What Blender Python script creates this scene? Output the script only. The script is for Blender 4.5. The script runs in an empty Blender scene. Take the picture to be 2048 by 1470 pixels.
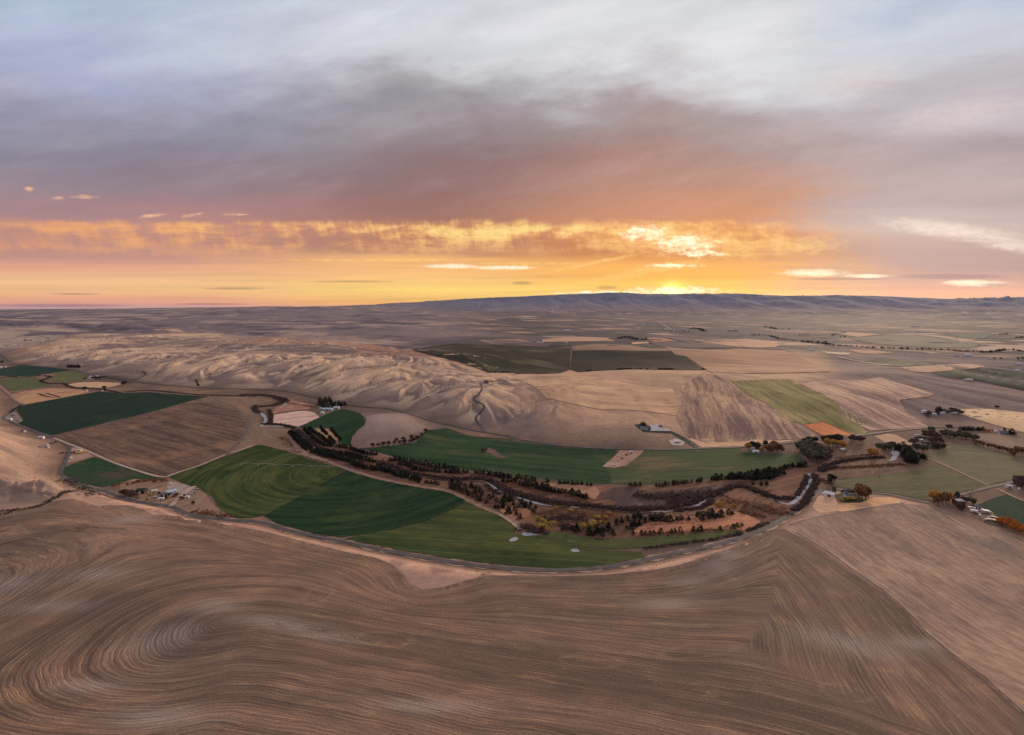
import bpy, math, random, time
_T0 = time.time()
import numpy as np
from mathutils import Vector, Matrix
from mathutils.geometry import delaunay_2d_cdt

random.seed(7)
RNG = np.random.default_rng(11)
scene = bpy.context.scene
COL = scene.collection

# ------------------------------------------------------------------ camera
CAMZ, F, U0, V0 = 250.0, 1024.0, 1024.0, 618.0       # camera height, focal length and horizon point of a 2048 px wide frame
cam = bpy.data.cameras.new('camera')
cam_ob = bpy.data.objects.new('camera', cam)
COL.objects.link(cam_ob)
cam_ob.location = (0, 0, CAMZ)
cam_ob.rotation_euler = (math.radians(90), 0, 0)
cam.sensor_fit = 'HORIZONTAL'
cam.sensor_width = 36.0
cam.lens = 36.0 * F / 2048.0
cam.shift_y = -(735.0 - V0) / 2048.0
cam.clip_start = 1.0
cam.clip_end = 120000.0
scene.camera = cam_ob

scene.cycles.max_bounces = 4
scene.cycles.diffuse_bounces = 2
scene.cycles.glossy_bounces = 2
scene.cycles.volume_bounces = 0
scene.cycles.use_denoising = True
scene.cycles.denoising_prefilter = 'NONE'
scene.cycles.adaptive_threshold = 0.02
scene.cycles.adaptive_min_samples = 20
scene.cycles.sample_clamp_indirect = 4.0

# ------------------------------------------------------------------ colour management
scene.view_settings.view_transform = 'Standard'
scene.view_settings.look = 'None'
scene.view_settings.exposure = 0.0
scene.view_settings.gamma = 1.0
scene.view_settings.use_curve_mapping = False


def lin(c):
    """sRGB 0..255 triple -> linear RGB"""
    out = []
    for x in c:
        x = x / 255.0
        out.append(x / 12.92 if x <= 0.04045 else ((x + 0.055) / 1.055) ** 2.4)
    return tuple(out)


# ------------------------------------------------------------------ small node language
class S:
    def __init__(self, nt, sock):
        self.nt, self.sock = nt, sock

    def _m(self, op, *args):
        n = self.nt.nodes.new('ShaderNodeMath')
        n.operation = op
        for i, a in enumerate(args):
            if isinstance(a, S):
                self.nt.links.new(a.sock, n.inputs[i])
            else:
                n.inputs[i].default_value = float(a)
        return S(self.nt, n.outputs[0])

    def __add__(s, o): return s._m('ADD', s, o)
    def __radd__(s, o): return s._m('ADD', o, s)
    def __sub__(s, o): return s._m('SUBTRACT', s, o)
    def __rsub__(s, o): return s._m('SUBTRACT', o, s)
    def __mul__(s, o): return s._m('MULTIPLY', s, o)
    def __rmul__(s, o): return s._m('MULTIPLY', o, s)
    def __truediv__(s, o): return s._m('DIVIDE', s, o)
    def exp(s): return s._m('EXPONENT', s)
    def absv(s): return s._m('ABSOLUTE', s)
    def sqrt(s): return s._m('SQRT', s)
    def sin(s): return s._m('SINE', s)
    def pow(s, p): return s._m('POWER', s, p)
    def maxi(s, o): return s._m('MAXIMUM', s, o)
    def mini(s, o): return s._m('MINIMUM', s, o)
    def floor(s): return s._m('FLOOR', s)


class NT:
    def __init__(self, nt):
        self.nt = nt
        nt.nodes.clear()

    def node(self, kind, **kw):
        n = self.nt.nodes.new(kind)
        for k, v in kw.items():
            setattr(n, k, v)
        return n

    def link(self, a, b):
        self.nt.links.new(a.sock if isinstance(a, S) else a, b)

    def put(self, sock, val):
        if isinstance(val, S):
            self.nt.links.new(val.sock, sock)
        elif hasattr(val, 'is_linked'):
            self.nt.links.new(val, sock)
        else:
            if isinstance(val, (tuple, list)) and len(val) == 3 and sock.type == 'RGBA':
                val = tuple(val) + (1.0,)
            sock.default_value = val

    def smooth(self, x, a, b, lo=0.0, hi=1.0):
        n = self.node('ShaderNodeMapRange', interpolation_type='SMOOTHSTEP')
        self.put(n.inputs['Value'], x)
        n.inputs['From Min'].default_value, n.inputs['From Max'].default_value = a, b
        n.inputs['To Min'].default_value, n.inputs['To Max'].default_value = lo, hi
        return S(self.nt, n.outputs[0])

    def xyz(self, x, y, z):
        n = self.node('ShaderNodeCombineXYZ')
        for i, a in enumerate((x, y, z)):
            self.put(n.inputs[i], a)
        return n.outputs[0]

    def sep(self, v):
        n = self.node('ShaderNodeSeparateXYZ')
        self.put(n.inputs[0], v)
        return [S(self.nt, o) for o in n.outputs]

    def noise(self, vec, scale=1.0, detail=4.0, rough=0.55, dist=0.0, color=False):
        n = self.node('ShaderNodeTexNoise')
        n.noise_dimensions = '3D'
        self.put(n.inputs['Vector'], vec)
        n.inputs['Scale'].default_value = scale
        n.inputs['Detail'].default_value = detail
        n.inputs['Roughness'].default_value = rough
        n.inputs['Distortion'].default_value = dist
        return n.outputs['Color'] if color else S(self.nt, n.outputs[0])

    def mix(self, f, a, b, mode='MIX'):
        n = self.node('ShaderNodeMix', data_type='RGBA', blend_type=mode)
        n.clamp_result = False
        self.put(n.inputs[0], f)
        self.put(n.inputs[6], a)
        self.put(n.inputs[7], b)
        return n.outputs[2]

    def scale(self, col, f):
        n = self.node('ShaderNodeVectorMath', operation='SCALE')
        self.put(n.inputs[0], col)
        self.put(n.inputs[3], f)
        return n.outputs[0]

    def addc(self, a, b):
        n = self.node('ShaderNodeVectorMath', operation='ADD')
        self.put(n.inputs[0], a)
        self.put(n.inputs[1], b)
        return n.outputs[0]

    def ramp(self, fac, stops, interp='EASE'):
        n = self.node('ShaderNodeValToRGB')
        self.put(n.inputs[0], fac)
        cr = n.color_ramp
        cr.interpolation = interp
        while len(cr.elements) < len(stops):
            cr.elements.new(0.5)
        for e, (p, c) in zip(cr.elements, stops):
            e.position = p
            e.color = tuple(c) + (1.0,)
        return n.outputs[0]


# ------------------------------------------------------------------ sky: a sunset cloud deck over the western ridge
SUN_AZ = math.radians(36.0)          # azimuth of the sunset, measured from +Y towards +X
SUN_EL = math.radians(10.0)
world = bpy.data.worlds.new('World')
scene.world = world
world.use_nodes = True


def build_sky():
    T = NT(world.node_tree)
    tc = T.node('ShaderNodeTexCoord')
    x, y, z = T.sep(tc.outputs['Generated'])
    zz = z.maxi(0.0)
    # a straight-edged cloud bank lies across the view: t runs from the front horizon (0) over the zenith (90) to the back horizon (180)
    t = zz._m('ARCTAN2', zz, y) * (180 / math.pi)
    ph = x._m('ARCTAN2', x, (y * y + z * z).sqrt()) * (180 / math.pi)     # sideways angle, right positive
    # position on a cloud plane, for texture that shrinks towards the horizon
    den = zz + 0.035
    px, py = x / den, y / den
    cp = T.xyz(px, py, 0.0)
    w1 = T.noise(T.xyz(px * 0.5, py * 1.0, 3.0), 0.9, 3, 0.6)
    ang = T.xyz(ph * 0.055, t * 0.14, 0.0)
    wa = T.noise(ang, 1.0, 5, 0.58)
    tw = t + (wa - 0.5) * (T.smooth(t, 8, 22) * 16.0) + (w1 - 0.5) * (T.smooth(t, 4, 10) * 5.0)
    # detail wants a slope in the upper clouds: streaks rise to the right
    L = lambda lst: [(max(0.0, math.degrees(math.atan((V0 - v) / F))) / 180.0, lin(c)) for v, c in lst]
    back = [(45 / 180.0, lin((204, 204, 210))), (90 / 180.0, lin((192, 188, 194))), (140 / 180.0, lin((166, 156, 166))), (1.0, lin((140, 126, 142)))]
    left = L([(618, (188, 146, 150)), (608, (222, 150, 134)), (596, (246, 170, 120)), (576, (250, 194, 132)), (558, (246, 190, 136)),
              (538, (232, 168, 134)), (512, (190, 138, 130)), (480, (186, 134, 124)), (445, (190, 138, 126)), (418, (168, 130, 132)),
              (370, (146, 128, 138)), (300, (140, 133, 150)), (230, (150, 150, 170)), (150, (166, 170, 198)), (70, (178, 184, 210)), (0, (174, 190, 212))]) + back
    mid = L([(618, (250, 160, 96)), (604, (254, 186, 84)), (580, (255, 212, 104)), (556, (250, 192, 116)), (532, (246, 182, 112)),
             (516, (244, 180, 108)), (498, (172, 120, 100)), (458, (178, 116, 92)), (428, (160, 110, 96)), (390, (150, 110, 102)),
             (340, (144, 114, 114)), (280, (146, 132, 136)), (215, (152, 145, 152)), (160, (172, 168, 172)), (105, (200, 200, 206)), (0, (208, 212, 220))]) + back
    sunc = L([(618, (252, 170, 78)), (598, (255, 214, 104)), (578, (255, 204, 84)), (554, (248, 178, 66)), (532, (246, 172, 76)),
              (508, (196, 122, 68)), (485, (202, 124, 68)), (455, (212, 134, 78)), (428, (200, 138, 104)), (385, (184, 134, 114)),
              (335, (174, 134, 122)), (280, (168, 140, 134)), (220, (170, 155, 156)), (165, (200, 195, 198)), (110, (222, 222, 224)), (0, (220, 221, 224))]) + back
    right = L([(618, (226, 154, 136)), (602, (240, 174, 136)), (584, (236, 170, 142)), (562, (202, 152, 144)), (540, (172, 140, 144)),
               (510, (174, 143, 146)), (480, (186, 158, 154)), (445, (196, 175, 172)), (415, (176, 156, 160)), (370, (180, 160, 162)),
               (310, (166, 149, 156)), (250, (186, 175, 181)), (190, (182, 177, 186)), (130, (196, 197, 206)), (60, (196, 202, 214)), (0, (188, 198, 220))]) + back
    tf = tw / 180.0
    rl, rm, rs, rr = [T.ramp(tf, s, 'LINEAR') for s in (left, mid, sunc, right)]
    phw = ph + (w1 - 0.5) * 10.0 + (wa - 0.5) * 16.0
    c = T.mix(T.smooth(phw, -38, -8), rl, rm)
    c = T.mix(T.smooth(phw, -10, 15), c, rs)
    c = T.mix(T.smooth(phw, 22, 38), c, rr)

    # broad mottling of the deck, finer towards the horizon
    deck = T.smooth(t, 9.0, 15.0)
    big = T.noise(T.xyz(ph * 0.04 - t * 0.03, t * 0.11 - ph * 0.012, 7.0), 1.4, 5, 0.55)
    fine = T.noise(T.xyz(ph * 0.07 - t * 0.05, t * 0.17 - ph * 0.03, 2.0), 2.0, 5, 0.6)
    gain = 1.0 + deck * ((big - 0.5) * 0.42 + (fine - 0.5) * 0.20)
    c = T.scale(c, gain)
    wisp = T.noise(T.xyz(ph * 0.11 - t * 0.10, t * 0.36 - ph * 0.05, 12.0), 1.6, 8, 0.66)
    c = T.scale(c, 1.0 + T.smooth(t, 9.5, 12.0) * (wisp - 0.5) * 0.26)
    c = T.mix(deck * T.smooth(fine + big * 0.6, 0.78, 1.1) * 0.09, c, lin((232, 208, 204)))

    # glowing fall streaks of the virga band between the deck and the clear strip
    hollow = T.noise(T.xyz(ph * 0.075, t * 0.42, 11.0), 1.0, 5, 0.66)
    streak = T.noise(T.xyz(ph * 0.70 + t * 0.16, t * 0.16, 1.0), 1.0, 5, 0.66)
    fluff = T.noise(T.xyz(ph * 0.30, t * 0.62, 9.0), 1.3, 6, 0.64)
    edge = T.noise(T.xyz(ph * 0.30, 3.0, 11.0), 1.0, 5, 0.66)
    te = t + (hollow - 0.5) * 2.2 + (edge - 0.5) * 2.6
    band = T.smooth(te, 5.2, 6.9) * (1.0 - T.smooth(te, 9.2, 10.0))
    lit = T.smooth(streak * 0.40 + hollow * 0.75 + fluff * 0.50, 0.71, 0.97) * (0.35 + T.smooth(te, 6.0, 8.8) * 0.65)
    glow = T.smooth(streak * 0.4 + hollow * 0.35 + fluff * 0.45, 0.42, 0.74) * T.smooth(te, 5.8, 8.6)
    sunward = T.smooth(ph, -46, -6)
    c = T.mix(band * glow * 0.55 * (1.0 - T.smooth(ph, 26, 36)), c, T.mix(sunward, lin((226, 156, 112)), lin((246, 170, 88))))
    lc = T.mix(lit * sunward, lin((246, 170, 104)), lin((255, 216, 132)))
    c = T.mix(band * lit * (0.80 + sunward * 0.2) * (1.0 - T.smooth(ph, 26, 34)), c, lc)
    # faint long ripples in the clear strip
    rip = T.noise(T.xyz(ph * 0.05, t * 1.5, 6.0), 1.0, 4, 0.6)
    strip = 1.0 - T.smooth(t, 4.6, 6.2)
    c = T.scale(c, 1.0 + strip * (rip - 0.5) * 0.55)

    Pv = T.xyz(ph, t, 0.0)
    Pr = T.xyz(ph, t - ph * 0.20, 0.0)         # for streaks that rise to the right
    Pd = T.xyz(ph, t + ph * 0.22, 0.0)         # for streaks that fall to the right
    rg2 = T.noise(T.xyz(ph * 0.8, t * 1.6, 3.0), 1.3, 5, 0.66)
    rag = (streak - 0.5) * 1.5 + (rg2 - 0.5) * 4.2

    def spot(u, v, ru, rv, rot=0.0):
        """squared distance from a soft-edged gap or bar in the cloud: sideways angle, height and radii in degrees"""
        a0 = math.degrees(math.atan2(u - U0, math.hypot(F, V0 - v)))
        t0 = math.degrees(math.atan2(V0 - v, F))
        sa = math.degrees(ru / F) * math.cos(math.radians(a0)) ** 2
        st = math.degrees(rv / F)
        vec = Pv
        if rot < -4: vec, t0 = Pr, t0 - a0 * 0.20
        if rot > 4: vec, t0 = Pd, t0 + a0 * 0.22
        n = T.node('ShaderNodeVectorMath', operation='MULTIPLY_ADD')
        T.put(n.inputs[0], vec)
        n.inputs[1].default_value = (1 / sa, 1 / st, 0)
        n.inputs[2].default_value = (-a0 / sa, -t0 / st, 0)
        d = T.node('ShaderNodeVectorMath', operation='DOT_PRODUCT')
        T.link(n.outputs[0], d.inputs[0])
        T.link(n.outputs[0], d.inputs[1])
        return S(T.nt, d.outputs['Value'])

    groups = [   # colour, strength, raggedness, edge, spots
        ((255, 208, 118), 0.7, 1.3, (-1.4, 2.2), [(1480, 500, 50, 18, 0), (1585, 492, 80, 15, 0), (1340, 476, 130, 28, 0), (1300, 540, 110, 8, -6), (1180, 527, 90, 4, -6), (1075, 527, 110, 3, 0), (740, 520, 150, 3, 0)]),
        ((255, 250, 214), 1.0, 1.25, (-1.0, 1.6), [(1368, 486, 60, 17, 0), (1292, 466, 46, 15, 0), (1400, 506, 40, 8, 0), (1345, 582, 95, 9, 0), (1225, 586, 110, 4.5, 0), (1345, 531, 52, 4, 0)]),
        ((255, 244, 212), 0.8, 0.6, (-0.4, 1.7), [(905, 532, 52, 4.5, 0), (1010, 535, 66, 4, 0), (1625, 546, 64, 7.5, 0), (1735, 552, 50, 4, 0), (1950, 566, 62, 6.5, 0)]),
        ((250, 230, 214), 0.75, 0.8, (-0.9, 2.2), [(1905, 462, 130, 15, 8), (2035, 490, 80, 13, 8)]),
        ((244, 186, 146), 0.8, 0.9, (-0.6, 1.3), [(385, 430, 28, 4, -6), (305, 431, 30, 4, -6), (470, 429, 30, 2.2, 0), (170, 394, 30, 4.5, 0), (58, 378, 10, 5, 0), (116, 396, 13, 3.5, 0)]),
        ((232, 214, 208), 0.45, 1.0, (-1.2, 2.6), [(1690, 165, 80, 26, -9), (1900, 230, 100, 20, -9)]),
    ]
    for col, strength, rg, (e0, e1), lst in groups:
        q = None
        for (u, v, ru, rv, rot) in lst:
            d = spot(u, v, ru, rv, rot)
            q = d if q is None else q.mini(d)
        q = rag._m('MULTIPLY_ADD', rag, rg, q)
        g = 1.2 if min(col[:2]) > 240 else 1.0
        c = T.mix(T.smooth(q, e0, e1, strength, 0.0), c, tuple(k * g for k in lin(col)))
    # thin dark cloud bars in the clear strip near the horizon
    bars = [(470, 577, 60, 2.4), (420, 608, 80, 2.0), (120, 611, 140, 3), (1045, 566, 20, 3.6), (1212, 575, 22, 3.4), (700, 563, 80, 1.8), (1900, 553, 100, 5.5), (1985, 569, 30, 3), (150, 588, 46, 2), (1680, 558, 90, 2.6)]
    q = None
    for (u, v, ru, rv) in bars:
        d = spot(u, v, ru, rv)
        q = d if q is None else q.mini(d)
    q = rag._m('MULTIPLY_ADD', rag, 0.35, q)
    c = T.mix(T.smooth(q, 0.1, 1.7, 0.7, 0.0), c, T.mix(1.0, c, (0.52, 0.50, 0.66), 'MULTIPLY'))
    # the sun just behind the ridge: a tight bright core and a wide warm veil
    a0 = math.degrees(math.atan2(1345 - U0, F)); t0 = 2.0
    da, dt = ph - a0, t - t0
    d = (da * da + dt * dt * 1.6)
    core = (d * -0.7).exp() * 1.7
    veil = (d * -0.009).exp() * 0.12
    c = T.addc(c, T.scale(lin((255, 172, 70)), core))
    c = T.addc(c, T.scale(lin((255, 140, 60)), veil))
    # clear air above and behind the clouds
    sky = T.node('ShaderNodeTexSky', sky_type='NISHITA')
    sky.sun_disc = False
    sky.sun_elevation = SUN_EL
    sky.sun_rotation = SUN_AZ
    sky.altitude = 400
    c = T.addc(c, T.scale(sky.outputs[0], 0.004))
    # below the horizon: the dusky haze the ground would fade into
    c = T.mix(T.smooth(z, -0.02, 0.0), lin((120, 108, 116)), c)
    bg = T.node('ShaderNodeBackground')
    T.put(bg.inputs[0], c)
    bg.inputs[1].default_value = 1.0
    out = T.node('ShaderNodeOutputWorld')
    T.link(bg.outputs[0], out.inputs[0])


build_sky()
world.cycles.sampling_method = 'MANUAL'
world.cycles.sample_map_resolution = 256

sun = bpy.data.lights.new('sun', 'SUN')
sun.energy = 4.0
sun.angle = math.radians(18.0)
sun.color = (1.0, 0.74, 0.52)
sun_ob = bpy.data.objects.new('sun', sun)
COL.objects.link(sun_ob)
sdir = Vector((math.sin(SUN_AZ) * math.cos(SUN_EL), math.cos(SUN_AZ) * math.cos(SUN_EL), math.sin(SUN_EL)))
sun_ob.rotation_euler = sdir.to_track_quat('Z', 'Y').to_euler()
sun_ob.location = (0, 0, 600)

# ------------------------------------------------------------------ photo tiles: traced points to full-frame pixel coordinates
TILE = dict(A=(0, 580, 4), B=(512, 580, 4), C=(1024, 580, 4), D=(1536, 560, 4), E=(0, 830, 4), F=(480, 780, 3.765), G=(1000, 820, 3.82),
            H=(1500, 800, 3.737), I=(240, 930, 10.24), J=(1900, 940, 10.5), K=(1620, 940, 12.8), L=(1480, 850, 9.31), M=(1680, 840, 9.31),
            N=(560, 780, 8.165), O=(1240, 830, 10.24), P=(1820, 800, 8.98), Q=(740, 900, 7.314), R=(1000, 940, 7.314), S=(1260, 930, 6.827),
            U=(0, 700, 7.877), V=(60, 820, 10.24), W=(1040, 640, 7.314), X=(1280, 620, 5.389), Y=(1660, 620, 5.278), Z=(0, 0, 1))


def P(tile, *xy):
    ox, oy, s = TILE[tile]
    return [(ox + xy[i] / s, oy + xy[i + 1] / s) for i in range(0, len(xy), 2)]


# traced centre lines shared by terrain and roads
ROAD = P('E', 480, 470, 560, 530, 640, 560, 720, 582, 820, 604, 900, 632, 980, 662, 1080, 690, 1180, 708, 1300, 722, 1380, 738, 1440, 765, 1500, 790, 1600, 815, 1700, 830, 1860, 842, 2040, 855) + \
    [(545, 1050), (568, 1059), (613, 1069), (666, 1080), (735, 1094), (800, 1107), (850, 1116), (900, 1124), (950, 1131), (1000, 1136), (1050, 1140), (1100, 1141), (1150, 1140),
     (1200, 1136), (1250, 1128), (1300, 1118), (1350, 1107), (1400, 1097), (1440, 1088), (1480, 1077), (1512, 1066), (1545, 1050), (1580, 1029), (1600, 1014), (1615, 1000), (1628, 987), (1644, 979)]
ROAD2 = P('H', 540, 662, 640, 665, 750, 679, 900, 690, 1080, 714, 1250, 752, 1350, 772)
HWY = P('A', -300, 440, -60, 490, 30, 540, 60, 568, 110, 590, 240, 605, 400, 620, 560, 640, 660, 662, 760, 690, 900, 690, 1000, 712, 1100, 735, 1300, 760, 1580, 780, 1800, 790, 2040, 795) + \
    P('B', 200, 805, 300, 822, 400, 845, 540, 880, 620, 900, 720, 920, 900, 940, 1000, 945, 1100, 957, 1250, 1000, 1400, 1050) + \
    P('F', 1470, 240, 1600, 268, 1700, 290, 1850, 320, 2040, 350) + P('G', 120, 222, 250, 245, 500, 278, 800, 295, 1200, 304, 1550, 295, 1850, 284) + \
    P('H', 120, 330, 250, 325, 370, 310, 600, 285, 860, 260, 1050, 235, 1300, 210, 1500, 203, 1700, 215, 2040, 245) + [(2150, 880), (2500, 905)]

# ------------------------------------------------------------------ terrain
def hash2(ix, iy, seed):
    h = ix.astype(np.int32).astype(np.uint32) * np.uint32(374761393) + iy.astype(np.int32).astype(np.uint32) * np.uint32(668265263) + np.uint32((seed * 2246822519) & 0xFFFFFFFF)
    h = (h ^ (h >> np.uint32(13))) * np.uint32(1274126177)
    h = h ^ (h >> np.uint32(16))
    return (h & np.uint32(0xFFFFFF)).astype(np.float32) / np.float32(0x1000000)


def vnoise(x, y, seed=0):
    ix, iy = np.floor(x), np.floor(y)
    fx, fy = x - ix, y - iy
    fx = fx * fx * fx * (fx * (fx * 6 - 15) + 10)
    fy = fy * fy * fy * (fy * (fy * 6 - 15) + 10)
    a, b = hash2(ix, iy, seed), hash2(ix + 1, iy, seed)
    c, d = hash2(ix, iy + 1, seed), hash2(ix + 1, iy + 1, seed)
    return (a + (b - a) * fx) * (1 - fy) + (c + (d - c) * fx) * fy - 0.5


def fbm(x, y, lam, octv=4, seed=0, gain=0.5):
    x, y = np.asarray(x, np.float32), np.asarray(y, np.float32)
    r, a, f, n = 0.0, 1.0, 1.0 / lam, 0.0
    for o in range(octv):
        r = r + a * vnoise(x * f + 17.3 * o, y * f - 9.1 * o, seed + o * 31)
        n += a
        a *= gain
        f *= 2.03
    return r / n * 2.0


def sstep(x, a, b):
    t = np.clip((x - a) / (b - a), 0, 1)
    return t * t * (3 - 2 * t)


def gully(x, y, sx, sy, lam, seed):
    """stripes that run down the slope direction (sx, sy): the spurs and draws of a loess hillside"""
    cell = 2.3
    qx, qy = x / (lam * cell), y / (lam * cell)
    ix, iy = np.floor(qx), np.floor(qy)
    px, py = -sy, sx
    acc, ws = 0.0, 1e-6
    for j in (-1, 0, 1):
        for i in (-1, 0, 1):
            cx, cy = ix + i, iy + j
            dx = qx - cx - hash2(cx, cy, seed)
            dy = qy - cy - hash2(cx, cy, seed + 5)
            w = np.exp(-3.4 * (dx * dx + dy * dy))
            acc = acc + np.cos((dx * px + dy * py) * 6.283 * cell + hash2(cx, cy, seed + 9) * 2.0) * w
            ws = ws + w
    return acc / ws


def box_blur(A, r):
    for ax in (0, 1):
        c = np.cumsum(np.pad(A, [(r + 1, r) if k == ax else (0, 0) for k in (0, 1)], mode='edge'), axis=ax)
        A = (np.take(c, np.arange(2 * r + 1, c.shape[ax]), ax) - np.take(c, np.arange(0, c.shape[ax] - 2 * r - 1), ax)) / (2 * r + 1)
    return A


def poly_dist(x, y, poly, closed=True):
    """distance to a polyline and inside mask (world metres)"""
    n = len(poly)
    d2 = np.full(x.shape, 1e18)
    ins = np.zeros(x.shape, bool)
    for i in range(n if closed else n - 1):
        ax, ay = poly[i]
        bx, by = poly[(i + 1) % n]
        ex, ey = bx - ax, by - ay
        L2 = ex * ex + ey * ey + 1e-9
        t = np.clip(((x - ax) * ex + (y - ay) * ey) / L2, 0, 1)
        dx, dy = x - ax - t * ex, y - ay - t * ey
        d2 = np.minimum(d2, dx * dx + dy * dy)
        if closed:
            c = ((ay > y) != (by > y)) & (x < ex * (y - ay) / (ey + 1e-12) + ax)
            ins ^= c
    return np.sqrt(d2), ins


def flat(u, v, z=0.0):
    Y = (CAMZ - z) * F / max(v - V0, 0.5)
    return ((u - U0) / F * Y, Y)


# control heights: (u, v, z) where the photograph shows the ground, z estimated
CTRL = [
    (-500, 2200, 84), (300, 2200, 84), (1024, 2200, 80), (1700, 2200, 80), (2600, 2200, 72),
    (-500, 1470, 72), (0, 1470, 74), (512, 1470, 70), (1024, 1470, 64), (1536, 1470, 66), (2048, 1470, 58), (2600, 1470, 52),
    (-500, 1300, 58), (0, 1300, 58), (300, 1300, 55), (430, 1255, 56), (700, 1300, 46), (1024, 1300, 38), (1350, 1300, 36), (1545, 1250, 41), (1750, 1300, 33), (2048, 1300, 31), (2600, 1300, 28),
    (-500, 1120, 48), (0, 1150, 46), (250, 1110, 43), (500, 1130, 33), (680, 1160, 25), (850, 1190, 15), (1024, 1205, 19), (1200, 1190, 15), (1400, 1170, 13), (1555, 1120, 20), (1700, 1120, 12), (1900, 1120, 10), (2048, 1130, 9), (2600, 1150, 8),
    (0, 1024, 33), (60, 1011, 30), (140, 997, 25), (212, 1009, 17), (257, 1009, 13), (312, 1031, 13), (375, 1033, 10), (450, 1048, 9), (533, 1062, 8), (620, 1084, 8), (700, 1104, 9), (820, 1130, 8), (960, 1153, 8),
    (1100, 1157, 8), (1300, 1138, 8), (1450, 1102, 9), (1558, 1060, 7), (1600, 1045, 4), (1690, 1024, 3), (1800, 1006, 3), (1900, 1028, 2), (2048, 1078, 2), (2600, 1150, 2),
    # left hills beyond the gully
    (0, 990, 17), (100, 968, 16), (60, 925, 34), (0, 905, 46), (112, 897, 26), (0, 868, 34), (60, 866, 14), (0, 842, 22), (0, 800, 14), (-300, 980, 40), (-300, 900, 62), (-300, 820, 60), (-300, 770, 50), (-600, 900, 80),
    # hills north of the valley
    (22, 714, 6), (60, 700, 24), (130, 684, 42), (200, 668, 55), (270, 656, 64), (330, 660, 58), (400, 668, 56), (430, 645, 75), (520, 673, 62), (600, 677, 66), (700, 690, 62), (800, 701, 57), (860, 712, 48),
    (350, 690, 38), (450, 690, 46), (560, 700, 44), (650, 705, 44), (480, 713, 48), (560, 722, 38), (640, 733, 38), (250, 737, 18), (150, 727, 12), (400, 752, 18), (560, 757, 12), (750, 742, 36), (820, 747, 34), (720, 792, 10),
    (900, 762, 34), (960, 766, 34), (1050, 766, 36), (850, 802, 14), (950, 822, 12), (1050, 822, 18), (1150, 832, 16), (1140, 757, 50), (1080, 761, 40), (1250, 766, 40), (1330, 786, 36), (1200, 800, 28),
    (1420, 752, 50), (1500, 800, 22), (1450, 832, 17), (1550, 852, 8), (1300, 862, 13), (1400, 872, 6), (1620, 777, 28), (1700, 802, 21), (1650, 842, 7), (1780, 787, 25), (1850, 736, 36), (1920, 772, 21),
    (2000, 792, 13), (2048, 762, 9), (2048, 802, 7), (2048, 832, 3), (1900, 822, 5), (1800, 832, 7), (800, 822, 14), (2500, 760, 6), (2500, 830, 2),
    # lower ground behind the tan ridge
    (900, 718, 42), (1000, 702, 34), (1140, 724, 17), (1270, 724, 15), (1380, 722, 18), (1000, 738, 18), (1270, 702, 30), (1500, 702, 34), (1600, 716, 28), (1500, 732, 18), (1700, 730, 14), (1400, 690, 28), (1150, 692, 32),
    (1150, 670, 35), (900, 672, 45), (800, 662, 60), (700, 652, 72), (600, 650, 76), (900, 645, 66), (1100, 650, 42), (1300, 650, 35), (1500, 660, 20), (1700, 690, 11), (1900, 700, 6), (2048, 690, 4), (2500, 690, 4),
    (1700, 650, 10), (2000, 650, 8), (2500, 650, 8), (1300, 635, 40), (1600, 635, 15),
    # rolling plateau on the left
    (0, 692, 14), (0, 662, 60), (40, 674, 40), (100, 652, 72), (0, 642, 86), (200, 641, 90), (350, 633, 108), (500, 635, 104), (0, 628, 130), (-400, 650, 70), (-500, 630, 130), (-300, 700, 20), (-500, 680, 40),
    (0, 621, 200), (200, 622, 196), (400, 622, 198), (600, 622, 195), (750, 625, 172), (900, 630, 122), (1000, 626, 140), (-500, 621, 200),
]
FAR = [(u, 26000, CAMZ + (V0 - v) * 26000 / F) for u, v in
       ((-600, 619), (0, 619), (250, 617), (512, 614), (730, 611), (850, 603), (960, 597), (1000, 595), (1100, 591), (1200, 587), (1340, 589), (1450, 588), (1560, 592), (1680, 591), (1800, 594), (1900, 599), (1980, 596), (2048, 595), (2600, 595))]
FAR += [(u, 34000, z * 0.85) for u, _, z in FAR]
FAR += [(u, 17000, z) for u, z in ((-600, 203), (0, 203), (300, 208), (512, 220), (730, 262), (850, 215), (960, 120), (1100, 75), (1300, 65), (1500, 62), (1700, 66), (1900, 90), (2048, 140), (2600, 150))]
FAR += [(u, 21000, z) for u, z in ((960, 330), (1100, 420), (1300, 430), (1500, 400), (1700, 380), (1900, 360), (2048, 400), (2600, 400), (730, 370), (512, 312))]

# lower ground hidden behind the first northern crest
FAR += [(130, 3800, 25), (200, 4650, 34), (270, 5750, 42), (330, 5400, 40), (400, 5000, 42), (520, 4100, 44), (600, 3700, 46), (700, 3150, 44), (800, 2850, 40), (60, 3250, 14)]
CTRL += [(u, v, 1.0) for u, v in HWY[1::3]] + [(u, v, 0.0) for u, v in ((300, 860), (600, 900), (900, 920), (1200, 930), (1500, 920), (1800, 930), (2048, 930), (400, 940), (700, 1000), (1000, 1050), (1300, 1040))]
cu = np.array([c[0] for c in CTRL] + [f[0] for f in FAR], float)
cy = np.array([(CAMZ - c[2]) * F / (c[1] - V0) for c in CTRL] + [f[1] for f in FAR], float)
cz = np.array([c[2] for c in CTRL] + [f[2] for f in FAR], float)


def tps_fit(px, py, pz, lam=0.004):
    n = len(px)
    d2 = (px[:, None] - px[None]) ** 2 + (py[:, None] - py[None]) ** 2
    K = np.where(d2 > 0, d2 * np.log(d2 + 1e-12), 0.0) + lam * np.eye(n)
    Pm = np.stack([np.ones(n), px, py], 1)
    A = np.block([[K, Pm], [Pm.T, np.zeros((3, 3))]])
    return np.linalg.solve(A, np.concatenate([pz, np.zeros(3)]))


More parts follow.
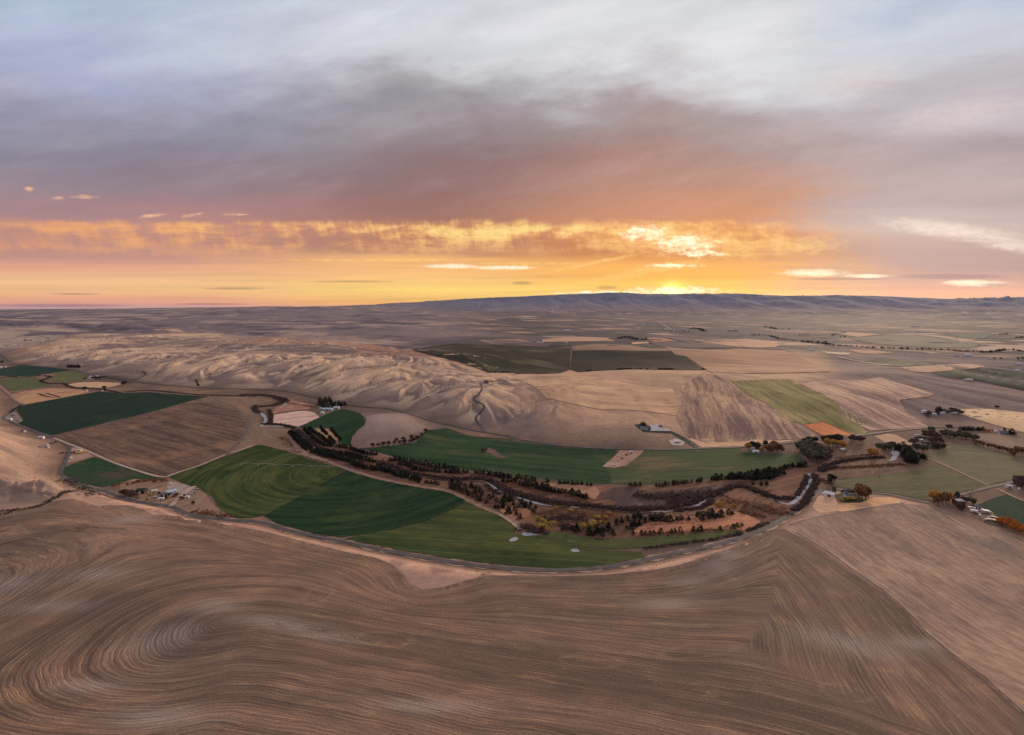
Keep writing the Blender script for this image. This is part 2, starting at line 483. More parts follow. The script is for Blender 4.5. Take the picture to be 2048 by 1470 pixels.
def tps_eval(w, px, py, qx, qy):
    out = w[-3] + w[-2] * qx + w[-1] * qy
    for i in range(len(px)):
        d2 = (qx - px[i]) ** 2 + (qy - py[i]) ** 2
        out = out + w[i] * d2 * np.log(d2 + 1e-12)
    return out


# grid: columns of constant x/y, rows of constant y, closer together near the drone
GU = np.arange(-620, 2671, 2.8)
GS = (GU - U0) / F
rows = [95.0]
while rows[-1] < 34000:
    Y = rows[-1]
    rows.append(Y + min(Y * Y / 256000 * 4.2, Y * (0.0064 if Y < 5200 else 0.0095)))
GY = np.array(rows)
NX, NY = len(GS), len(GY)
# base heights on a coarse lattice, then bilinear
cgu = np.linspace(GU[0], GU[-1], 300)
cgl = np.linspace(math.log(GY[0]), math.log(GY[-1]), 260)
w_ = tps_fit(cu / 500, np.log(cy) * 2.2, cz)
CZ = tps_eval(w_, cu / 500, np.log(cy) * 2.2, (cgu / 500)[None, :] + np.zeros((260, 1)), (cgl * 2.2)[:, None] + np.zeros((1, 300)))


def bil(arr, fi, fj):
    """arr[j, i] at fractional indices"""
    i = np.clip(np.floor(fi).astype(int), 0, arr.shape[1] - 2)
    j = np.clip(np.floor(fj).astype(int), 0, arr.shape[0] - 2)
    a, b = np.clip(fi - i, 0, 1), np.clip(fj - j, 0, 1)
    return (arr[j, i] * (1 - a) + arr[j, i + 1] * a) * (1 - b) + (arr[j + 1, i] * (1 - a) + arr[j + 1, i + 1] * a) * b


fi = (GU - cgu[0]) / (cgu[1] - cgu[0])
fj = (np.log(GY) - cgl[0]) / (cgl[1] - cgl[0])
ZB = bil(CZ, fi[None, :] + np.zeros((NY, 1)), fj[:, None] + np.zeros((1, NX)))
XX = GS[None, :] * GY[:, None]
YY = np.repeat(GY[:, None], NX, 1)
UU = np.repeat(GU[None, :], NY, 0)
UU = UU + fbm(XX / YY * 1000, np.log(YY) * 600, 180, 4, 90) * 130      # ragged borders between kinds of country

# valley floor: flat between the road under the bank and the highway under the northern hills
valley_px = [p for p in ROAD if p[0] > 150] + ROAD2[1:] + [(1905, 1022), (2040, 1070), (2300, 1160), (2700, 1250), (2700, 910), (2500, 905)] + HWY[::-1][1:-2] + \
    [(-60, 700), (-200, 695), (-200, 745), (0, 742), (8, 780), (18, 822), (30, 846), (70, 872), (100, 876), (128, 884), (126, 905), (124, 925), (120, 947), (132, 958)]
valley = [flat(u, v) for u, v in valley_px]
sx4, sy4 = np.arange(0, NX + 3, 4), np.arange(0, NY + 3, 4)
Xc = np.interp(sx4, np.arange(NX), GS)[None, :] * np.interp(sy4, np.arange(NY), GY)[:, None]
Yc = np.repeat(np.interp(sy4, np.arange(NY), GY)[:, None], len(sx4), 1)
VD, VIN = poly_dist(Xc, Yc, valley)
IDX_I, IDX_J = np.meshgrid(np.arange(NX) / 4.0, np.arange(NY) / 4.0)
sd = bil(np.where(VIN, -VD, VD), IDX_I, IDX_J)    # negative inside
north = YY > 760 + 0.15 * XX
blend = np.where(north, sstep(sd, -6, 110), sstep(sd, 3, 30))
VALLEYMASK = 1 - blend
Z = ZB * blend
Z = Z + (fbm(XX, YY, 260, 2, 3) * 0.35) * VALLEYMASK

# the grey knob that stands in the valley below the highway
kx, ky = (XX + 262) * 0.96 + (YY - 1075) * 0.28, (YY - 1075) * 0.96 - (XX + 262) * 0.28
KNOB = np.exp(-((np.abs(kx) / 78) ** 2.6 + (np.abs(ky) / 120) ** 2.6))
Z = Z + KNOB * 19
# slope-following spurs and gullies
def slopes(Zg):
    zs = np.gradient(Zg, GS, axis=1)
    zy = np.gradient(Zg, GY, axis=0)
    gx = zs / YY
    gy = zy - GS[None, :] / YY * zs
    return gx, gy


hillmask = blend * sstep(YY, 900, 1050) * (1 - sstep(UU + 0.14 * (YY - 1500), 940, 1130)) * (1 - sstep(YY, 9000, 15000))
CREST_Y = np.interp(UU, [-300, 0, 60, 130, 200, 270, 330, 430, 520, 600, 700, 800, 900, 1000], [2500, 2650, 2840, 3260, 4040, 5060, 4740, 4100, 3540, 3230, 2710, 2410, 2100, 1800])
front = 1 - sstep(YY / CREST_Y, 1.0, 1.07)
knoll = blend * sstep(YY, 980, 1150) * sstep(UU, 780, 900) * (1 - sstep(UU, 1120, 1260)) * (1 - sstep(YY, 1500, 1750))
hillmask = np.clip(hillmask + 0.8 * blend * sstep(YY, 590, 680) * (1 - sstep(UU, 90, 160)) * (1 - sstep(YY, 950, 1100)), 0, 1)
farm = blend * sstep(YY, 820, 950) * sstep(UU, 1000, 1150) * (1 - sstep(YY, 3500, 6000))
mtn = sstep(YY, 17500, 22000) * sstep(UU, 650, 1000)
plat = sstep(YY, 3600, 5200) * (1 - sstep(UU, 850, 1150)) * (1 - sstep(YY, 22000, 30000))
Z = Z + hillmask * sstep(YY, 1500, 2100) * fbm(XX, YY, 900, 3, 29) * 24
for (lam, amp, sd_) in ((310, 8.5, 1), (140, 4.2, 2), (62, 1.3, 3)):
    gx, gy = slopes(box_blur(box_blur(Z, 25), 25) if sd_ == 1 else box_blur(Z, 3))
    g = np.sqrt(gx * gx + gy * gy) + 1e-6
    st = np.clip(g / 0.06, 0.35, 1.2)
    wx = fbm(XX, YY, lam * 2.5, 2, 40 + sd_) * lam * 0.35
    mk = (hillmask * amp + knoll * amp * 0.35 + farm * (YY < 2100) * amp * 0.30) * st
    sel = mk > 0.02 * amp
    gl = gully((XX + wx)[sel], (YY - wx * 0.6)[sel], (gx / g)[sel], (gy / g)[sel], lam, sd_ * 13)
    mk[sel] *= 1 - 2 * np.clip((1 - gl) / 2, 0, 1) ** 2.4            # rounded spurs, narrow draws
    Z = Z + mk * sel
for (lam, amp, sd_) in ((2600, 80, 5), (1200, 45, 6), (600, 22, 7)):
    gx, gy = slopes(Z)
    g = np.sqrt(gx * gx + gy * gy) + 1e-6
    sel = mtn > 0.01
    mk = mtn * amp * (1 - 0.7 * sstep(YY, 24500, 26500))
    mk[sel] *= gully(XX[sel], YY[sel], (gx / g)[sel], (gy / g)[sel], lam, sd_ * 13)
    Z = Z + mk * sel
Z = Z + mtn * sstep(YY, 23000, 26000) * fbm(XX, YY * 0.3, 1500, 4, 77) * 34
Z = Z + plat * (fbm(XX, YY, 1500, 4, 21) * 42 + fbm(XX, YY * 1.3, 520, 3, 22) * 17 * (1 - sstep(YY, 9000, 15000)))
Z = Z + farm * (fbm(XX, YY, 420, 3, 23) * 11.0 + fbm(XX, YY, 120, 2, 24) * 0.8)
Z = Z + blend * (YY < 800) * (fbm(XX, YY, 70, 3, 25) * 0.9)
Z = Z + sstep(YY, 5000, 9000) * sstep(UU, 1000, 1300) * (1 - sstep(YY, 15000, 17500)) * fbm(XX, YY, 2500, 3, 26) * 6.0
Z = Z + sstep(YY, 9000, 13000) * sstep(UU, 1750, 2000) * fbm(XX, YY, 1800, 4, 28) * 70.0 * (1 - sstep(YY, 24000, 26000))


def gidx(x, y):
    x, y = np.asarray(x, float), np.asarray(y, float)
    ys = np.clip(y, GY[0], GY[-1])
    i = (x / ys - GS[0]) / (GS[1] - GS[0])
    j = np.interp(ys, GY, np.arange(NY))
    return i, j


def height(x, y):
    i, j = gidx(x, y)
    return bil(Z, i, j)


def unproj(pts, ymin=0.0, zoff=0.0):
    """first ground point seen through each pixel, as an (n,3) array"""
    pts = np.asarray(pts, float)
    out = np.zeros((len(pts), 3))
    j0 = int(np.searchsorted(GY, ymin)) if ymin > 0 else 0
    for k, (u, v) in enumerate(pts):
        s = (u - U0) / F
        f = np.clip((s - GS[0]) / (GS[1] - GS[0]), 0, NX - 1.001)
        i = int(f)
        col = Z[:, i] * (1 - (f - i)) + Z[:, i + 1] * (f - i)
        los = CAMZ - (v - V0) / F * GY
        hit = np.nonzero(col[j0:] >= los[j0:])[0]
        if len(hit) == 0:
            Y = GY[-1]
        else:
            j = hit[0] + j0
            if j == j0:
                Y = GY[j]
            else:
                a, b = los[j - 1] - col[j - 1], col[j] - los[j]
                Y = GY[j - 1] + (GY[j] - GY[j - 1]) * a / max(a + b, 1e-9)
        zz = np.interp(Y, GY, col)
        out[k] = (s * Y, Y, zz + zoff)
    return out


print('terrain', NX, NY, round(time.time() - _T0, 1))
# ------------------------------------------------------------------ materials
MATS = {}


def new_mat(name):
    m = bpy.data.materials.new(name)
    m.use_nodes = True
    return m, NT(m.node_tree)


def finish(T, color, rough=0.95, bump=None, bump_strength=0.3, bump_dist=1.0, spec=0.1):
    b = T.node('ShaderNodeBsdfPrincipled')
    T.put(b.inputs['Base Color'], color)
    T.put(b.inputs['Roughness'], rough)
    b.inputs['Specular IOR Level'].default_value = spec
    if bump is not None:
        bn = T.node('ShaderNodeBump')
        bn.inputs['Strength'].default_value = bump_strength
        bn.inputs['Distance'].default_value = bump_dist
        T.put(bn.inputs['Height'], bump)
        T.link(bn.outputs[0], b.inputs['Normal'])
    o = T.node('ShaderNodeOutputMaterial')
    T.link(b.outputs[0], o.inputs[0])
    return b


ALB = (0.86, 0.82, 0.80)          # photograph value of a matt surface -> albedo under this sky


def alb(c, k=1.0):
    return tuple(min(0.8, x / a * k) for x, a in zip(lin(c), ALB))


def mesh_obj(name, verts, faces, mat=None, parent=None, kind=None, label=None, cat=None, group=None, smooth=False):
    me = bpy.data.meshes.new(name)
    if isinstance(verts, np.ndarray):
        verts = verts.tolist()
    me.from_pydata(verts, [], faces)
    if mat is not None:
        for mm in (mat if isinstance(mat, (list, tuple)) else [mat]):
            me.materials.append(mm)
    if smooth:
        me.polygons.foreach_set('use_smooth', [True] * len(me.polygons))
    me.update()
    o = bpy.data.objects.new(name, me)
    COL.objects.link(o)
    if parent:
        o.parent = parent
    tag(o, label, cat, group, kind)
    return o


def tag(o, label=None, cat=None, group=None, kind=None):
    if label: o['label'] = label
    if cat: o['category'] = cat
    if group: o['group'] = group
    if kind: o['kind'] = kind
    return o


# ---- ground
def ground_material():
    m, T = new_mat('ground_soil_and_grass')
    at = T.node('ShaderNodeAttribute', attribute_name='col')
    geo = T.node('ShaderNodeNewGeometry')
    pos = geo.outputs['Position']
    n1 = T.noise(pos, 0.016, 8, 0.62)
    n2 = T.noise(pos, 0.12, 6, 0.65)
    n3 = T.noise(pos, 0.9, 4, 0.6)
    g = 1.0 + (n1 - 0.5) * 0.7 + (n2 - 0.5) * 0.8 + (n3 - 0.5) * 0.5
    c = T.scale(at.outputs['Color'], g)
    dry = T.smooth(T.noise(pos, 0.035, 6, 0.6), 0.5, 0.7)
    c = T.mix(dry * 0.18, c, T.mix(1.0, c, (1.25, 1.0, 0.78), 'MULTIPLY'))
    finish(T, c, 0.97, n2 + n3 * 0.4, 0.5, 1.2, 0.03)
    return m


def far_cells(x, y):
    """patchwork of distant farm fields: jittered rectangular parcels"""
    a = 0.35
    rx, ry = x * math.cos(a) + y * math.sin(a), -x * math.sin(a) + y * math.cos(a)
    rx = rx + fbm(x, y, 2600, 2, 61) * 160
    ry = ry + fbm(x, y, 2600, 2, 62) * 160
    big = 620.0
    bx, by = np.floor(rx / big), np.floor(ry / big)
    sp = hash2(bx, by, 71)
    fx, fy = rx / big - bx, ry / big - by
    nx = np.where(sp < 0.35, 1, np.where(sp < 0.75, 2, 3))
    ny = np.where(hash2(bx, by, 72) < 0.4, 1, np.where(hash2(bx, by, 72) < 0.8, 2, 4))
    cx, cy_ = np.floor(fx * nx), np.floor(fy * ny)
    return hash2(bx * 7 + cx, by * 5 + cy_, 73), hash2(bx * 7 + cx, by * 5 + cy_, 74)


def build_ground():
    gx, gy = slopes(Z)
    zxx = np.gradient(np.gradient(Z, axis=1), axis=1)
    n_a = fbm(XX, YY, 420, 4, 51)
    n_b = fbm(XX, YY, 95, 4, 52)
    n_c = fbm(XX, YY, 2200, 4, 53)
    C = np.zeros(XX.shape + (3,))

    def lay(mask, c):
        C[:] = C * (1 - mask[..., None]) + np.array(alb(c)) * mask[..., None]
    one = np.ones_like(XX)
    lay(one, (142, 116, 104))
    lay(VALLEYMASK, (110, 87, 76))
    lay(VALLEYMASK * sstep(n_b, 0.0, 0.35) * 0.7, (134, 104, 86))
    lay(VALLEYMASK * sstep(n_a, 0.1, 0.4) * 0.6, (88, 74, 66))
    lay(KNOB, (150, 126, 116))
    lay(KNOB * sstep(n_b, 0, 0.3) * 0.5, (128, 108, 106))
    # foreground slope and its bank
    fg = blend * (YY < 760)
    lay(fg, (140, 114, 102))
    bank = blend * (YY < 760) * (1 - sstep(sd, 30, 50))
    lay(bank, (176, 138, 118))
    lay(bank * sstep(fbm(XX, YY, 22, 4, 58), -0.05, 0.3) * 0.7, (122, 97, 88))
    # left hills and northern hills: dry grass and sagebrush, slopes turned from the sun darkened as painted shade
    cur = Z - box_blur(Z, 9)  # brushy draws darkened, crests paled in the colour to sharpen the folds
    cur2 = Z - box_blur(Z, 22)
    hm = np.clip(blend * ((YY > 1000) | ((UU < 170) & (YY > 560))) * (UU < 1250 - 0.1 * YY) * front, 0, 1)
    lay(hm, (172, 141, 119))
    sage = sstep(n_a * 0.9 + n_c * 0.5 + n_b * 0.25 + gx * 1.2, 0.05, 0.30)  # sagebrush patches plus shade put into the colour of left-facing slopes
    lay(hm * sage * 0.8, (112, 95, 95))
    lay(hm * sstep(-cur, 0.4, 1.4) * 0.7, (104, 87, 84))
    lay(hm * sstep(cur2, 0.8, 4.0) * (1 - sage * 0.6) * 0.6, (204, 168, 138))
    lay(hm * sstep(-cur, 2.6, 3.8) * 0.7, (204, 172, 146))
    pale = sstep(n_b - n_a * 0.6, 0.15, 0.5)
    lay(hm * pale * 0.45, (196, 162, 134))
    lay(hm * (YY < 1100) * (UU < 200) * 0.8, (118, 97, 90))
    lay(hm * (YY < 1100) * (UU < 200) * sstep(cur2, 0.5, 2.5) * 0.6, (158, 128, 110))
    rust = sstep(n_c, 0.0, 0.3) * sstep(YY / CREST_Y, 0.8, 0.97)
    lay(hm * rust * 0.6, (160, 112, 88))
    # ground behind the first crest
    bh = blend * (YY > 1500) * (UU < 1000) * (1 - front)
    lay(bh, (122, 104, 102))
    # farmland rise in the middle
    lay(farm, (176, 141, 115))
    lay(farm * sstep(n_a, 0.0, 0.4) * 0.5, (150, 120, 104))
    lay(farm * sstep(n_b, 0.1, 0.4) * 0.4, (188, 150, 122))
    lay(farm * sstep(UU, 1560, 1700), (118, 98, 94))
    # plateau on the left, fading to sage and fallow
    lay(plat * (1 - front), (120, 103, 103))
    lay(np.clip(plat + bh, 0, 1) * sstep(n_a + n_c * 0.5 + n_b * 0.4, 0.0, 0.3) * 0.85, (82, 74, 82))
    lay(np.clip(plat + bh, 0, 1) * sstep(n_c * 0.6 - n_a + n_b * 0.3, 0.1, 0.4) * 0.85, (158, 134, 120))
    # broad valley with fields beyond
    r1, r2 = far_cells(XX, YY)
    fv = sstep(YY, 2300, 3200) * sstep(UU, 820, 1050) * (1 - sstep(YY, 17500, 20000))
    fv = np.clip(fv + sstep(YY, 1700, 2200) * sstep(UU, 1750, 1850) * (1 - sstep(YY, 17500, 20000)), 0, 1)
    lay(fv, (100, 83, 86))
    for lo, hi, c in ((0, .12, (168, 134, 112)), (.10, .26, (78, 74, 72)), (.26, .40, (64, 70, 64)), (.40, .52, (122, 94, 86)), (.52, .62, (92, 76, 80)), (.62, .70, (186, 150, 122)), (.70, .80, (76, 82, 72))):
        lay(fv * ((r1 >= lo) & (r1 < hi)) * (0.45 + 0.55 * r2), c)
    lay(fv * sstep(fbm(XX, YY * 1.5, 420, 4, 59), 0.0, 0.35) * 0.7, (80, 69, 74))
    lay(fv * sstep(fbm(XX, YY * 2.0, 160, 3, 60), 0.15, 0.45) * 0.8, (56, 54, 58))
    # the ridge on the skyline, the blue of distance haze put into its colour
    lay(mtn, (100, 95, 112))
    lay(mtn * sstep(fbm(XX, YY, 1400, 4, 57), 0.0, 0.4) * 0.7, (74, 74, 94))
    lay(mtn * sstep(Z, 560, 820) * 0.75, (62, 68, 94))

    verts = np.stack([XX, YY, Z], -1).reshape(-1, 3)
    idx = np.arange(NX * NY).reshape(NY, NX)
    quads = np.stack([idx[:-1, :-1], idx[:-1, 1:], idx[1:, 1:], idx[1:, :-1]], -1).reshape(-1, 4)
    # apron: the ground goes on behind the drone and to both sides, coarse
    nv = len(verts)
    av, af = [], []
    rad = [0, 60, 140, 300, 700, 1600, 4000, 10000, 20000, 34000]
    a0, a1 = math.radians(90 - 57.7), math.radians(-270 + 57.7)
    na = 48
    for r in rad:
        for k in range(na + 1):
            a = a0 + (a1 - a0) * k / na
            xx_, yy_ = r * math.cos(a), r * math.sin(a)
            hz = 84.0 if r < 400 else 84 + 20 * math.sin(r * 0.01 + a * 5) - 60 * min(1, (r - 400) / 3000)
            av.append((xx_, yy_ - 2, hz - 1.0))
    for i in range(len(rad) - 1):
        for k in range(na):
            a = nv + i * (na + 1) + k
            af.append((a, a + na + 1, a + na + 2, a + 1))
    # near apron between the grid's first row and the drone's foot
    verts = np.concatenate([verts, np.array(av)])
    me = bpy.data.meshes.new('ground')
    allq = np.concatenate([quads, np.array(af)])
    me.vertices.add(len(verts))
    me.vertices.foreach_set('co', verts.ravel())
    me.loops.add(allq.size)
    me.loops.foreach_set('vertex_index', allq.ravel().astype(np.int32))
    me.polygons.add(len(allq))
    me.polygons.foreach_set('loop_start', np.arange(0, allq.size, 4, dtype=np.int32))
    me.polygons.foreach_set('loop_total', np.full(len(allq), 4, dtype=np.int32))
    me.polygons.foreach_set('use_smooth', np.ones(len(allq), bool))
    colr = np.ones((len(verts), 4), np.float32)
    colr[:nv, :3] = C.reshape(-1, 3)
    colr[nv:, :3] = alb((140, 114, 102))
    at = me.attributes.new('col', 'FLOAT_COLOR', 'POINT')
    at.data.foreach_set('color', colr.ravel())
    me.update(calc_edges=True)
    me.materials.append(ground_material())
    o = bpy.data.objects.new('ground', me)
    COL.objects.link(o)
    tag(o, 'rolling dry grass hills and valley floor reaching to the skyline ridge', None, None, 'structure')


build_ground()
# ------------------------------------------------------------------ draped sheets: fields, ground patches, roads, water
def inside(poly, px, py):
    ins = np.zeros(px.shape, bool)
    n = len(poly)
    for i in range(n):
        ax, ay = poly[i]
        bx, by = poly[(i + 1) % n]
        c = ((ay > py) != (by > py)) & (px < (bx - ax) * (py - ay) / (by - ay + 1e-12) + ax)
        ins ^= c
    return ins


def densify(pts, step, closed=True, jit=0.0):
    out = []
    n = len(pts)
    for i in range(n if closed else n - 1):
        a, b = pts[i], pts[(i + 1) % n]
        L = math.hypot(b[0] - a[0], b[1] - a[1])
        k = max(1, int(round(L / step)))
        for q in range(k):
            f = q / k
            j = jit if q else 0.0
            out.append((a[0] + (b[0] - a[0]) * f + random.uniform(-j, j), a[1] + (b[1] - a[1]) * f + random.uniform(-j, j) * 0.6))
    if not closed:
        out.append(pts[-1])
    return out


def spline(pts, step):
    """Catmull-Rom through the traced points, resampled"""
    p = [pts[0]] + list(pts) + [pts[-1]]
    out = []
    for i in range(1, len(p) - 2):
        p0, p1, p2, p3 = [np.array(q, float) for q in p[i - 1:i + 3]]
        k = max(1, int(np.linalg.norm(p2 - p1) / step))
        for q in range(k):
            t = q / k
            out.append(tuple(0.5 * ((2 * p1) + (p2 - p0) * t + (2 * p0 - 5 * p1 + 4 * p2 - p3) * t * t + (3 * p1 - p0 - 3 * p2 + p3) * t ** 3)))
    out.append(tuple(pts[-1]))
    return out


def sheet(name, poly, mat, off=0.35, step=7.0, ymin=0.0, label=None, kind='structure', jit=0.5, rounded=False, attrs=None, edge=None):
    if rounded:
        poly = spline(list(poly) + [poly[0]], step)[:-1]
    bd = densify(poly, edge or step * 0.7, True, jit)
    xs, ys = [p[0] for p in bd], [p[1] for p in bd]
    nx_ = max(2, int((max(xs) - min(xs)) / step))
    ny_ = max(2, int((max(ys) - min(ys)) / (step * 0.6)))
    gx_, gy_ = np.meshgrid(np.linspace(min(xs), max(xs), nx_), np.linspace(min(ys), max(ys), ny_))
    gx_ = gx_ + (np.arange(ny_)[:, None] % 2) * step * 0.4
    gx_, gy_ = gx_.ravel(), gy_.ravel()
    m = inside(bd, gx_, gy_)
    pts = [Vector(p) for p in bd] + [Vector((a, b)) for a, b in zip(gx_[m], gy_[m])]
    nb = len(bd)
    vs, es, fs, _, _, _ = delaunay_2d_cdt(pts, [(i, (i + 1) % nb) for i in range(nb)], [], 1, 1e-4)
    W = unproj([(v.x, v.y) for v in vs], ymin, off)
    faces = []
    for f in fs:
        a, b, c = [W[i] for i in f[:3]]
        cr = (b[0] - a[0]) * (c[1] - a[1]) - (b[1] - a[1]) * (c[0] - a[0])
        faces.append(tuple(f) if cr > 0 else tuple(reversed(f)))
    o = mesh_obj(name, W, faces, mat, kind=kind, label=label, smooth=True)
    if attrs:
        for an, fn in attrs.items():
            at = o.data.attributes.new(an, 'FLOAT', 'POINT')
            at.data.foreach_set('value', np.asarray(fn(W), np.float32))
    return o


def ribbon(name, px, width, mat, off=0.6, step=6.0, ymin=0.0, label=None, kind='structure', taper=None, wig=0.0):
    """a strip of constant real width along a traced centre line"""
    c = unproj(spline(px, step), ymin)[:, :2]
    # smooth in plan
    for _ in range(2):
        c[1:-1] = (c[:-2] + 2 * c[1:-1] + c[2:]) / 4
    # keep points at least a third of the width apart
    keep = [0]
    for i in range(1, len(c)):
        if np.linalg.norm(c[i] - c[keep[-1]]) > width * 0.5:
            keep.append(i)
    c = c[keep]
    d = np.gradient(c, axis=0)
    d /= np.linalg.norm(d, axis=1)[:, None] + 1e-9
    nrm = np.stack([-d[:, 1], d[:, 0]], 1)
    w = np.full(len(c), width)
    if taper is not None:
        w = np.interp(np.linspace(0, 1, len(c)), np.linspace(0, 1, len(taper)), taper)
    if wig:
        w = w * (1 + RNG.uniform(-wig, wig, len(c)))
    cols = 4
    vs = []
    for k in range(cols + 1):
        p = c + nrm * (w * (k / cols - 0.5))[:, None]
        vs.append(np.column_stack([p, height(p[:, 0], p[:, 1]) + off]))
    n = len(c)
    V = np.concatenate(vs)
    faces = []
    for k in range(cols):
        for i in range(n - 1):
            faces.append((k * n + i, (k + 1) * n + i, (k + 1) * n + i + 1, k * n + i + 1)[::-1])
    return mesh_obj(name, V, faces, mat, kind=kind, label=label, smooth=True)


def rowdir(px):
    a, b = unproj(px)[:, :2]
    return math.atan2(b[1] - a[1], b[0] - a[0])


def field_mat(name, c1, c2, ang=0.0, spacing=8.0, rows=0.5, c3=None, pscale=0.01, pamt=0.5, fine=0.35, bump=0.3, warp=0.0, k=1.0, center=None, tram=0.0):
    m, T = new_mat(name)
    geo = T.node('ShaderNodeNewGeometry')
    x, y, z = T.sep(geo.outputs['Position'])
    ca, sa = math.cos(ang), math.sin(ang)
    al, ac = x * ca + y * sa, y * ca - x * sa
    if center is not None:                       # rows run round a pivot
        dx_, dy_ = x - float(center[0]), y - float(center[1])
        ac = (dx_ * dx_ + dy_ * dy_).sqrt()
        al = dx_._m('ARCTAN2', dy_, dx_) * 200.0
    if warp:
        wn = T.noise(T.xyz(x, y, 0.0), 1.0 / 120.0, 3, 0.5)
        ac = ac + (wn - 0.5) * warp
    r = T.noise(T.xyz(ac / spacing, al / (spacing * 22.0), 1.3), 1.0, 4, 0.7)
    rr = T.smooth(r, 0.36, 0.64)
    flatpos = T.xyz(x, y, 0.0)
    n1 = T.noise(flatpos, pscale, 6, 0.6)
    n2 = T.noise(T.xyz(al * 0.4, ac, 0.0), 0.16, 5, 0.65)
    n3 = T.noise(flatpos, 0.55, 6, 0.75)
    pn = T.noise(T.xyz(al * 0.25, ac, 2.0), pscale * 3.5, 5, 0.6)
    c = T.mix((rr - 0.5) * rows * 1.3 + 0.5 + (n1 - 0.5) * pamt * 1.6 + (pn - 0.5) * 1.9, alb(c1, k), alb(c2, k))
    if c3 is not None:
        n4 = T.noise(T.xyz(al * 0.35, ac, 5.0), pscale * 1.7, 5, 0.62)
        c = T.mix(T.smooth(n4, 0.5, 0.68) * pamt, c, alb(c3, k))
    if tram:                                     # sprayer tramlines
        fr = ac / tram
        fr = ((fr - fr.floor()) - 0.5).absv()
        c = T.mix(T.smooth(fr, 0.45, 0.49) * (0.02 + n2 * 0.32), c, alb(tuple(min(255, v * 1.45 + 12) for v in c2), k))
    c = T.scale(c, 1.0 + (n2 - 0.5) * fine * 1.9 + (n3 - 0.5) * fine * 1.5)
    finish(T, c, 0.95, rr * 0.6 + n3 * 0.5, bump, 0.4, 0.04)
    return m


# ---- foreground: stubble hill worked along the contour
SPINE = unproj([(440, 1252), (520, 1246), (640, 1262), (820, 1296), (1024, 1330), (1250, 1362), (1450, 1392), (1700, 1452), (2100, 1600)])[:, :2]
EDGE_PX = [(-620, 1075), (-300, 1052), (0, 1025), (60, 1014), (110, 1003), (140, 999), (168, 1004), (190, 1013), (215, 1012), (257, 1012), (285, 1020), (305, 1031), (340, 1032), (375, 1035), (412, 1042), (450, 1050), (490, 1057), (533, 1065), (620, 1088),
           (700, 1107), (751, 1117), (785, 1131), (806, 1150), (820, 1170), (847, 1181), (888, 1176), (932, 1163), (973, 1153), (1042, 1152), (1127, 1154), (1213, 1151), (1298, 1143),
           (1349, 1134), (1397, 1120), (1450, 1102), (1500, 1082), (1530, 1067), (1552, 1060), (1566, 1060)]
FENCE_PX = [(1568, 1060), (1609, 1080), (1657, 1110), (1718, 1154), (1759, 1182), (1790, 1206), (1824, 1240), (1854, 1274), (1885, 1298), (1923, 1328), (1970, 1362), (2004, 1393), (2045, 1430), (2200, 1572), (2400, 1760), (2600, 1900)]
EDGE = unproj([(u, v + 4) for u, v in EDGE_PX])[:, :2]
FENCE = unproj(FENCE_PX)[:, :2]
SEAM = unproj([(1558, 1062), (1556, 1110), (1552, 1160), (1546, 1200), (1530, 1245), (1510, 1275), (1480, 1300)])[:, :2]


def near(W, line):
    d, _ = poly_dist(W[:, 0], W[:, 1], line, closed=False)
    return d


def phase_a(W):
    a, b = near(W, SPINE), near(W, EDGE)
    wob = fbm(W[:, 0], W[:, 1], 90, 2, 5) * 5.0
    # rows follow the spine of the spur below and the wavy field edge above; keep metre-like spacing
    m = a / (a + b + 1e-3)
    return a * (1 - sstep(m, 0.35, 0.95)) + (200 - b) * sstep(m, 0.35, 0.95) + wob * 0.4


def phase_b(W):
    return near(W, FENCE) + fbm(W[:, 0], W[:, 1], 80, 2, 6) * 2.5


def side_b(W):
    """1 right of the seam where the rows follow the fence line"""
    x, y = W[:, 0], W[:, 1]
    sx = np.interp(y, SEAM[::-1, 1] if SEAM[0, 1] > SEAM[-1, 1] else SEAM[:, 1], SEAM[::-1, 0] if SEAM[0, 1] > SEAM[-1, 1] else SEAM[:, 0])
    w = sstep(x - sx, -2.0, 2.5)
    lo = SEAM[:, 1].min()
    k = 0.55 * (lo - y)
    w2 = sstep(x - (SEAM[-1, 0] + k * 1.1), -14, 22)
    return np.where(y > lo, w, w2)


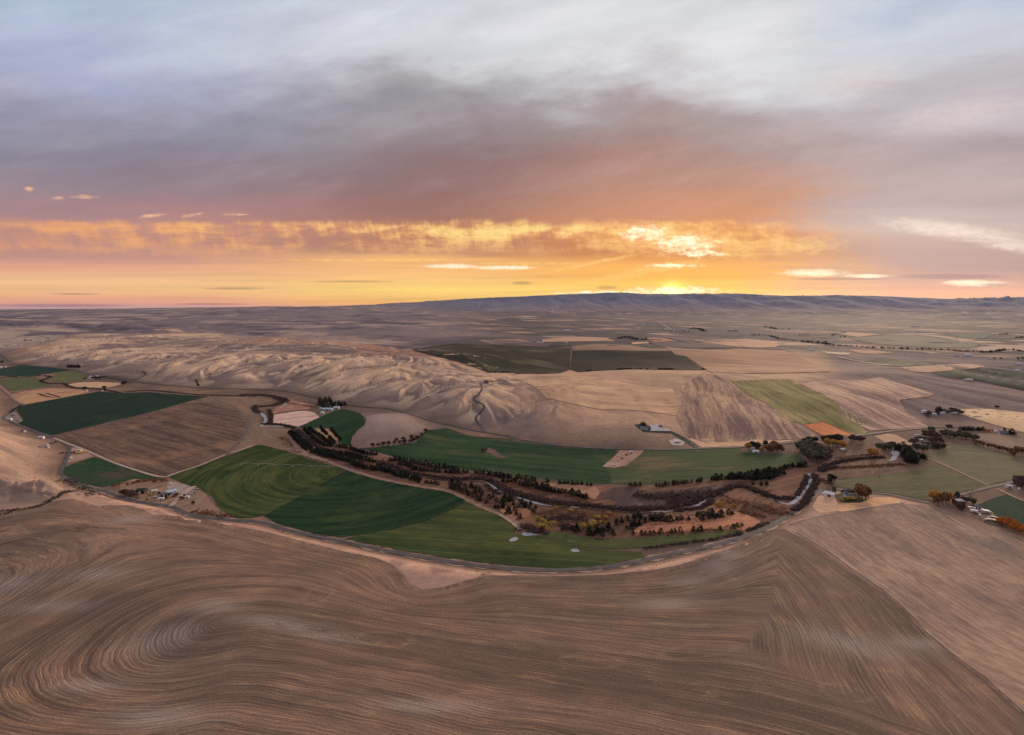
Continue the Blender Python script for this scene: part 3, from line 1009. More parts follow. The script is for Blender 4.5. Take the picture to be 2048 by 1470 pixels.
def contour_material():
    m, T = new_mat('worked_stubble')
    A = lambda n: S(T.nt, T.node('ShaderNodeAttribute', attribute_name=n).outputs['Fac'])
    pa, pb, w = A('phase_a'), A('phase_b'), A('side')
    geo = T.node('ShaderNodeNewGeometry')
    x, y, z = T.sep(geo.outputs['Position'])
    fp = T.xyz(x, y, 0.0)
    wq = T.noise(fp, 0.035, 3, 0.55)
    pa2 = pa + (wq - 0.5) * 5.0
    def rows(p, sft):
        n = T.noise(T.xyz(p * 0.42, x * 0.014 + sft, y * 0.014), 1.0, 3, 0.65)
        fz = T.noise(T.xyz(p * 1.7, x * 0.05 + sft, y * 0.05), 1.0, 3, 0.7)
        per = (p * 2.45 + n * 9.0).sin() * 0.5 + 0.5                    # one machine pass after the other
        return n, fz, per
    na, fa, ra = rows(pa2, 0.0)
    nb_, fb, rb = rows(pb, 40.0)
    n_, fz, per = na + (nb_ - na) * w, fa + (fb - fa) * w, ra + (rb - ra) * w
    pat = T.noise(fp, 0.0085, 5, 0.55)
    pat2 = T.noise(fp, 0.028, 6, 0.62)
    fuzz = T.noise(fp, 0.8, 7, 0.78)
    med = T.smooth(n_, 0.36, 0.64)
    fin = T.smooth(fz, 0.36, 0.64)
    keep = T.smooth(pat2 + (pat - 0.5) * 0.6, 0.34, 0.62) * (T.smooth(pa, 6.0, 45.0) * 0.8 + 0.2)               # rows wear away in patches
    ba = T.noise(T.xyz(pa2 * 0.085, x * 0.006, y * 0.006), 1.0, 2, 0.5)
    bb = T.noise(T.xyz(pb * 0.085, x * 0.006 + 9.0, y * 0.006), 1.0, 2, 0.5)
    broad = T.smooth(ba + (bb - ba) * w, 0.38, 0.62)
    c = T.mix(broad * 0.26 - 0.08 + med * (T.smooth(pa, 5.0, 50.0) * 0.24 + 0.10) + per * keep * 0.26 + fin * 0.24, alb((82, 67, 61)), alb((138, 111, 95)))
    straw = T.smooth(pat2 * 0.7 + n_ * 0.5, 0.58, 0.80) * T.smooth(fin * 0.5 + fuzz * 0.8, 0.5, 0.9)
    c = T.mix(straw * 0.52, c, alb((166, 128, 94)))                     # standing straw
    c = T.mix(T.smooth(pat, 0.52, 0.70) * 0.55, c, alb((84, 68, 64)))
    pale = T.noise(fp, 0.0145, 4, 0.5)
    att = A('pale')
    grey = (att * 1.0 + T.smooth(pale, 0.62, 0.78) * 0.4).mini(1.0)
    c = T.mix(grey * (0.12 + per * 0.28 + fin * 0.42), c, alb((158, 142, 136)))       # pale subsoil on worn knobs
    # loops where the machine turned
    ring = None
    for (ru, rv, rw, rh) in ((768, 1282, 62, 16), (1400, 1302, 95, 15), (1185, 1325, 70, 14), (1690, 1388, 42, 17), (40, 1142, 40, 30), (270, 1392, 60, 12), (640, 1190, 26, 22), (960, 1398, 60, 10)):
        q0 = unproj([(ru, rv), (ru + rw, rv), (ru, rv - rh)])
        ax_, ay_ = abs(q0[1, 0] - q0[0, 0]), abs(q0[2, 1] - q0[0, 1])
        dx_, dy_ = (x - float(q0[0, 0])) * (1 / ax_), (y - float(q0[0, 1])) * (1 / ay_)
        d = (dx_ * dx_ + dy_ * dy_).sqrt() + (pat2 - 0.5) * 0.9
        rr_ = T.smooth((d - 0.9).absv(), 0.0, 0.22, 1.0, 0.0)
        ring = rr_ if ring is None else ring.maxi(rr_)
    c = T.mix(ring * fin * 0.24, c, alb((168, 140, 118)))
    c = T.scale(c, 0.94 + (fuzz - 0.5) * 1.4)
    finish(T, c, 0.96, med * 0.3 + per * 0.5 + fin * 0.35 + fuzz * 0.8, 0.7, 0.5, 0.03)
    return m


PALE_SPOTS = [(430, 1215, 60, 16), (330, 1280, 60, 30), (560, 1250, 110, 14), (180, 1375, 70, 14), (320, 1440, 110, 25), (260, 1040, 60, 14), (860, 1415, 120, 16), (1460, 1110, 34, 10), (1440, 1135, 40, 16), (1385, 1165, 45, 10),
              (1330, 1210, 80, 12), (1700, 1290, 110, 24), (1830, 1290, 70, 14), (200, 1150, 60, 14), (20, 1170, 50, 20), (640, 1275, 90, 9), (100, 1215, 90, 12)]


def pale_attr(W):
    r = np.zeros(len(W))
    u = U0 + W[:, 0] / W[:, 1] * F
    for (pu, pv, ru, rv) in PALE_SPOTS:
        c = unproj([(pu, pv), (pu + ru, pv), (pu, pv - rv)])
        a, b = abs(c[1, 0] - c[0, 0]), max(abs(c[2, 1] - c[0, 1]), 2.0)
        d = ((W[:, 0] - c[0, 0]) / a) ** 2 + ((W[:, 1] - c[0, 1]) / b) ** 2
        r = np.maximum(r, np.exp(-d * 1.2) * 0.9)
    return r


sheet('hill_field', EDGE_PX + FENCE_PX + [(2600, 2000), (-620, 2000)], contour_material(), 0.9, 12.0,
      label='brown worked stubble field with curving contour rows on the near hillside', jit=0.0,
      attrs=dict(phase_a=phase_a, phase_b=phase_b, side=side_b, pale=pale_attr), edge=6.0)
sheet('stubble_field', P('H', 290, 942, 450, 893, 650, 853, 850, 823, 1050, 788, 1150, 779, 1350, 792, 1560, 862, 1750, 932, 1870, 962, 2048, 1042) + [(2300, 1145), (2620, 1225), (2620, 1890)] + [(u + 5, v - 2) for u, v in FENCE_PX[::-1]],
      field_mat('pale_stubble', (118, 96, 86), (150, 122, 104), rowdir([(1609, 1080), (1970, 1362)]), 2.4, 0.55, (98, 83, 80), 0.012, 0.75, 0.75, 0.5), 0.45, 13.0,
      label='pale dry stubble field right of the weedy fence line', jit=0.2)
print('foreground', round(time.time() - _T0, 1))

PIVOT = unproj([P('F', 802, 600)[0]])[0][:2]
FIELDS = [
    # name, polygon, colours, row direction by two pixels, spacing, row strength, patch colour, patch amount, offset, ymin, label
    ('green_field', P('U', 290, 905, 400, 868, 700, 808, 1040, 745, 1420, 682, 1560, 652, 1760, 672, 1900, 700) + P('A', 1000, 825, 1180, 817, 1350, 832, 1660, 853, 1480, 902, 1250, 965, 1000, 1032, 820, 1078) + P('E', 1060, 8, 800, 75, 590, 125, 415, 163, 330, 140, 230, 100, 140, 70) + P('U', 370, 1112, 300, 1000, 258, 950),
     (22, 39, 32), (36, 52, 40), [(100, 850), (300, 800)], 9, .4, (46, 56, 38), .6, .35, 0, 'large dark green field in the valley below the left hills'),
    ('green_field', P('U', -900, 400, 0, 300, 350, 234, 700, 264, 1100, 320, 900, 350, 600, 400, 250, 420, 0, 405, -900, 480), (30, 50, 42), (40, 60, 48), [(0, 745), (120, 742)], 14, .4, None, .3, .5, 0, 'dark green field at the left edge beside the highway'),
    ('green_field', P('U', -600, 500, 0, 470, 300, 430, 560, 425, 640, 470, 700, 520, 860, 562, 620, 600, 160, 648, 100, 600, 30, 540, -300, 560), (76, 82, 52), (92, 94, 62), [(0, 770), (90, 768)], 10, .4, (104, 96, 76), .5, .4, 0, 'light green pasture inside the creek bend at far left'),
    ('green_field', P('U', 830, 440, 890, 356, 1100, 326, 1290, 352, 1390, 398, 1330, 458, 1300, 488, 1060, 520, 950, 508, 820, 490), (84, 86, 54), (100, 98, 64), [(110, 755), (160, 752)], 10, .4, (110, 100, 76), .5, .4, 0, 'light green pasture beside the white farm under the highway'),
    ('stubble_field', P('U', 165, 705, 400, 652, 820, 603, 1000, 612, 1270, 622, 1420, 662, 1000, 750, 700, 805, 380, 855, 262, 795), (164, 124, 96), (184, 140, 106), [(40, 800), (150, 780)], 10, .5, (122, 88, 72), .8, .3, 0, 'strip of tan stubble above the large dark green field'),
    ('stubble_field', P('U', 1060, 545, 1250, 512, 1500, 502, 1880, 520, 1910, 545, 1680, 598, 1300, 588, 1130, 578), (188, 146, 116), (200, 160, 128), [(150, 772), (230, 768)], 10, .4, (160, 122, 96), .5, .4, 0, 'small pale tan field between creek and highway'),
    ('gravel_lot', P('U', 62, 1082, 180, 990, 250, 985, 368, 1115, 250, 1165), (118, 104, 98), (132, 116, 108), None, 12, .3, None, .4, .45, 0, 'grey gravel lot at the corner of the dark green field'),
    ('fallow_ground', P('A', 1560, 884, 1670, 862, 2040, 872) + P('F', 60, 60, 215, 66, 120, 110, 104, 160, 140, 210, 160, 262, 240, 288, 360, 304, 180, 384, 60, 434, -100, 486) + P('E', 1812, 318, 1900, 220, 1960, 130, 1965, 60, 1900, 0), (112, 90, 78), (134, 106, 88), [(430, 800), (500, 860)], 14, .5, (92, 76, 68), .7, .22, 0, 'brown fallow ground between the round field and the creek'),
    ('plowed_field', P('E', 417, 176, 590, 137, 800, 84) + P('A', 830, 1083, 1100, 1009, 1250, 970, 1480, 907, 1700, 897, 1800, 922, 1900, 972, 1960, 1040) + P('E', 1972, 60, 1962, 130, 1900, 220, 1800, 313, 1600, 398, 1322, 488, 1150, 448, 900, 364, 700, 275, 560, 225), (78, 61, 55), (114, 88, 74), [(200, 830), (470, 905)], 10, .6, (140, 106, 84), .7, .42, 0, 'brown plowed pivot field with rounded right edge'),
    ('green_field', P('E', 520, 422, 580, 392, 750, 338, 850, 362, 950, 397, 1150, 462, 1285, 500, 1200, 522, 1080, 507, 900, 562, 812, 580, 700, 557, 560, 520, 492, 480), (34, 56, 38), (46, 66, 42), [(140, 940), (280, 960)], 9, .4, (84, 66, 60), .75, .35, 0, 'small green field with a reddish middle beside the road bend'),
    ('gravel_lot', P('E', 562, 268, 622, 256, 748, 332, 545, 384, 530, 362), (160, 132, 116), (140, 112, 100), None, 8, .3, None, .5, .3, 0, 'pale gravel yard with yellow farm wagons'),
    ('green_field', P('E', 1352, 497, 1560, 417, 1800, 332, 2048, 247) + P('F', 60, 440, 130, 415, 175, 416, 350, 460, 500, 515, 640, 556, 800, 600, 700, 657, 500, 772, 300, 882, 180, 946, 100, 962, 0, 966) + P('E', 1880, 826, 1750, 742, 1700, 652, 1600, 590, 1450, 540), (42, 55, 29), (74, 78, 42), 'pivot', 9, .7, (36, 50, 30), .9, .35, 0, 'mid green pivot quadrant beside the farmstead'),
    ('green_field', P('F', 802, 602, 860, 617, 1000, 660, 1200, 706, 1400, 746, 1600, 776, 1728, 832, 1600, 900, 1400, 985, 1150, 1050, 900, 1092, 750, 1112, 560, 1086, 380, 1036, 260, 998, 182, 948), (20, 40, 28), (38, 58, 36), 'pivot', 9, .7, (56, 66, 38), .8, .38, 0, 'dark green fan shaped pivot quadrant in the middle of the valley'),
    ('green_field', P('F', 1730, 836, 1850, 892, 2000, 985) + P('R', 60, 690, 200, 800, 270, 850, 200, 930) + P('G', 300, 965, 420, 990, 560, 1030, 640, 1060, 860, 1075, 1080, 1085, 1100, 1128, 900, 1170, 700, 1198, 460, 1213, 200, 1203, 0, 1180) + [(950, 1124), (900, 1117), (850, 1109), (800, 1100), (735, 1088), (690, 1078)] + P('F', 900, 1093, 1150, 1052, 1400, 987, 1600, 902), (46, 55, 30), (78, 80, 44), [(760, 1080), (1100, 1100)], 13, .45, (50, 66, 42), .9, .35, 0, 'olive green field with small ponds along the road bend'),
    ('green_field', P('G', 430, 922, 600, 962, 760, 988, 1000, 982, 1300, 962, 1600, 937, 1800, 917, 1838, 930, 1600, 984, 1400, 1010, 1150, 1046, 900, 1062, 650, 1054, 560, 1024, 420, 985, 310, 958), (66, 72, 42), (82, 84, 50), [(1150, 1085), (1450, 1070)], 10, .45, (96, 88, 58), .6, .38, 0, 'narrow green strip field below the planted conifer rows'),
    ('green_field', P('F', 440, 282, 560, 227, 700, 162, 780, 142, 900, 172, 950, 217, 940, 260, 880, 310, 846, 350, 835, 400, 840, 424, 760, 405, 735, 390, 760, 370, 690, 290, 600, 280, 500, 297), (28, 50, 34), (38, 60, 38), [(620, 850), (720, 830)], 9, .4, (52, 72, 46), .5, .35, 0, 'small dark green field below the farm in the conifers'),
    ('dry_grass', P('F', 570, 297, 620, 290, 700, 310, 740, 372, 708, 405, 650, 370, 600, 332), (180, 138, 96), (196, 152, 108), None, 8, .4, (160, 116, 84), .5, .45, 0, 'golden dry grass between the young conifer rows'),
    ('dry_pond', P('F', 222, 222, 262, 186, 330, 176, 420, 161, 500, 156, 560, 171, 598, 206, 520, 241, 440, 275, 340, 257, 250, 247), (206, 170, 152), (190, 152, 138), None, 10, .4, (150, 128, 122), .9, .35, 0, 'pale dried out pond bed near the creek'),
    ('marsh', P('F', 350, 62, 450, 92, 560, 112, 520, 142, 400, 152, 300, 165, 240, 182, 275, 120), (158, 112, 92), (132, 94, 80), None, 8, .4, (186, 140, 116), .7, .3, 0, 'reddish marsh grass beside the creek'),
    ('green_field', P('F', 900, 440, 1000, 434, 1150, 420, 1330, 395, 1340, 350, 1410, 302, 1560, 288, 1750, 352, 2048, 368) + P('G', 100, 232, 250, 257, 500, 290, 880, 306, 902, 330, 880, 370, 790, 432, 832, 448, 850, 562, 700, 568, 400, 540, 150, 508, 0, 488) + P('F', 1900, 622, 1660, 596, 1400, 542, 1150, 502, 1080, 478), (26, 48, 30), (48, 70, 42), [(900, 925), (1150, 950)], 12, .5, (84, 80, 56), .7, .35, 0, 'long deep green field north of the creek'),
    ('green_field', P('G', 852, 562, 832, 448, 900, 446, 1000, 400, 1090, 332, 1110, 308, 1550, 302, 1830, 292, 1850, 322, 2048, 332) + P('H', 60, 405, 250, 397, 350, 392, 430, 478, 200, 508, 0, 538) + P('G', 1850, 495, 1700, 513, 1300, 556, 1000, 572), (54, 66, 44), (68, 76, 50), [(1250, 940), (1600, 920)], 11, .5, (116, 94, 70), .55, .35, 0, 'long olive green field reaching right to the big willows'),
    ('gravel_lot', P('G', 782, 432, 840, 385, 900, 330, 915, 309, 1100, 311, 1050, 360, 960, 428, 870, 444), (158, 122, 106), (138, 106, 94), None, 8, .3, (180, 146, 128), .8, .5, 0, 'pale dirt yard cutting into the long green field'),
    ('fallow_ground', P('F', 1820, 452, 1870, 438, 1920, 452, 1960, 488, 2010, 510, 1950, 517, 1880, 478), (110, 88, 78), (92, 74, 68), None, 8, .3, None, .4, .5, 0, 'small bare brown patch inside the long green field'),
    ('stubble_field', P('C', 60, 718, 300, 703, 600, 688, 800, 722, 1000, 762, 1280, 792, 1340, 850, 1362, 920, 1305, 1005, 1000, 962, 700, 958, 400, 892, 275, 862, 180, 772), (176, 138, 110), (208, 166, 130), [(1120, 790), (1330, 800)], 16, .55, (156, 122, 104), .8, .8, 0, 'bright tan stubble field on the rounded knoll'),
    ('plowed_field', P('C', 1345, 772, 1500, 684, 1610, 673, 1700, 722, 1900, 852, 2048, 922) + P('D', 130, 1070, 232, 1160) + P('H', 190, 100, 420, 240, 500, 268, 380, 292, 200, 300, 0, 306) + P('G', 1600, 262, 1520, 240, 1430, 200, 1380, 120, 1340, 30) + P('C', 1340, 1000, 1395, 900), (128, 100, 90), (178, 142, 114), [(1390, 770), (1420, 860)], 13, .85, (112, 90, 88), .6, .7, 0, 'brown field with bold curving rows right of the tan knoll'),
    ('dry_grass', P('G', 1440, 222, 1520, 203, 1640, 196, 1900, 212, 2048, 230) + P('H', 200, 305, 380, 296, 240, 318, 120, 324, 0, 326) + P('G', 1860, 277, 1540, 288), (186, 144, 114), (204, 160, 126), None, 10, .4, (160, 124, 104), .6, .6, 0, 'tan roadside grass above the highway'),
    ('hay_field', P('C', 1752, 732, 1900, 722, 2048, 717) + P('D', 195, 795, 215, 832, 450, 922, 640, 1052, 700, 1102, 860, 1160) + P('H', 820, 190, 880, 245, 850, 258, 770, 262, 640, 200, 545, 166, 395, 185, 300, 150, 200, 102) + P('D', 0, 990) + P('C', 1900, 852), (104, 96, 62), (142, 128, 84), [(1600, 780), (1720, 840)], 18, .7, (160, 136, 94), .8, .8, 0, 'greenish hay field with streaks on the farmed rise'),
    ('hay_field', P('H', 396, 188, 546, 169, 770, 264, 600, 272, 532, 262), (186, 112, 72), (200, 124, 80), [(1640, 848), (1705, 870)], 6, .6, None, .3, .9, 0, 'small bright orange field beside the highway'),
    ('stubble_field', P('D', 245, 832, 480, 798, 740, 803, 900, 778, 1000, 810, 1330, 912, 1290, 934, 1050, 962, 1100, 1050) + P('H', 1180, 100, 1330, 202, 1050, 222, 900, 232, 700, 130, 660, 20) + P('D', 640, 1050, 450, 920), (142, 112, 100), (190, 152, 126), [(1620, 780), (1760, 840)], 14, .9, (120, 98, 92), .6, .8, 0, 'pinkish tan field with wavy cut rows'),
    ('stubble_field', P('H', 1560, 72, 1680, 66, 1800, 68, 2048, 95) + [(2300, 850), (2300, 905)] + P('H', 2048, 240, 1850, 192, 1700, 148, 1585, 106), (196, 160, 124), (208, 172, 134), [(1920, 820), (2048, 850)], 12, .4, None, .4, .5, 0, 'pale golden stubble field at the right edge'),
    # behind the tan ridge
    ('plowed_field', P('B', 1240, 478, 1420, 450, 1600, 428, 1740, 440, 2048, 442) + P('C', 200, 452, 470, 470, 462, 640, 300, 700, 0, 712) + P('B', 1960, 700, 1700, 600, 1500, 545, 1350, 510), (30, 32, 28), (58, 54, 45), [(880, 700), (1000, 740)], 30, .5, (92, 84, 62), .9, 1.6, 1750, 'dark olive field behind the northern slope'),
    ('green_field', P('C', 480, 488, 900, 486, 1275, 490, 1310, 520, 1390, 532, 1500, 612, 1600, 662, 1400, 690, 1100, 692, 800, 704, 620, 680, 465, 640), (22, 26, 24), (46, 42, 40), [(1150, 740), (1400, 735)], 26, .45, (62, 52, 49), .9, 1.6, 1750, 'very dark field beyond the tan knoll'),
    ('stubble_field', P('X', 270, 400, 640, 440, 1100, 420, 1560, 440, 1900, 598, 2048, 612, 2048, 668, 1500, 684, 850, 690, 770, 682, 650, 602, 500, 502, 380, 482), (158, 118, 98), (190, 144, 112), [(1420, 715), (1640, 730)], 30, .6, (136, 106, 92), .7, 1.5, 1600, 'orange tan rolling field in the middle distance'),
    ('green_field', P('Y', 350, 545, 500, 522, 750, 520, 1000, 552, 1120, 576, 900, 590, 740, 600, 600, 586), (56, 64, 54), (68, 74, 62), None, 25, .3, None, .3, 1.0, 1500, 'dark green lens shaped field right of the rolling farmland'),
    ('stubble_field', P('Y', 740, 606, 1000, 590, 1400, 570, 1560, 580, 1650, 605, 1300, 636, 1020, 662, 860, 650), (170, 134, 110), (186, 146, 116), None, 25, .4, None, .4, 1.0, 1500, 'tan field above the dark field at far right'),
    ('green_field', P('Y', 1060, 666, 1300, 642, 1640, 614, 1800, 627, 2048, 662) + [(2300, 760), (2300, 800)] + P('Y', 2048, 850, 1800, 800, 1600, 752, 1250, 716), (48, 56, 50), (64, 68, 60), None, 25, .4, (60, 74, 56), .6, 1.0, 1400, 'dark green field running off the right edge'),
    ('green_field', P('Y', 1200, 245, 1700, 250, 1750, 265, 1540, 310, 1400, 290), (58, 78, 66), (70, 88, 72), None, 30, .3, None, .3, 1.5, 2000, 'green field far out in the broad valley at right'),
    ('stubble_field', P('Y', 850, 260, 1100, 265, 1560, 320, 1400, 340, 1150, 290), (170, 136, 116), (180, 146, 124), None, 30, .3, None, .3, 1.5, 2000, 'long tan strip below the far green field'),
    ('stubble_field', P('X', 640, 350, 1000, 340, 1250, 343, 1450, 358, 1525, 380, 1450, 402, 1300, 408, 1100, 400, 800, 366), (186, 142, 112), (198, 154, 122), None, 30, .3, None, .4, 1.5, 2000, 'tan round ended pivot field in the middle distance'),
    ('fallow_ground', P('X', 90, 350, 600, 355, 1000, 390, 1180, 411, 950, 408, 700, 413, 450, 404, 250, 402, 200, 396), (92, 80, 80), (104, 88, 86), None, 30, .3, None, .3, 1.5, 1900, 'dark fallow strip left of the round ended field'),
    ('stubble_field', P('W', 320, 290, 600, 262, 900, 246, 1300, 260, 1290, 277, 1400, 302, 1100, 312, 700, 317, 330, 322), (188, 146, 118), (198, 156, 126), None, 30, .3, None, .3, 1.5, 2000, 'pale tan field beyond the dark fields'),
    ('hay_field', P('X', 70, 300, 230, 298, 400, 336, 150, 346), (176, 122, 100), (184, 130, 104), None, 30, .3, None, .3, 1.5, 2000, 'pinkish field beside the straight far road'),
    ('stubble_field', P('W', 1620, 330, 1870, 325, 1890, 346, 1650, 356), (214, 176, 130), (220, 184, 138), None, 30, .3, None, .3, 2.0, 2000, 'tiny bright straw field in the middle distance'),
    ('green_field', P('W', 460, 350, 740, 360, 760, 386, 420, 396), (58, 66, 56), (66, 74, 62), None, 30, .3, None, .3, 2.0, 2000, 'small dark green field under the pale tan field'),
    ('hay_field', P('W', 760, 390, 1080, 352, 1640, 372, 2040, 440, 2040, 464, 1560, 450, 780, 440), (144, 112, 94), (158, 122, 98), None, 30, .4, None, .4, 1.5, 2000, 'brown strip just above the very dark field'),
    ('stubble_field', P('Y', 1480, 410, 1700, 382, 2048, 366, 2200, 370, 2200, 440, 2048, 432, 1720, 450), (164, 136, 120), (174, 144, 126), None, 30, .3, None, .3, 1.5, 2000, 'pale field behind the tree line at far right'),
    ('hay_field', P('Y', 160, 420, 380, 420, 690, 450, 500, 466, 330, 461), (176, 124, 98), (188, 134, 104), None, 30, .3, None, .3, 1.5, 2000, 'orange field before the long tree line'),
    ('stubble_field', P('Y', -100, 436, 0, 445, 230, 456, 190, 476, 0, 470), (196, 164, 138), (204, 170, 142), None, 30, .3, None, .3, 1.8, 2000, 'pale sliver of field below the long tree line'),
    ('stubble_field', P('Y', 90, 255, 200, 236, 540, 256, 300, 286), (178, 136, 114), (188, 146, 120), None, 30, .3, None, .3, 1.8, 2000, 'pinkish tan field among the far trees'),
    ('green_field', P('Y', 200, 300, 540, 272, 850, 266, 1150, 300, 1380, 345, 1600, 360, 1500, 400, 900, 390, 420, 350), (96, 98, 82), (110, 104, 90), None, 30, .3, (122, 102, 92), .7, 1.5, 2000, 'dull green field behind the long tree line'),
    # right of the creek
    ('green_field', P('H', 612, 642, 640, 602, 900, 572, 1200, 532, 1400, 482, 1640, 582, 1788, 642, 1570, 692, 1372, 752, 1250, 738, 1080, 702, 900, 680, 660, 654), (78, 78, 54), (92, 88, 60), [(1700, 970), (1900, 960)], 11, .4, (106, 90, 66), .6, .35, 0, 'olive pasture right of the creek mouth'),
    ('green_field', P('H', 1300, 402, 1400, 352, 1550, 337, 1700, 347, 1900, 402, 2048, 432) + [(2300, 960), (2300, 990)] + P('H', 2048, 585, 1850, 618, 1785, 636, 1600, 556, 1350, 448), (94, 86, 66), (108, 98, 76), [(1900, 920), (2040, 930)], 11, .4, (78, 82, 62), .6, .35, 0, 'dull green pasture at the right edge below the brush line'),
    ('green_field', P('J', 560, 742, 1000, 562, 1200, 522, 1554, 662) + [(2250, 1080), (2250, 1120)] + P('J', 1554, 1255, 1120, 1102, 900, 922, 700, 832), (26, 48, 38), (34, 58, 44), [(1960, 1010), (2048, 1040)], 9, .4, None, .4, .35, 0, 'dark green field beside the farm at the right edge'),
    ('dry_grass', P('K', 250, 1128, 60, 960, 200, 690, 330, 610, 420, 650, 620, 705, 700, 852, 735, 1050, 300, 1122), (176, 138, 114), (190, 150, 122), None, 7, .4, (204, 152, 110), .6, .3, 0, 'dry grass yard around the white barn'),
    ('dry_grass', P('K', 705, 852, 1300, 842, 1650, 702, 2048, 705, 2300, 760, 2300, 850, 2048, 868, 1700, 928, 1200, 1030, 900, 1098, 735, 1050), (192, 146, 108), (208, 160, 116), None, 7, .4, (160, 120, 92), .7, .3, 0, 'golden grass strip below the small house'),
    ('lawn', P('K', 640, 640, 900, 570, 1180, 560, 1300, 740, 1500, 760, 1300, 838, 880, 838, 705, 780), (60, 58, 38), (72, 68, 44), None, 6, .3, None, .4, .36, 0, 'dark lawn around the small house'),
    ('stubble_field', P('M', 640, 300, 900, 255, 1060, 290, 1240, 380, 1500, 480, 1480, 520, 1280, 470, 900, 450), (168, 132, 110), (180, 142, 116), [(1760, 875), (1840, 890)], 7, .5, None, .4, .4, 0, 'small tan field between highway and creek trees'),
    ('fallow_ground', P('P', 640, 700, 1200, 700, 1230, 600, 1540, 590, 2048, 700, 2048, 850, 1900, 900, 1300, 730), (118, 96, 86), (132, 106, 92), [(1960, 870), (2040, 890)], 9, .5, None, .4, .3, 0, 'brown field above the brush line at the right'),
    ('farm_yard', P('I', 0, 400, 300, 290, 700, 370, 960, 370, 1100, 345, 1400, 420, 1560, 480, 1750, 590, 1850, 750, 2040, 900, 2048, 1040, 1700, 1000, 1350, 930, 1150, 850, 800, 800, 500, 740, 250, 650, 0, 580), (122, 98, 84), (140, 112, 94), None, 6, .4, (168, 126, 84), .8, .3, 0, 'bare brown farmyard beside the road bend'),
    ('gravel_lot', P('I', 980, 370, 1100, 350, 1300, 400, 1500, 470, 1440, 560, 1300, 590, 1100, 560, 960, 480), (142, 122, 116), (158, 138, 130), None, 6, .3, None, .4, .45, 0, 'grey gravel pad behind the blue roofed house'),
    ('farm_yard', P('J', 420, 800, 600, 760, 880, 900, 1120, 1080, 1010, 1180, 700, 1080, 440, 950), (112, 90, 80), (136, 110, 96), None, 5, .4, (160, 124, 100), .8, .45, 0, 'cluttered dirt yard beside the dark green field'),
    ('paved_lot', P('O', 590, 205, 760, 208, 870, 270, 960, 282, 1060, 330, 620, 335, 640, 270), (196, 184, 178), (186, 174, 168), None, 6, .2, None, .2, .9, 0, 'pale concrete lot beside the hillside house'),
    ('lawn', P('O', 290, 200, 480, 190, 620, 235, 640, 270, 620, 335, 1060, 338, 1350, 480, 1620, 670, 1560, 690, 1300, 530, 1040, 380, 480, 350, 380, 280), (62, 66, 62), (76, 78, 70), None, 6, .3, None, .4, .8, 0, 'dark mown lawn and drive at the hillside house'),
    ('gravel_lot', P('O', 990, 520, 1180, 490, 1330, 560, 1280, 630, 1080, 630), (176, 156, 144), (200, 182, 170), None, 5, .4, None, .6, .6, 0, 'round pale gravel patch above the highway'),
    # creek bottom
    ('creek_bottom', P('F', 360, 305, 440, 284, 500, 300, 600, 350, 740, 412, 850, 432, 1000, 470, 1120, 510, 1400, 560, 1700, 612, 2048, 652) + P('G', 100, 515, 300, 537, 700, 580, 1000, 585, 1300, 570, 1700, 525, 2040, 477) + P('H', 200, 517, 430, 487, 520, 480, 640, 470, 600, 645, 555, 655, 490, 688, 400, 795, 280, 878, 150, 930, 0, 985) + P('G', 1840, 925, 1600, 936, 1300, 960, 1000, 980, 760, 985, 600, 958, 430, 918, 290, 950, 150, 850, 0, 760) + P('F', 1800, 862, 1600, 772, 1300, 716, 1000, 648, 800, 584, 600, 514, 480, 470, 370, 350), (88, 64, 55), (126, 89, 70), None, 9, .5, (68, 51, 47), .9, .28, 0, 'rusty brown grass bottom land along the creek'),
    ('creek_bottom', P('H', 470, 495, 640, 350, 760, 300, 950, 330, 1060, 450, 1250, 460, 1300, 480, 900, 560, 640, 600, 600, 650, 560, 652), (96, 71, 61), (128, 96, 78), None, 9, .5, (76, 57, 52), .9, .26, 0, 'brown bottom land around the creek on the right'),
    ('marsh', P('G', 770, 642, 870, 592, 1000, 590, 1150, 626, 1350, 612, 1600, 582, 1770, 566, 1790, 592, 1650, 662, 1500, 702, 1350, 742, 1100, 756, 850, 742, 900, 700, 780, 672), (84, 66, 64), (68, 52, 52), None, 8, .4, (148, 130, 126), .95, .42, 0, 'dark purple willow marsh with pale grey patches'),
    ('dry_grass', P('S', 240, 792, 600, 722, 900, 700, 1150, 600, 1280, 596, 1400, 622, 1600, 682, 1780, 772, 1700, 850, 1560, 898, 1100, 872, 740, 926, 300, 948, 0, 960, 100, 862), (150, 100, 76), (178, 122, 92), [(1290, 1060), (1480, 1045)], 5, .6, (168, 112, 86), .6, .42, 0, 'orange brown grass with planted conifer rows'),
    ('dry_grass', P('R', 450, 175, 800, 202, 1400, 242, 1460, 332, 1400, 432, 1150, 372, 1000, 302, 560, 182), (134, 97, 79), (160, 118, 94), [(1080, 970), (1200, 985)], 5, .6, None, .5, .42, 0, 'tan grass between the conifer rows north of the creek'),
    ('dry_grass', P('R', 0, 480, 150, 560, 400, 570, 520, 620, 400, 700, 250, 720, 0, 615), (142, 97, 74), (164, 114, 86), None, 5, .6, None, .5, .42, 0, 'orange grass among scattered conifers south of the creek'),
]
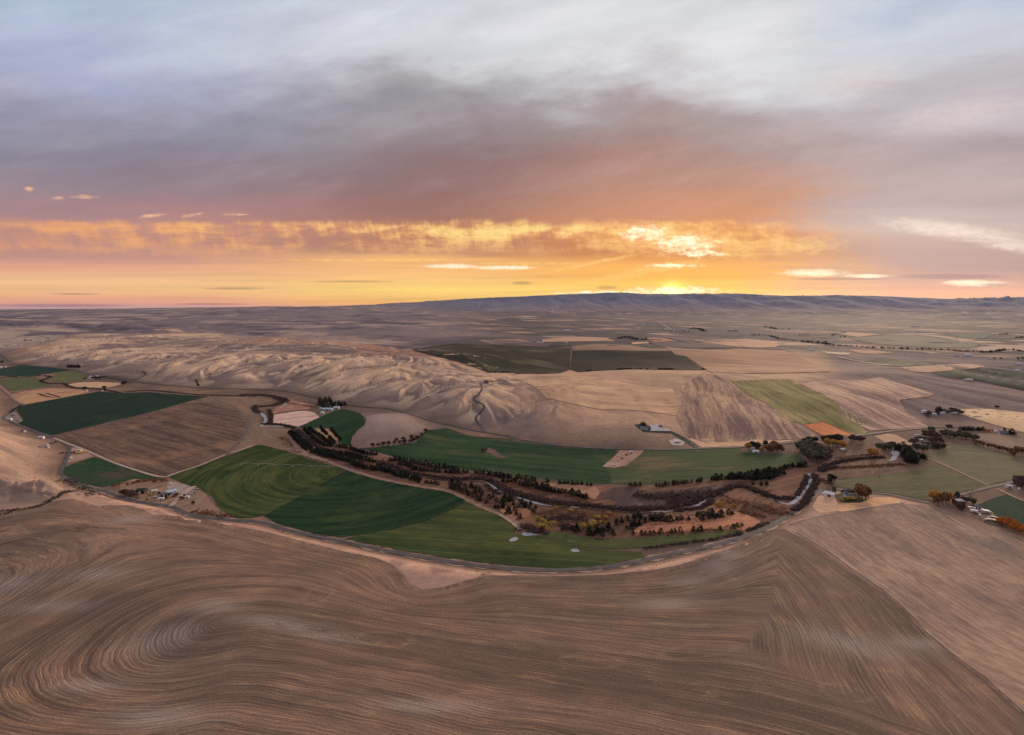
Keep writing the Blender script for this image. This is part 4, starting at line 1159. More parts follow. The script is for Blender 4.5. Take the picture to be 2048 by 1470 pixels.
for i, (nm, poly, c1, c2, rd, spc, rw, c3, pa_, off, ymin, lab) in enumerate(FIELDS):
    far_ = off >= 1.0
    if far_:
        c1, c2, c3 = [None if q is None else tuple(v * 0.9 for v in q) for q in (c1, c2, c3)]
    mt = field_mat(nm + '_crop', c1, c2, rowdir(rd) if isinstance(rd, list) else 0.4 * i, spc, rw, c3, 0.004 if far_ else 0.011, pa_, 0.4 if far_ else 0.62, warp=spc * 2.5 if rw > 0.75 else 0.0, center=PIVOT if rd == 'pivot' else None, tram=(0.0 if far_ or not nm.startswith('green') else 27.0))
    sheet(nm, poly, mt, off, 7.0 if not far_ else 6.0, ymin, lab, jit=0.35)
print('fields', round(time.time() - _T0, 1))


# ---- roads and tracks
def road_mat(name, c1, c2, k=1.0):
    m, T = new_mat(name)
    geo = T.node('ShaderNodeNewGeometry')
    n = T.noise(geo.outputs['Position'], 0.08, 6, 0.65)
    n2 = T.noise(geo.outputs['Position'], 1.4, 4, 0.6)
    c = T.mix(T.smooth(n, 0.35, 0.65), alb(c1, k), alb(c2, k))
    c = T.scale(c, 1.0 + (n2 - 0.5) * 0.4)
    finish(T, c, 0.85, n2, 0.3, 0.05, 0.2)
    return m


ASPH = road_mat('worn_asphalt', (70, 63, 66), (88, 79, 80))
GRAV = road_mat('gravel', (150, 128, 116), (172, 146, 130))
DIRT = road_mat('dirt', (150, 112, 92), (126, 96, 82))
SHOU = road_mat('road_shoulder', (110, 88, 78), (158, 126, 108))
DARKD = road_mat('damp_track', (86, 70, 66), (104, 84, 76))
ribbon('road_shoulder', ROAD, 11, SHOU, 0.25, 6, label='pale gravel shoulder of the road under the near hill', wig=.45)
ribbon('road', ROAD, 6, ASPH, 0.55, 5, label='grey two lane road curving below the near hill')
ribbon('road', ROAD2, 5.5, ASPH, 0.5, 5, label='grey road continuing right past the white barn')
ribbon('road', P('J', 200, 525, 480, 452, 850, 355, 1050, 322, 1300, 255, 1554, 155) + [(2150, 935)], 5.5, ASPH, 0.5, 5, label='grey road passing the pastures at the right edge')
ribbon('highway', HWY, 8, ASPH, 0.9, 5, label='dark highway along the foot of the northern hills')
ribbon('driveway', P('B', 1805, 742, 1800, 780, 1812, 805, 1760, 850, 1728, 878, 1770, 900, 1832, 930, 1800, 975, 1752, 1020, 1755, 1050, 1790, 1080) + P('F', 1850, 318), 5, ASPH, 1.3, 4, label='winding dark driveway up to the house on the knoll')
ribbon('road', P('E', 485, 468, 500, 420, 530, 350, 552, 290, 560, 255, 500, 215, 410, 178, 300, 140, 180, 92, 60, 42) + P('U', 60, 1090, 30, 1082, 110, 1020, 200, 945, 300, 885, 370, 850), 5.5, ASPH, 0.5, 4, label='grey side road climbing left past the dark green field')
ribbon('dirt_track', P('E', 430, 186, 560, 235, 700, 290, 900, 378, 1080, 440, 1200, 478, 1290, 498, 1330, 496, 1420, 462, 1600, 405, 1800, 318, 1900, 290, 2020, 246), 4.5, GRAV, 0.55, 5, label='pale farm track between the brown pivot field and green fields')
ribbon('dirt_track', P('E', 415, 170, 590, 131, 800, 79, 940, 38) + P('A', 1000, 1036, 1250, 967, 1480, 904), 4, DARKD, 0.6, 5, label='dark track between the brown pivot field and the large green field')
ribbon('dirt_track', P('A', 1690, 892, 1800, 905, 1890, 950, 1950, 1020, 1966, 1060) + P('E', 1985, 70, 1970, 140, 1900, 230, 1815, 318), 7, DARKD, 0.6, 5, label='dark wheel track round the edge of the pivot field')
ribbon('dirt_track', P('F', 350, 330, 420, 420, 500, 478, 640, 530, 800, 592, 1000, 655, 1200, 700, 1400, 735, 1540, 755, 1640, 790, 1800, 872, 2000, 955) + P('R', 60, 655, 180, 720, 270, 790), 8, DIRT, 0.5, 5, label='orange brown track along the south side of the creek trees', wig=.25)
ribbon('dirt_track', P('I', 1040, 850, 1100, 790, 1180, 700, 1290, 620, 1400, 520, 1540, 440), 6, GRAV, 0.55, 3, label='gravel lane into the farmyard')
ribbon('dirt_track', P('H', 290, 935, 450, 888, 650, 848, 850, 818, 1050, 783, 1150, 773), 3.5, DARKD, 0.5, 5, label='dark ditch line along the top of the pale stubble field')
ribbon('dirt_track', P('H', 1310, 430, 1450, 485, 1640, 575, 1790, 642), 3, DIRT, 0.55, 5, label='fence track between the two right hand pastures')
ribbon('dirt_track', P('J', 980, 395, 1100, 450, 1250, 520, 1400, 590, 1554, 650), 4, DIRT, 0.55, 3, label='track along the top of the dark green field at right')
ribbon('dirt_track', P('U', -100, 500, 0, 575, 60, 620, 150, 700, 230, 780, 300, 830, 365, 850), 6, DIRT, 0.5, 4, label='dirt track under the left hills')
ribbon('dirt_track', P('O', 1330, 510, 1450, 580, 1580, 660, 1680, 690), 6, GRAV, 0.8, 3, label='pale lane from the gravel patch to the highway')
ribbon('dirt_track', P('R', 0, 660, 130, 740, 230, 820, 290, 870), 4, GRAV, 0.6, 4, label='pale track edge beside the olive field ponds')
ribbon('dirt_track', P('X', 190, 115, 260, 165, 340, 215), 14, GRAV, 3, 4, ymin=3000, label='straight far road running to the ridge')
ribbon('dirt_track', P('X', 260, 283, 400, 318, 560, 352, 700, 370), 12, GRAV, 3, 4, ymin=2000, label='pale far road slanting between the distant fields')
ribbon('dirt_track', P('Y', 80, 497, 200, 525, 330, 548, 480, 572, 640, 588), 12, GRAV, 2.5, 4, ymin=1500, label='pale gravel road below the dark lens field')
print('roads', round(time.time() - _T0, 1))

# ---- water
WATER_GLINT = None


def water_mat():
    m, T = new_mat('still_water')
    geo = T.node('ShaderNodeNewGeometry')
    n = T.noise(geo.outputs['Position'], 0.5, 3, 0.5)
    b = finish(T, (0.03, 0.032, 0.034), 0.6, n, 0.1, 0.1, 0.05)
    b.inputs['IOR'].default_value = 1.33
    return m


WATER = water_mat()
WATER_GLINT = field_mat('painted_water_glint', (166, 162, 166), (146, 143, 148), 0, 6, .3, (120, 118, 122), .05, .5, .2)  # bright glint of creek and ponds put into a pale base colour
ribbon('creek', P('F', 345, 95, 330, 118, 300, 135) , 4, WATER_GLINT, 0.45, 2, label='short silvery bend of creek by the marsh', wig=.3)
ribbon('creek', P('F', 150, 165, 175, 190, 200, 232, 160, 262, 170, 275, 240, 272, 330, 276), 6, WATER_GLINT, 0.45, 2, label='silvery creek bend beside the dry pond bed', wig=.3)
CREEK = P('F', 330, 276, 400, 290, 425, 305, 455, 340, 490, 385, 530, 425, 590, 455, 700, 480, 850, 505, 1000, 545, 1120, 585, 1170, 602, 1300, 645, 1500, 680, 1700, 688, 1860, 703, 1970, 770) + P('R', 40, 335, 200, 385, 280, 410, 400, 450, 540, 490, 700, 525, 900, 550, 1150, 560, 1500, 595, 2048, 640) + \
    P('S', 300, 648, 580, 630, 800, 582, 900, 555, 1000, 500, 1080, 450, 1150, 422, 1400, 322, 1560, 312, 1750, 400, 1960, 490, 2048, 520) + P('H', 100, 712, 220, 768, 290, 780, 350, 748, 400, 670, 445, 600, 450, 555)
ribbon('creek', CREEK, 3, WATER, 0.5, 3, label='dark narrow creek winding through the willow bottom', wig=.3)
for px_, tp, lab in (
        (P('N', 255, 640, 268, 665), [3, 4, 3], 'pale riffle at the head of the conifer rows'), (P('N', 355, 730, 400, 790, 440, 840, 480, 880), [1, 4, 4, 3], 'pale riffle between the slanting conifer rows'), (P('N', 550, 930, 590, 965, 620, 980), [2, 5, 2], 'pale riffle below the slanting conifer rows'),
        (P('Q', 270, 255, 320, 275, 390, 295), [3, 6, 2], 'pale gravel riffle under the bare tree'), (P('Q', 1700, 480, 1760, 510, 1830, 575, 1900, 605, 1940, 630), [1, 4, 6, 8, 3], 'bright reach of creek among the loose conifers'),
        (P('R', 195, 385, 280, 412, 400, 450, 540, 492, 690, 522, 760, 530), [1, 4, 5, 5, 4, 1], 'long bright reach of creek in the willow bottom'), (P('R', 1030, 545, 1100, 552, 1180, 556), [1, 3, 1], 'short glint of creek below the willow belt'),
        (P('S', 60, 648, 130, 655, 180, 650), [1, 3, 1], 'tiny glint of creek left of the marsh bend'), (P('S', 280, 645, 350, 642, 450, 645, 590, 632), [1, 3, 2, 1], 'thin glint of creek under the marsh'), (P('S', 790, 582, 860, 575, 930, 550, 1000, 505, 1080, 452, 1150, 424), [1, 4, 4, 3, 3, 2], 'bright slanting reach of creek right of the marsh'),
        (P('S', 1740, 400, 1780, 412), [2, 2], 'tiny glint of creek on the brown flat'), (P('S', 1890, 455, 1970, 492), [1, 3], 'thin glint of creek before the last bend'), (P('H', 215, 765, 290, 782, 340, 757, 375, 715, 400, 670, 425, 630, 445, 600, 452, 575, 455, 552), [2, 5, 6, 6, 7, 9, 11, 10, 6], 'wide silver bend of the creek beside the road')):
    ribbon('creek', px_, 3, WATER_GLINT, 0.6, 2, label=lab, taper=tp, wig=.25)
ribbon('creek', P('H', 455, 560, 500, 528, 640, 482, 800, 462, 980, 452, 1040, 445), 1.2, WATER, 0.5, 3, label='dark creek reach under the brush belt on the right', wig=.3)
ribbon('creek', P('M', 900, 765, 960, 755, 1000, 735, 1010, 700, 1040, 660, 1020, 620, 1040, 580), 8, WATER_GLINT, 0.6, 2, label='pale pool of the creek beside the tall dark conifers', taper=[2, 6, 9, 5, 9, 12, 6], wig=.2)
for poly, lab in ((P('R', 130, 1040, 170, 1005, 225, 985, 270, 1005, 262, 1022, 215, 1045, 165, 1055), 'small pale pond on the left of the olive field'),
                  (P('R', 315, 950, 360, 922, 440, 920, 500, 940, 575, 955, 480, 962, 380, 970), 'pale pond under the brush clump'),
                  (P('G', 535, 1072, 570, 1062, 600, 1070, 608, 1085, 570, 1088, 545, 1082), 'small pale pond near the dark spot in the olive field'),
                  (P('R', 1370, 1010, 1420, 1005, 1520, 1018, 1500, 1030, 1420, 1028), 'thin sliver of pond beside the green strip')):
    sheet('pond', poly, WATER_GLINT if 'sliver' not in lab else WATER, 0.55, 3.0, label=lab, jit=.2, rounded=True)
# ------------------------------------------------------------------ plants
def leaf_mat(name, c1, c2, k=1.0):
    m, T = new_mat(name)
    geo = T.node('ShaderNodeNewGeometry')
    oi = T.node('ShaderNodeObjectInfo')
    n = T.noise(geo.outputs['Position'], 0.35, 4, 0.65)
    f = T.smooth(n, 0.3, 0.7) * 0.7 + S(T.nt, oi.outputs['Random']) * 0.5 - 0.1
    c = T.mix(f, alb(c1, k), alb(c2, k))
    finish(T, c, 0.9, None, spec=0.05)
    return m


BARK = leaf_mat('bark', (70, 58, 54), (92, 78, 72))
CONI = leaf_mat('conifer_needles', (30, 36, 31), (56, 60, 48))
TREECOL = {
    'olive': leaf_mat('olive_leaves', (66, 62, 52), (96, 88, 72)),
    'grey': leaf_mat('grey_willow_leaves', (82, 74, 68), (112, 100, 88)),
    'gold': leaf_mat('golden_leaves', (146, 104, 46), (186, 134, 56)),
    'rust': leaf_mat('rusty_leaves', (96, 64, 46), (126, 84, 56)),
    'orange': leaf_mat('orange_leaves', (156, 88, 40), (188, 112, 52)),
    'dark': leaf_mat('dark_leaves', (38, 40, 34), (58, 56, 46)),
    'plum': leaf_mat('plum_twigs', (74, 54, 52), (96, 70, 64)),
    'bare': leaf_mat('bare_twigs', (140, 114, 100), (164, 134, 116)),
    'yellow': leaf_mat('yellow_leaves', (150, 122, 58), (184, 148, 70)),
}


def conifer_mesh(seed):
    """a shaggy juniper-like evergreen: sprays of foliage on a blunt cone, over a short trunk"""
    r = random.Random(seed)
    V, Fc, M = [], [], []
    for k in range(5):
        a = k / 5 * 2 * math.pi
        V.append((0.035 * math.cos(a), 0.035 * math.sin(a), -0.02))
    V.append((0, 0, 0.6))
    for k in range(5):
        Fc.append((k, (k + 1) % 5, 5)); M.append(1)
    fat = (0.24, 0.30, 0.36, 0.28)[seed % 4]
    lean = (r.uniform(-.05, .05), r.uniform(-.05, .05))
    for q in range(96):
        f = r.random() ** 0.8
        z = 0.04 + 0.94 * f
        prof = fat * (1 - f ** (1.35 + 0.5 * (seed % 3))) ** 0.85 + 0.025
        a = r.uniform(0, 6.283)
        rr = prof * r.uniform(0.62, 1.12) * (1 + 0.16 * math.sin(3 * a + seed) + 0.10 * math.sin(5 * a + 9 * f))
        c = Vector((rr * math.cos(a) + lean[0] * f, rr * math.sin(a) + lean[1] * f, z))
        out = Vector((math.cos(a), math.sin(a), r.uniform(0.2, 1.0))).normalized()
        t1 = Vector((-math.sin(a), math.cos(a), r.uniform(-.4, .4))).normalized()
        s = (0.06 + 0.085 * (1 - f)) * r.uniform(0.7, 1.25)
        b = len(V)
        V += [c - t1 * s - out * s * 0.3, c - Vector((0, 0, s * 0.7)), c + t1 * s - out * s * 0.3, c + out * s * 1.1]
        Fc.append((b, b + 1, b + 3)); Fc.append((b + 1, b + 2, b + 3)); Fc.append((b, b + 3, b + 2)); M += [0, 0, 0]
    me = bpy.data.meshes.new('conifer')
    me.from_pydata([tuple(v) for v in V], [], Fc)
    me.materials.append(CONI); me.materials.append(BARK)
    me.polygons.foreach_set('material_index', M)
    me.update()
    return me


CONIFERS = [conifer_mesh(s) for s in range(12)]


def add(name, me, loc, rotz=0.0, scale=(1, 1, 1), parent=None):
    o = bpy.data.objects.new(name, me)
    o.location = loc
    o.rotation_euler = (0, 0, rotz)
    o.scale = scale
    COL.objects.link(o)
    if parent:
        o.parent = parent
    return o


def empty(name, loc, rotz=0.0, scale=(1, 1, 1)):
    return add(name, None, loc, rotz, scale)


def scatter_line(px, spacing, jit=0.5, skip=0.0):
    """points along a traced line at real spacing"""
    W = unproj(spline(px, 3.0))[:, :2]
    seg = np.linalg.norm(np.diff(W, axis=0), axis=1)
    s = np.concatenate([[0], np.cumsum(seg)])
    out = []
    q = random.uniform(0, spacing * 0.5)
    while q <= s[-1]:
        if random.random() >= skip:
            x = np.interp(q, s, W[:, 0]) + random.uniform(-jit, jit)
            y = np.interp(q, s, W[:, 1]) + random.uniform(-jit, jit)
            out.append((x, y))
        q += spacing * random.uniform(0.75, 1.3)
    return out


ORD = ['first', 'second', 'third', 'fourth', 'fifth', 'sixth', 'seventh', 'eighth', 'ninth', 'tenth', 'eleventh', 'twelfth', 'thirteenth', 'fourteenth', 'fifteenth', 'sixteenth', 'seventeenth', 'eighteenth', 'nineteenth', 'twentieth']


def ordinal_labels(lab, n):
    """left to right in the photograph; long rows of look-alikes keep one shared label"""
    if n == 1 or n > 20:
        return [lab] * n
    if n == 2:
        return ['left hand ' + lab, 'right hand ' + lab]
    out = []
    for i in range(n):
        w = 'leftmost' if i == 0 else 'rightmost' if i == n - 1 else ORD[i]
        out.append(w + (' ' if i in (0, n - 1) else ' ') + lab + (' from left' if 0 < i < n - 1 and len(lab.split()) < 13 else ''))
    return out


def conifer(x, y, h, label, group):
    z = float(height(x, y))
    h *= random.uniform(0.62, 1.08)
    w = h * random.uniform(1.1, 1.6)
    o = add('conifer', random.choice(CONIFERS), (x, y, z + 0.1), random.uniform(0, 6.3), (w, w, h))
    tag(o, label, 'conifer', group)
    return o


CON_ROWS = [
    # pixel line, spacing, height range, skip, label
    (P('Q', 290, 160, 420, 152, 500, 180, 620, 192, 720, 212, 850, 248, 950, 258, 1050, 270, 1150, 280, 1300, 310), 5.0, (7, 11), .05, 'dark conifer in the thick row between creek and long green field'),
    (P('Q', 1350, 328, 1480, 342, 1560, 350, 1650, 358, 1750, 372, 1900, 395, 2048, 412), 6.0, (6, 9), .15, 'dark conifer in the thick row between creek and long green field'),
    (P('Q', 420, 215, 560, 245, 640, 290, 720, 300, 850, 318, 1000, 330, 1200, 338, 1330, 350), 5.2, (6, 9), .1, 'dark conifer in the second row back from the long green field'),
    (P('R', 0, 95, 180, 120, 320, 142, 420, 150, 520, 160), 5.5, (6, 9), .1, 'dark conifer in the thick row between creek and long green field'),
    (P('R', 680, 182, 800, 195, 920, 205, 1060, 215, 1200, 220, 1370, 240), 6.5, (5, 8), .25, 'dark conifer in the thinning row along the long green field'),
    (P('R', 30, 185, 200, 178, 300, 205, 450, 235, 560, 262, 680, 285, 800, 318, 900, 335, 1030, 355, 1120, 378, 1200, 412, 1280, 420), 4.6, (7, 10), .03, 'dark conifer in the slanting row north of the creek'),
    (P('R', 250, 215, 380, 250, 520, 280, 660, 310, 800, 340, 950, 370, 1100, 392), 5.5, (5, 8), .15, 'dark conifer in the slanting row north of the creek'),
    (P('S', 0, 280, 120, 290, 190, 303), 6.5, (5, 8), .2, 'dark conifer in the sparse row above the willow marsh'),
    (P('S', 320, 300, 450, 290, 600, 270, 750, 256, 900, 240, 1000, 220), 4.6, (5, 8), .08, 'dark conifer in the row above the willow marsh'),
    (P('S', 1100, 205, 1250, 197, 1350, 190, 1500, 165, 1700, 152, 1900, 125, 2048, 102), 4.6, (7, 11), .05, 'dark conifer in the tall row below the long olive field'),
    (P('S', 1330, 205, 1500, 196, 1650, 203, 1800, 193, 1950, 182, 2048, 162), 5.2, (6, 9), .1, 'dark conifer in the lower row below the long olive field'),
    (P('L', 0, 945, 200, 935, 350, 915, 560, 868, 700, 862, 850, 815, 1000, 790, 1150, 768, 1240, 752), 4.8, (7, 10), .05, 'dark conifer in the tall row leading to the big willows'),
    (P('L', 0, 1010, 250, 1000, 450, 982, 620, 970, 700, 950, 850, 912), 5.5, (5, 8), .1, 'dark conifer in the lower row leading to the big willows'),
    (P('N', 140, 705, 250, 805, 350, 910, 450, 1005), 4.2, (6, 9), .03, 'dark conifer in the outer slanting row south of the upper creek'),
    (P('N', 190, 690, 300, 800, 420, 895, 500, 970), 4.2, (6, 9), .05, 'dark conifer in the inner slanting row south of the upper creek'),
    (P('N', 510, 1025, 620, 1035, 740, 1085, 850, 1105, 1000, 1145, 1150, 1185, 1250, 1250, 1400, 1292, 1550, 1315), 4.2, (7, 10), .03, 'dark conifer in the south bank row beside the orange track'),
    (P('N', 600, 1000, 760, 1030, 900, 1050, 1100, 1072, 1300, 1128, 1500, 1178), 4.4, (7, 10), .06, 'dark conifer in the south bank row nearest the creek'),
    (P('N', 640, 1040, 800, 1075, 1000, 1105, 1200, 1160, 1400, 1220), 5.0, (6, 9), .1, 'dark conifer in the middle south bank row'),
    (P('N', 400, 655, 480, 735, 560, 815, 680, 895, 780, 925), 4.4, (6, 9), .04, 'dark conifer in the row north of the upper creek'),
    (P('N', 480, 645, 560, 705, 640, 755, 720, 825, 820, 895), 4.4, (6, 9), .05, 'dark conifer beside the golden grass patch'),
    (P('N', 660, 620, 720, 692, 775, 740), 4.2, (5, 8), 0, 'dark conifer in the short row across the golden grass'),
    (P('N', 830, 652, 880, 702, 930, 762, 985, 825), 4.2, (5, 8), 0, 'dark conifer along the far side of the golden grass'),
    (P('N', 800, 782, 850, 832, 905, 882), 4.2, (5, 8), 0, 'dark conifer in the short row below the golden grass'),
    (P('N', 820, 925, 950, 935, 1080, 955, 1200, 995, 1300, 1025, 1420, 1055, 1600, 1065), 4.8, (6, 9), .06, 'dark conifer on the creek top below the small green field'),
    (P('Q', 0, 275, 150, 305, 300, 345, 420, 392, 540, 415, 640, 445, 740, 445), 4.6, (6, 9), .05, 'dark conifer in the south bank row above the dark pivot quadrant'),
    (P('Q', 100, 250, 250, 300, 400, 350, 520, 385, 700, 410), 4.8, (6, 9), .1, 'dark conifer in the south bank row above the dark pivot quadrant'),
    (P('Q', 690, 475, 800, 485, 950, 495, 1015, 520), 5.5, (5, 8), .15, 'dark conifer in the broken row above the pivot quadrant tip'),
    (P('S', 30, 955, 100, 950, 220, 950, 330, 950), 4.8, (5, 7.5), .1, 'small conifer along the top of the green strip field'),
    (P('S', 430, 942, 560, 926, 720, 925, 850, 912, 1000, 905), 5.2, (5, 7.5), .15, 'small conifer along the top of the green strip field'),
    (P('S', 1110, 900, 1170, 895, 1330, 880, 1440, 852, 1490, 845, 1560, 832), 8, (4.5, 6.5), .15, 'small conifer in the sparse end of the row above the strip field'),
    (P('M', 1400, 665, 1460, 685, 1510, 705, 1560, 725, 1600, 738), 3.6, (6, 9), 0, 'dark conifer in the short row by the right hand pasture'),
    (P('P', 900, 545, 1000, 545, 1100, 548, 1200, 548, 1330, 550), 3.6, (7, 9), 0, 'dark evergreen in the dense windbreak under the highway'),
    (P('U', 1065, 275, 1120, 275, 1200, 276, 1260, 276), 9.0, (10, 15), 0, 'dark evergreen in the short row under the left hills'),
]
CON_SPOTS = [
    ('dark conifer in the loose clump south of the creek', P('Q', 1190, 500, 1210, 530, 1250, 545, 1330, 520, 1300, 600, 1240, 575, 1180, 560, 1350, 610, 1390, 540, 1280, 500, 1480, 550, 1500, 560, 1560, 575, 1600, 610, 1650, 655, 1620, 720, 1560, 715, 1500, 690, 1440, 665, 1400, 625, 1740, 715, 1800, 695, 1850, 755, 1950, 775, 1940, 850, 1870, 850, 1830, 845, 1980, 700, 2040, 715, 1600, 740, 1700, 780, 1530, 640)),
    ('dark conifer scattered on the orange grass south of the creek', P('R', 40, 470, 130, 460, 200, 510, 290, 470, 270, 548, 40, 550, 350, 548, 430, 580, 520, 560, 480, 630, 120, 630, 220, 600, 240, 660, 290, 705, 60, 420, 170, 440, 450, 520, 20, 500, 330, 500, 380, 540)),
    ('dark conifer in the group left of the orange plantation', P('R', 1780, 768, 1860, 738, 1700, 808, 1300, 938, 1400, 938, 1500, 898, 1580, 880, 1500, 968, 1650, 948, 1850, 868, 1950, 818, 2040, 808, 1950, 718, 2020, 698, 930, 880, 1060, 890, 1120, 900, 1340, 960, 1420, 900, 1480, 930)),
    ('dark conifer on the orange plantation grass', P('S', 60, 735, 140, 735, 200, 785, 130, 815, 60, 835, 20, 865, 280, 755, 340, 755, 380, 765, 430, 730, 430, 770, 550, 770, 500, 772, 640, 760, 700, 750, 800, 752, 320, 770, 60, 760)),
    ('dark conifer in the small stand below the orange shrubs', P('S', 920, 710, 960, 680, 1040, 680, 1100, 670, 1130, 680, 980, 750, 1060, 735, 1120, 725, 1180, 715, 1230, 705, 1350, 680, 1400, 675, 1250, 665, 1000, 690)),
    ('round conifer standing alone in the brown flat right of the marsh', P('S', 1675, 270, 1790, 275, 1870, 285)),
]
TALL = [('tall dark conifer beside the pale creek pool', P('M', 1085, 560, 1110, 570, 1180, 560, 1310, 570, 1050, 570, 1230, 610, 1260, 680, 1300, 690, 1350, 700, 1240, 770, 1320, 800, 1385, 800, 1280, 740, 1360, 750, 1210, 690), (13, 19)),
        ('dark evergreen sheltering the farm with the long pale barn', P('N', 655, 175, 690, 215, 640, 245, 750, 225, 800, 185, 830, 200, 780, 280, 720, 285, 850, 255, 900, 250, 960, 250, 1020, 255, 1060, 250, 870, 280, 680, 260, 820, 250, 740, 190, 990, 262), (10, 15)),
        ('tall dark conifer behind the grey roofed house', P('J', 150, 610), (11, 12)),
        ('dark evergreen above the hillside house', P('O', 440, 215, 480, 205, 500, 225), (6, 8)),
        ('dark evergreen beside the house on the knoll', P('B', 1850, 745, 1835, 742), (6, 8)),
        ('dark tree in the farm cluster below the grey slope', P('P', 490, 190, 520, 215, 480, 260, 560, 230, 620, 240, 540, 200), (9, 14)),
        ('dark evergreen by the farm at the right edge above the brush', P('P', 1700, 580, 1790, 620, 1830, 610), (9, 13))]
allcon = []
for px, sp, hr, skip, lab in CON_ROWS:
    for (x, y) in scatter_line(px, sp, 0.9, skip):
        allcon.append((x, y, random.uniform(*hr), lab))
for lab, px in CON_SPOTS:
    for (x, y, z) in unproj(px):
        allcon.append((x, y, random.uniform(6, 9.5), lab))
for lab, px, hr in TALL:
    for (x, y, z) in unproj(px):
        allcon.append((x, y, random.uniform(*hr), lab))
allcon.sort(key=lambda c: c[1] / c[2])
GRP = lambda lab: lab + ' group'
n_lab = {}
for c in allcon[:320]:
    n_lab[c[3]] = n_lab.get(c[3], 0) + 1
by_lab = {}
for c in allcon[:320]:
    by_lab.setdefault(c[3], []).append(c)
for lab, cs in by_lab.items():
    cs.sort(key=lambda c: c[0] / c[1])
    for (x, y, h, _), lb in zip(cs, ordinal_labels(lab, len(cs))):
        conifer(x, y, h, lb, 'conifers: ' + lab if len(cs) > 1 else None)
if len(allcon) > 320:                      # the farthest of the planted conifers, one mass
    V, Fc = [], []
    for (x, y, h, lab) in allcon[320:]:
        me = random.choice(CONIFERS)
        z = float(height(x, y)); b = len(V); w = h * random.uniform(1.05, 1.5)
        V += [(x + v.co.x * w, y + v.co.y * w, z + 0.1 + v.co.z * h) for v in me.vertices]
        Fc += [tuple(b + i for i in p.vertices) for p in me.polygons]
    mesh_obj('conifer_plantation', V, Fc, CONI, kind='stuff', label='mass of the smallest planted conifers along the creek')
print('conifers', len(allcon), round(time.time() - _T0, 1))


def crown_mesh(seed, n=420, leaf=0.075, gap=0.0):
    """leafy crown in a unit box: clumps of small faces on several uneven lobes"""
    r = random.Random(seed)
    lobes = []
    for k in range(9):
        a = r.uniform(0, 6.3); q = r.uniform(0.0, 0.28)
        lobes.append((q * math.cos(a), q * math.sin(a), r.uniform(0.32, 0.80), r.uniform(0.14, 0.24)))
    lobes.append((0, 0, 0.62, 0.30))
    V, Fc = [], []
    for _ in range(n):
        lx, ly, lz, lr = r.choice(lobes)
        th, cz_ = r.uniform(0, 6.3), r.uniform(-0.75, 1)
        sz = math.sqrt(1 - cz_ * cz_)
        rad = lr * r.uniform(0.72, 1.08)
        c = Vector((lx + rad * sz * math.cos(th), ly + rad * sz * math.sin(th), lz + rad * cz_ * 0.95))
        if c.z < 0.1: continue
        nrm = Vector((sz * math.cos(th) + r.uniform(-.7, .7), sz * math.sin(th) + r.uniform(-.7, .7), cz_ + r.uniform(-.5, .9))).normalized()
        t1 = nrm.orthogonal().normalized(); t2 = nrm.cross(t1)
        s = leaf * r.uniform(0.6, 1.3)
        b = len(V)
        k = 5
        for q in range(k):
            a = q / k * 6.283 + r.uniform(-.3, .3)
            V.append(c + t1 * (s * math.cos(a) * r.uniform(.7, 1.2)) + t2 * (s * math.sin(a) * r.uniform(.7, 1.2)) + nrm * r.uniform(-.3, .3) * s)
        Fc.append(tuple(b + q for q in range(k)))
    return V, Fc


def trunk_mesh(seed):
    r = random.Random(seed)
    V, Fc = [], []

    def limb(p, q, r0, r1):
        d = (q - p).normalized(); t1 = d.orthogonal().normalized(); t2 = d.cross(t1)
        b = len(V)
        for (c, rr) in ((p, r0), (q, r1)):
            for k in range(5):
                a = k / 5 * 6.283
                V.append(c + t1 * rr * math.cos(a) + t2 * rr * math.sin(a))
        for k in range(5):
            Fc.append((b + k, b + (k + 1) % 5, b + 5 + (k + 1) % 5, b + 5 + k))
    top = Vector((r.uniform(-.03, .03), r.uniform(-.03, .03), 0.38))
    limb(Vector((0, 0, -0.03)), top, 0.035, 0.022)
    for k in range(6):
        a = k / 6 * 6.283 + r.uniform(-.4, .4)
        limb(top - Vector((0, 0, r.uniform(0, .12))), Vector((0.26 * math.cos(a), 0.26 * math.sin(a), r.uniform(0.55, 0.85))), 0.016, 0.005)
    return V, Fc


CROWNS = [crown_mesh(s) for s in range(5)]
BARES = [crown_mesh(s + 50, 150, 0.03) for s in range(2)]
TRUNKS = [trunk_mesh(s) for s in range(3)]
_cache = {}


def shared(name, VF, mat):
    key = (name, id(VF), mat.name)
    if key not in _cache:
        me = bpy.data.meshes.new(name)
        me.from_pydata([tuple(v) for v in VF[0]], [], VF[1])
        me.materials.append(mat)
        me.update()
        _cache[key] = me
    return _cache[key]


def tree(x, y, h, w, colour, label, group=None, cat='tree'):
    z = float(height(x, y))
    t = empty('tree' if cat == 'tree' else 'bush', (x, y, z), random.uniform(0, 6.3), (w, w * random.uniform(.9, 1.1), h))
    tag(t, label, cat, group)
    add('trunk', shared('trunk', random.choice(TRUNKS), BARK), (0, 0, 0), parent=t)
    add('crown', shared('crown', random.choice(BARES if colour == 'bare' else CROWNS), TREECOL[colour]), (0, 0, 0), parent=t)
    return t


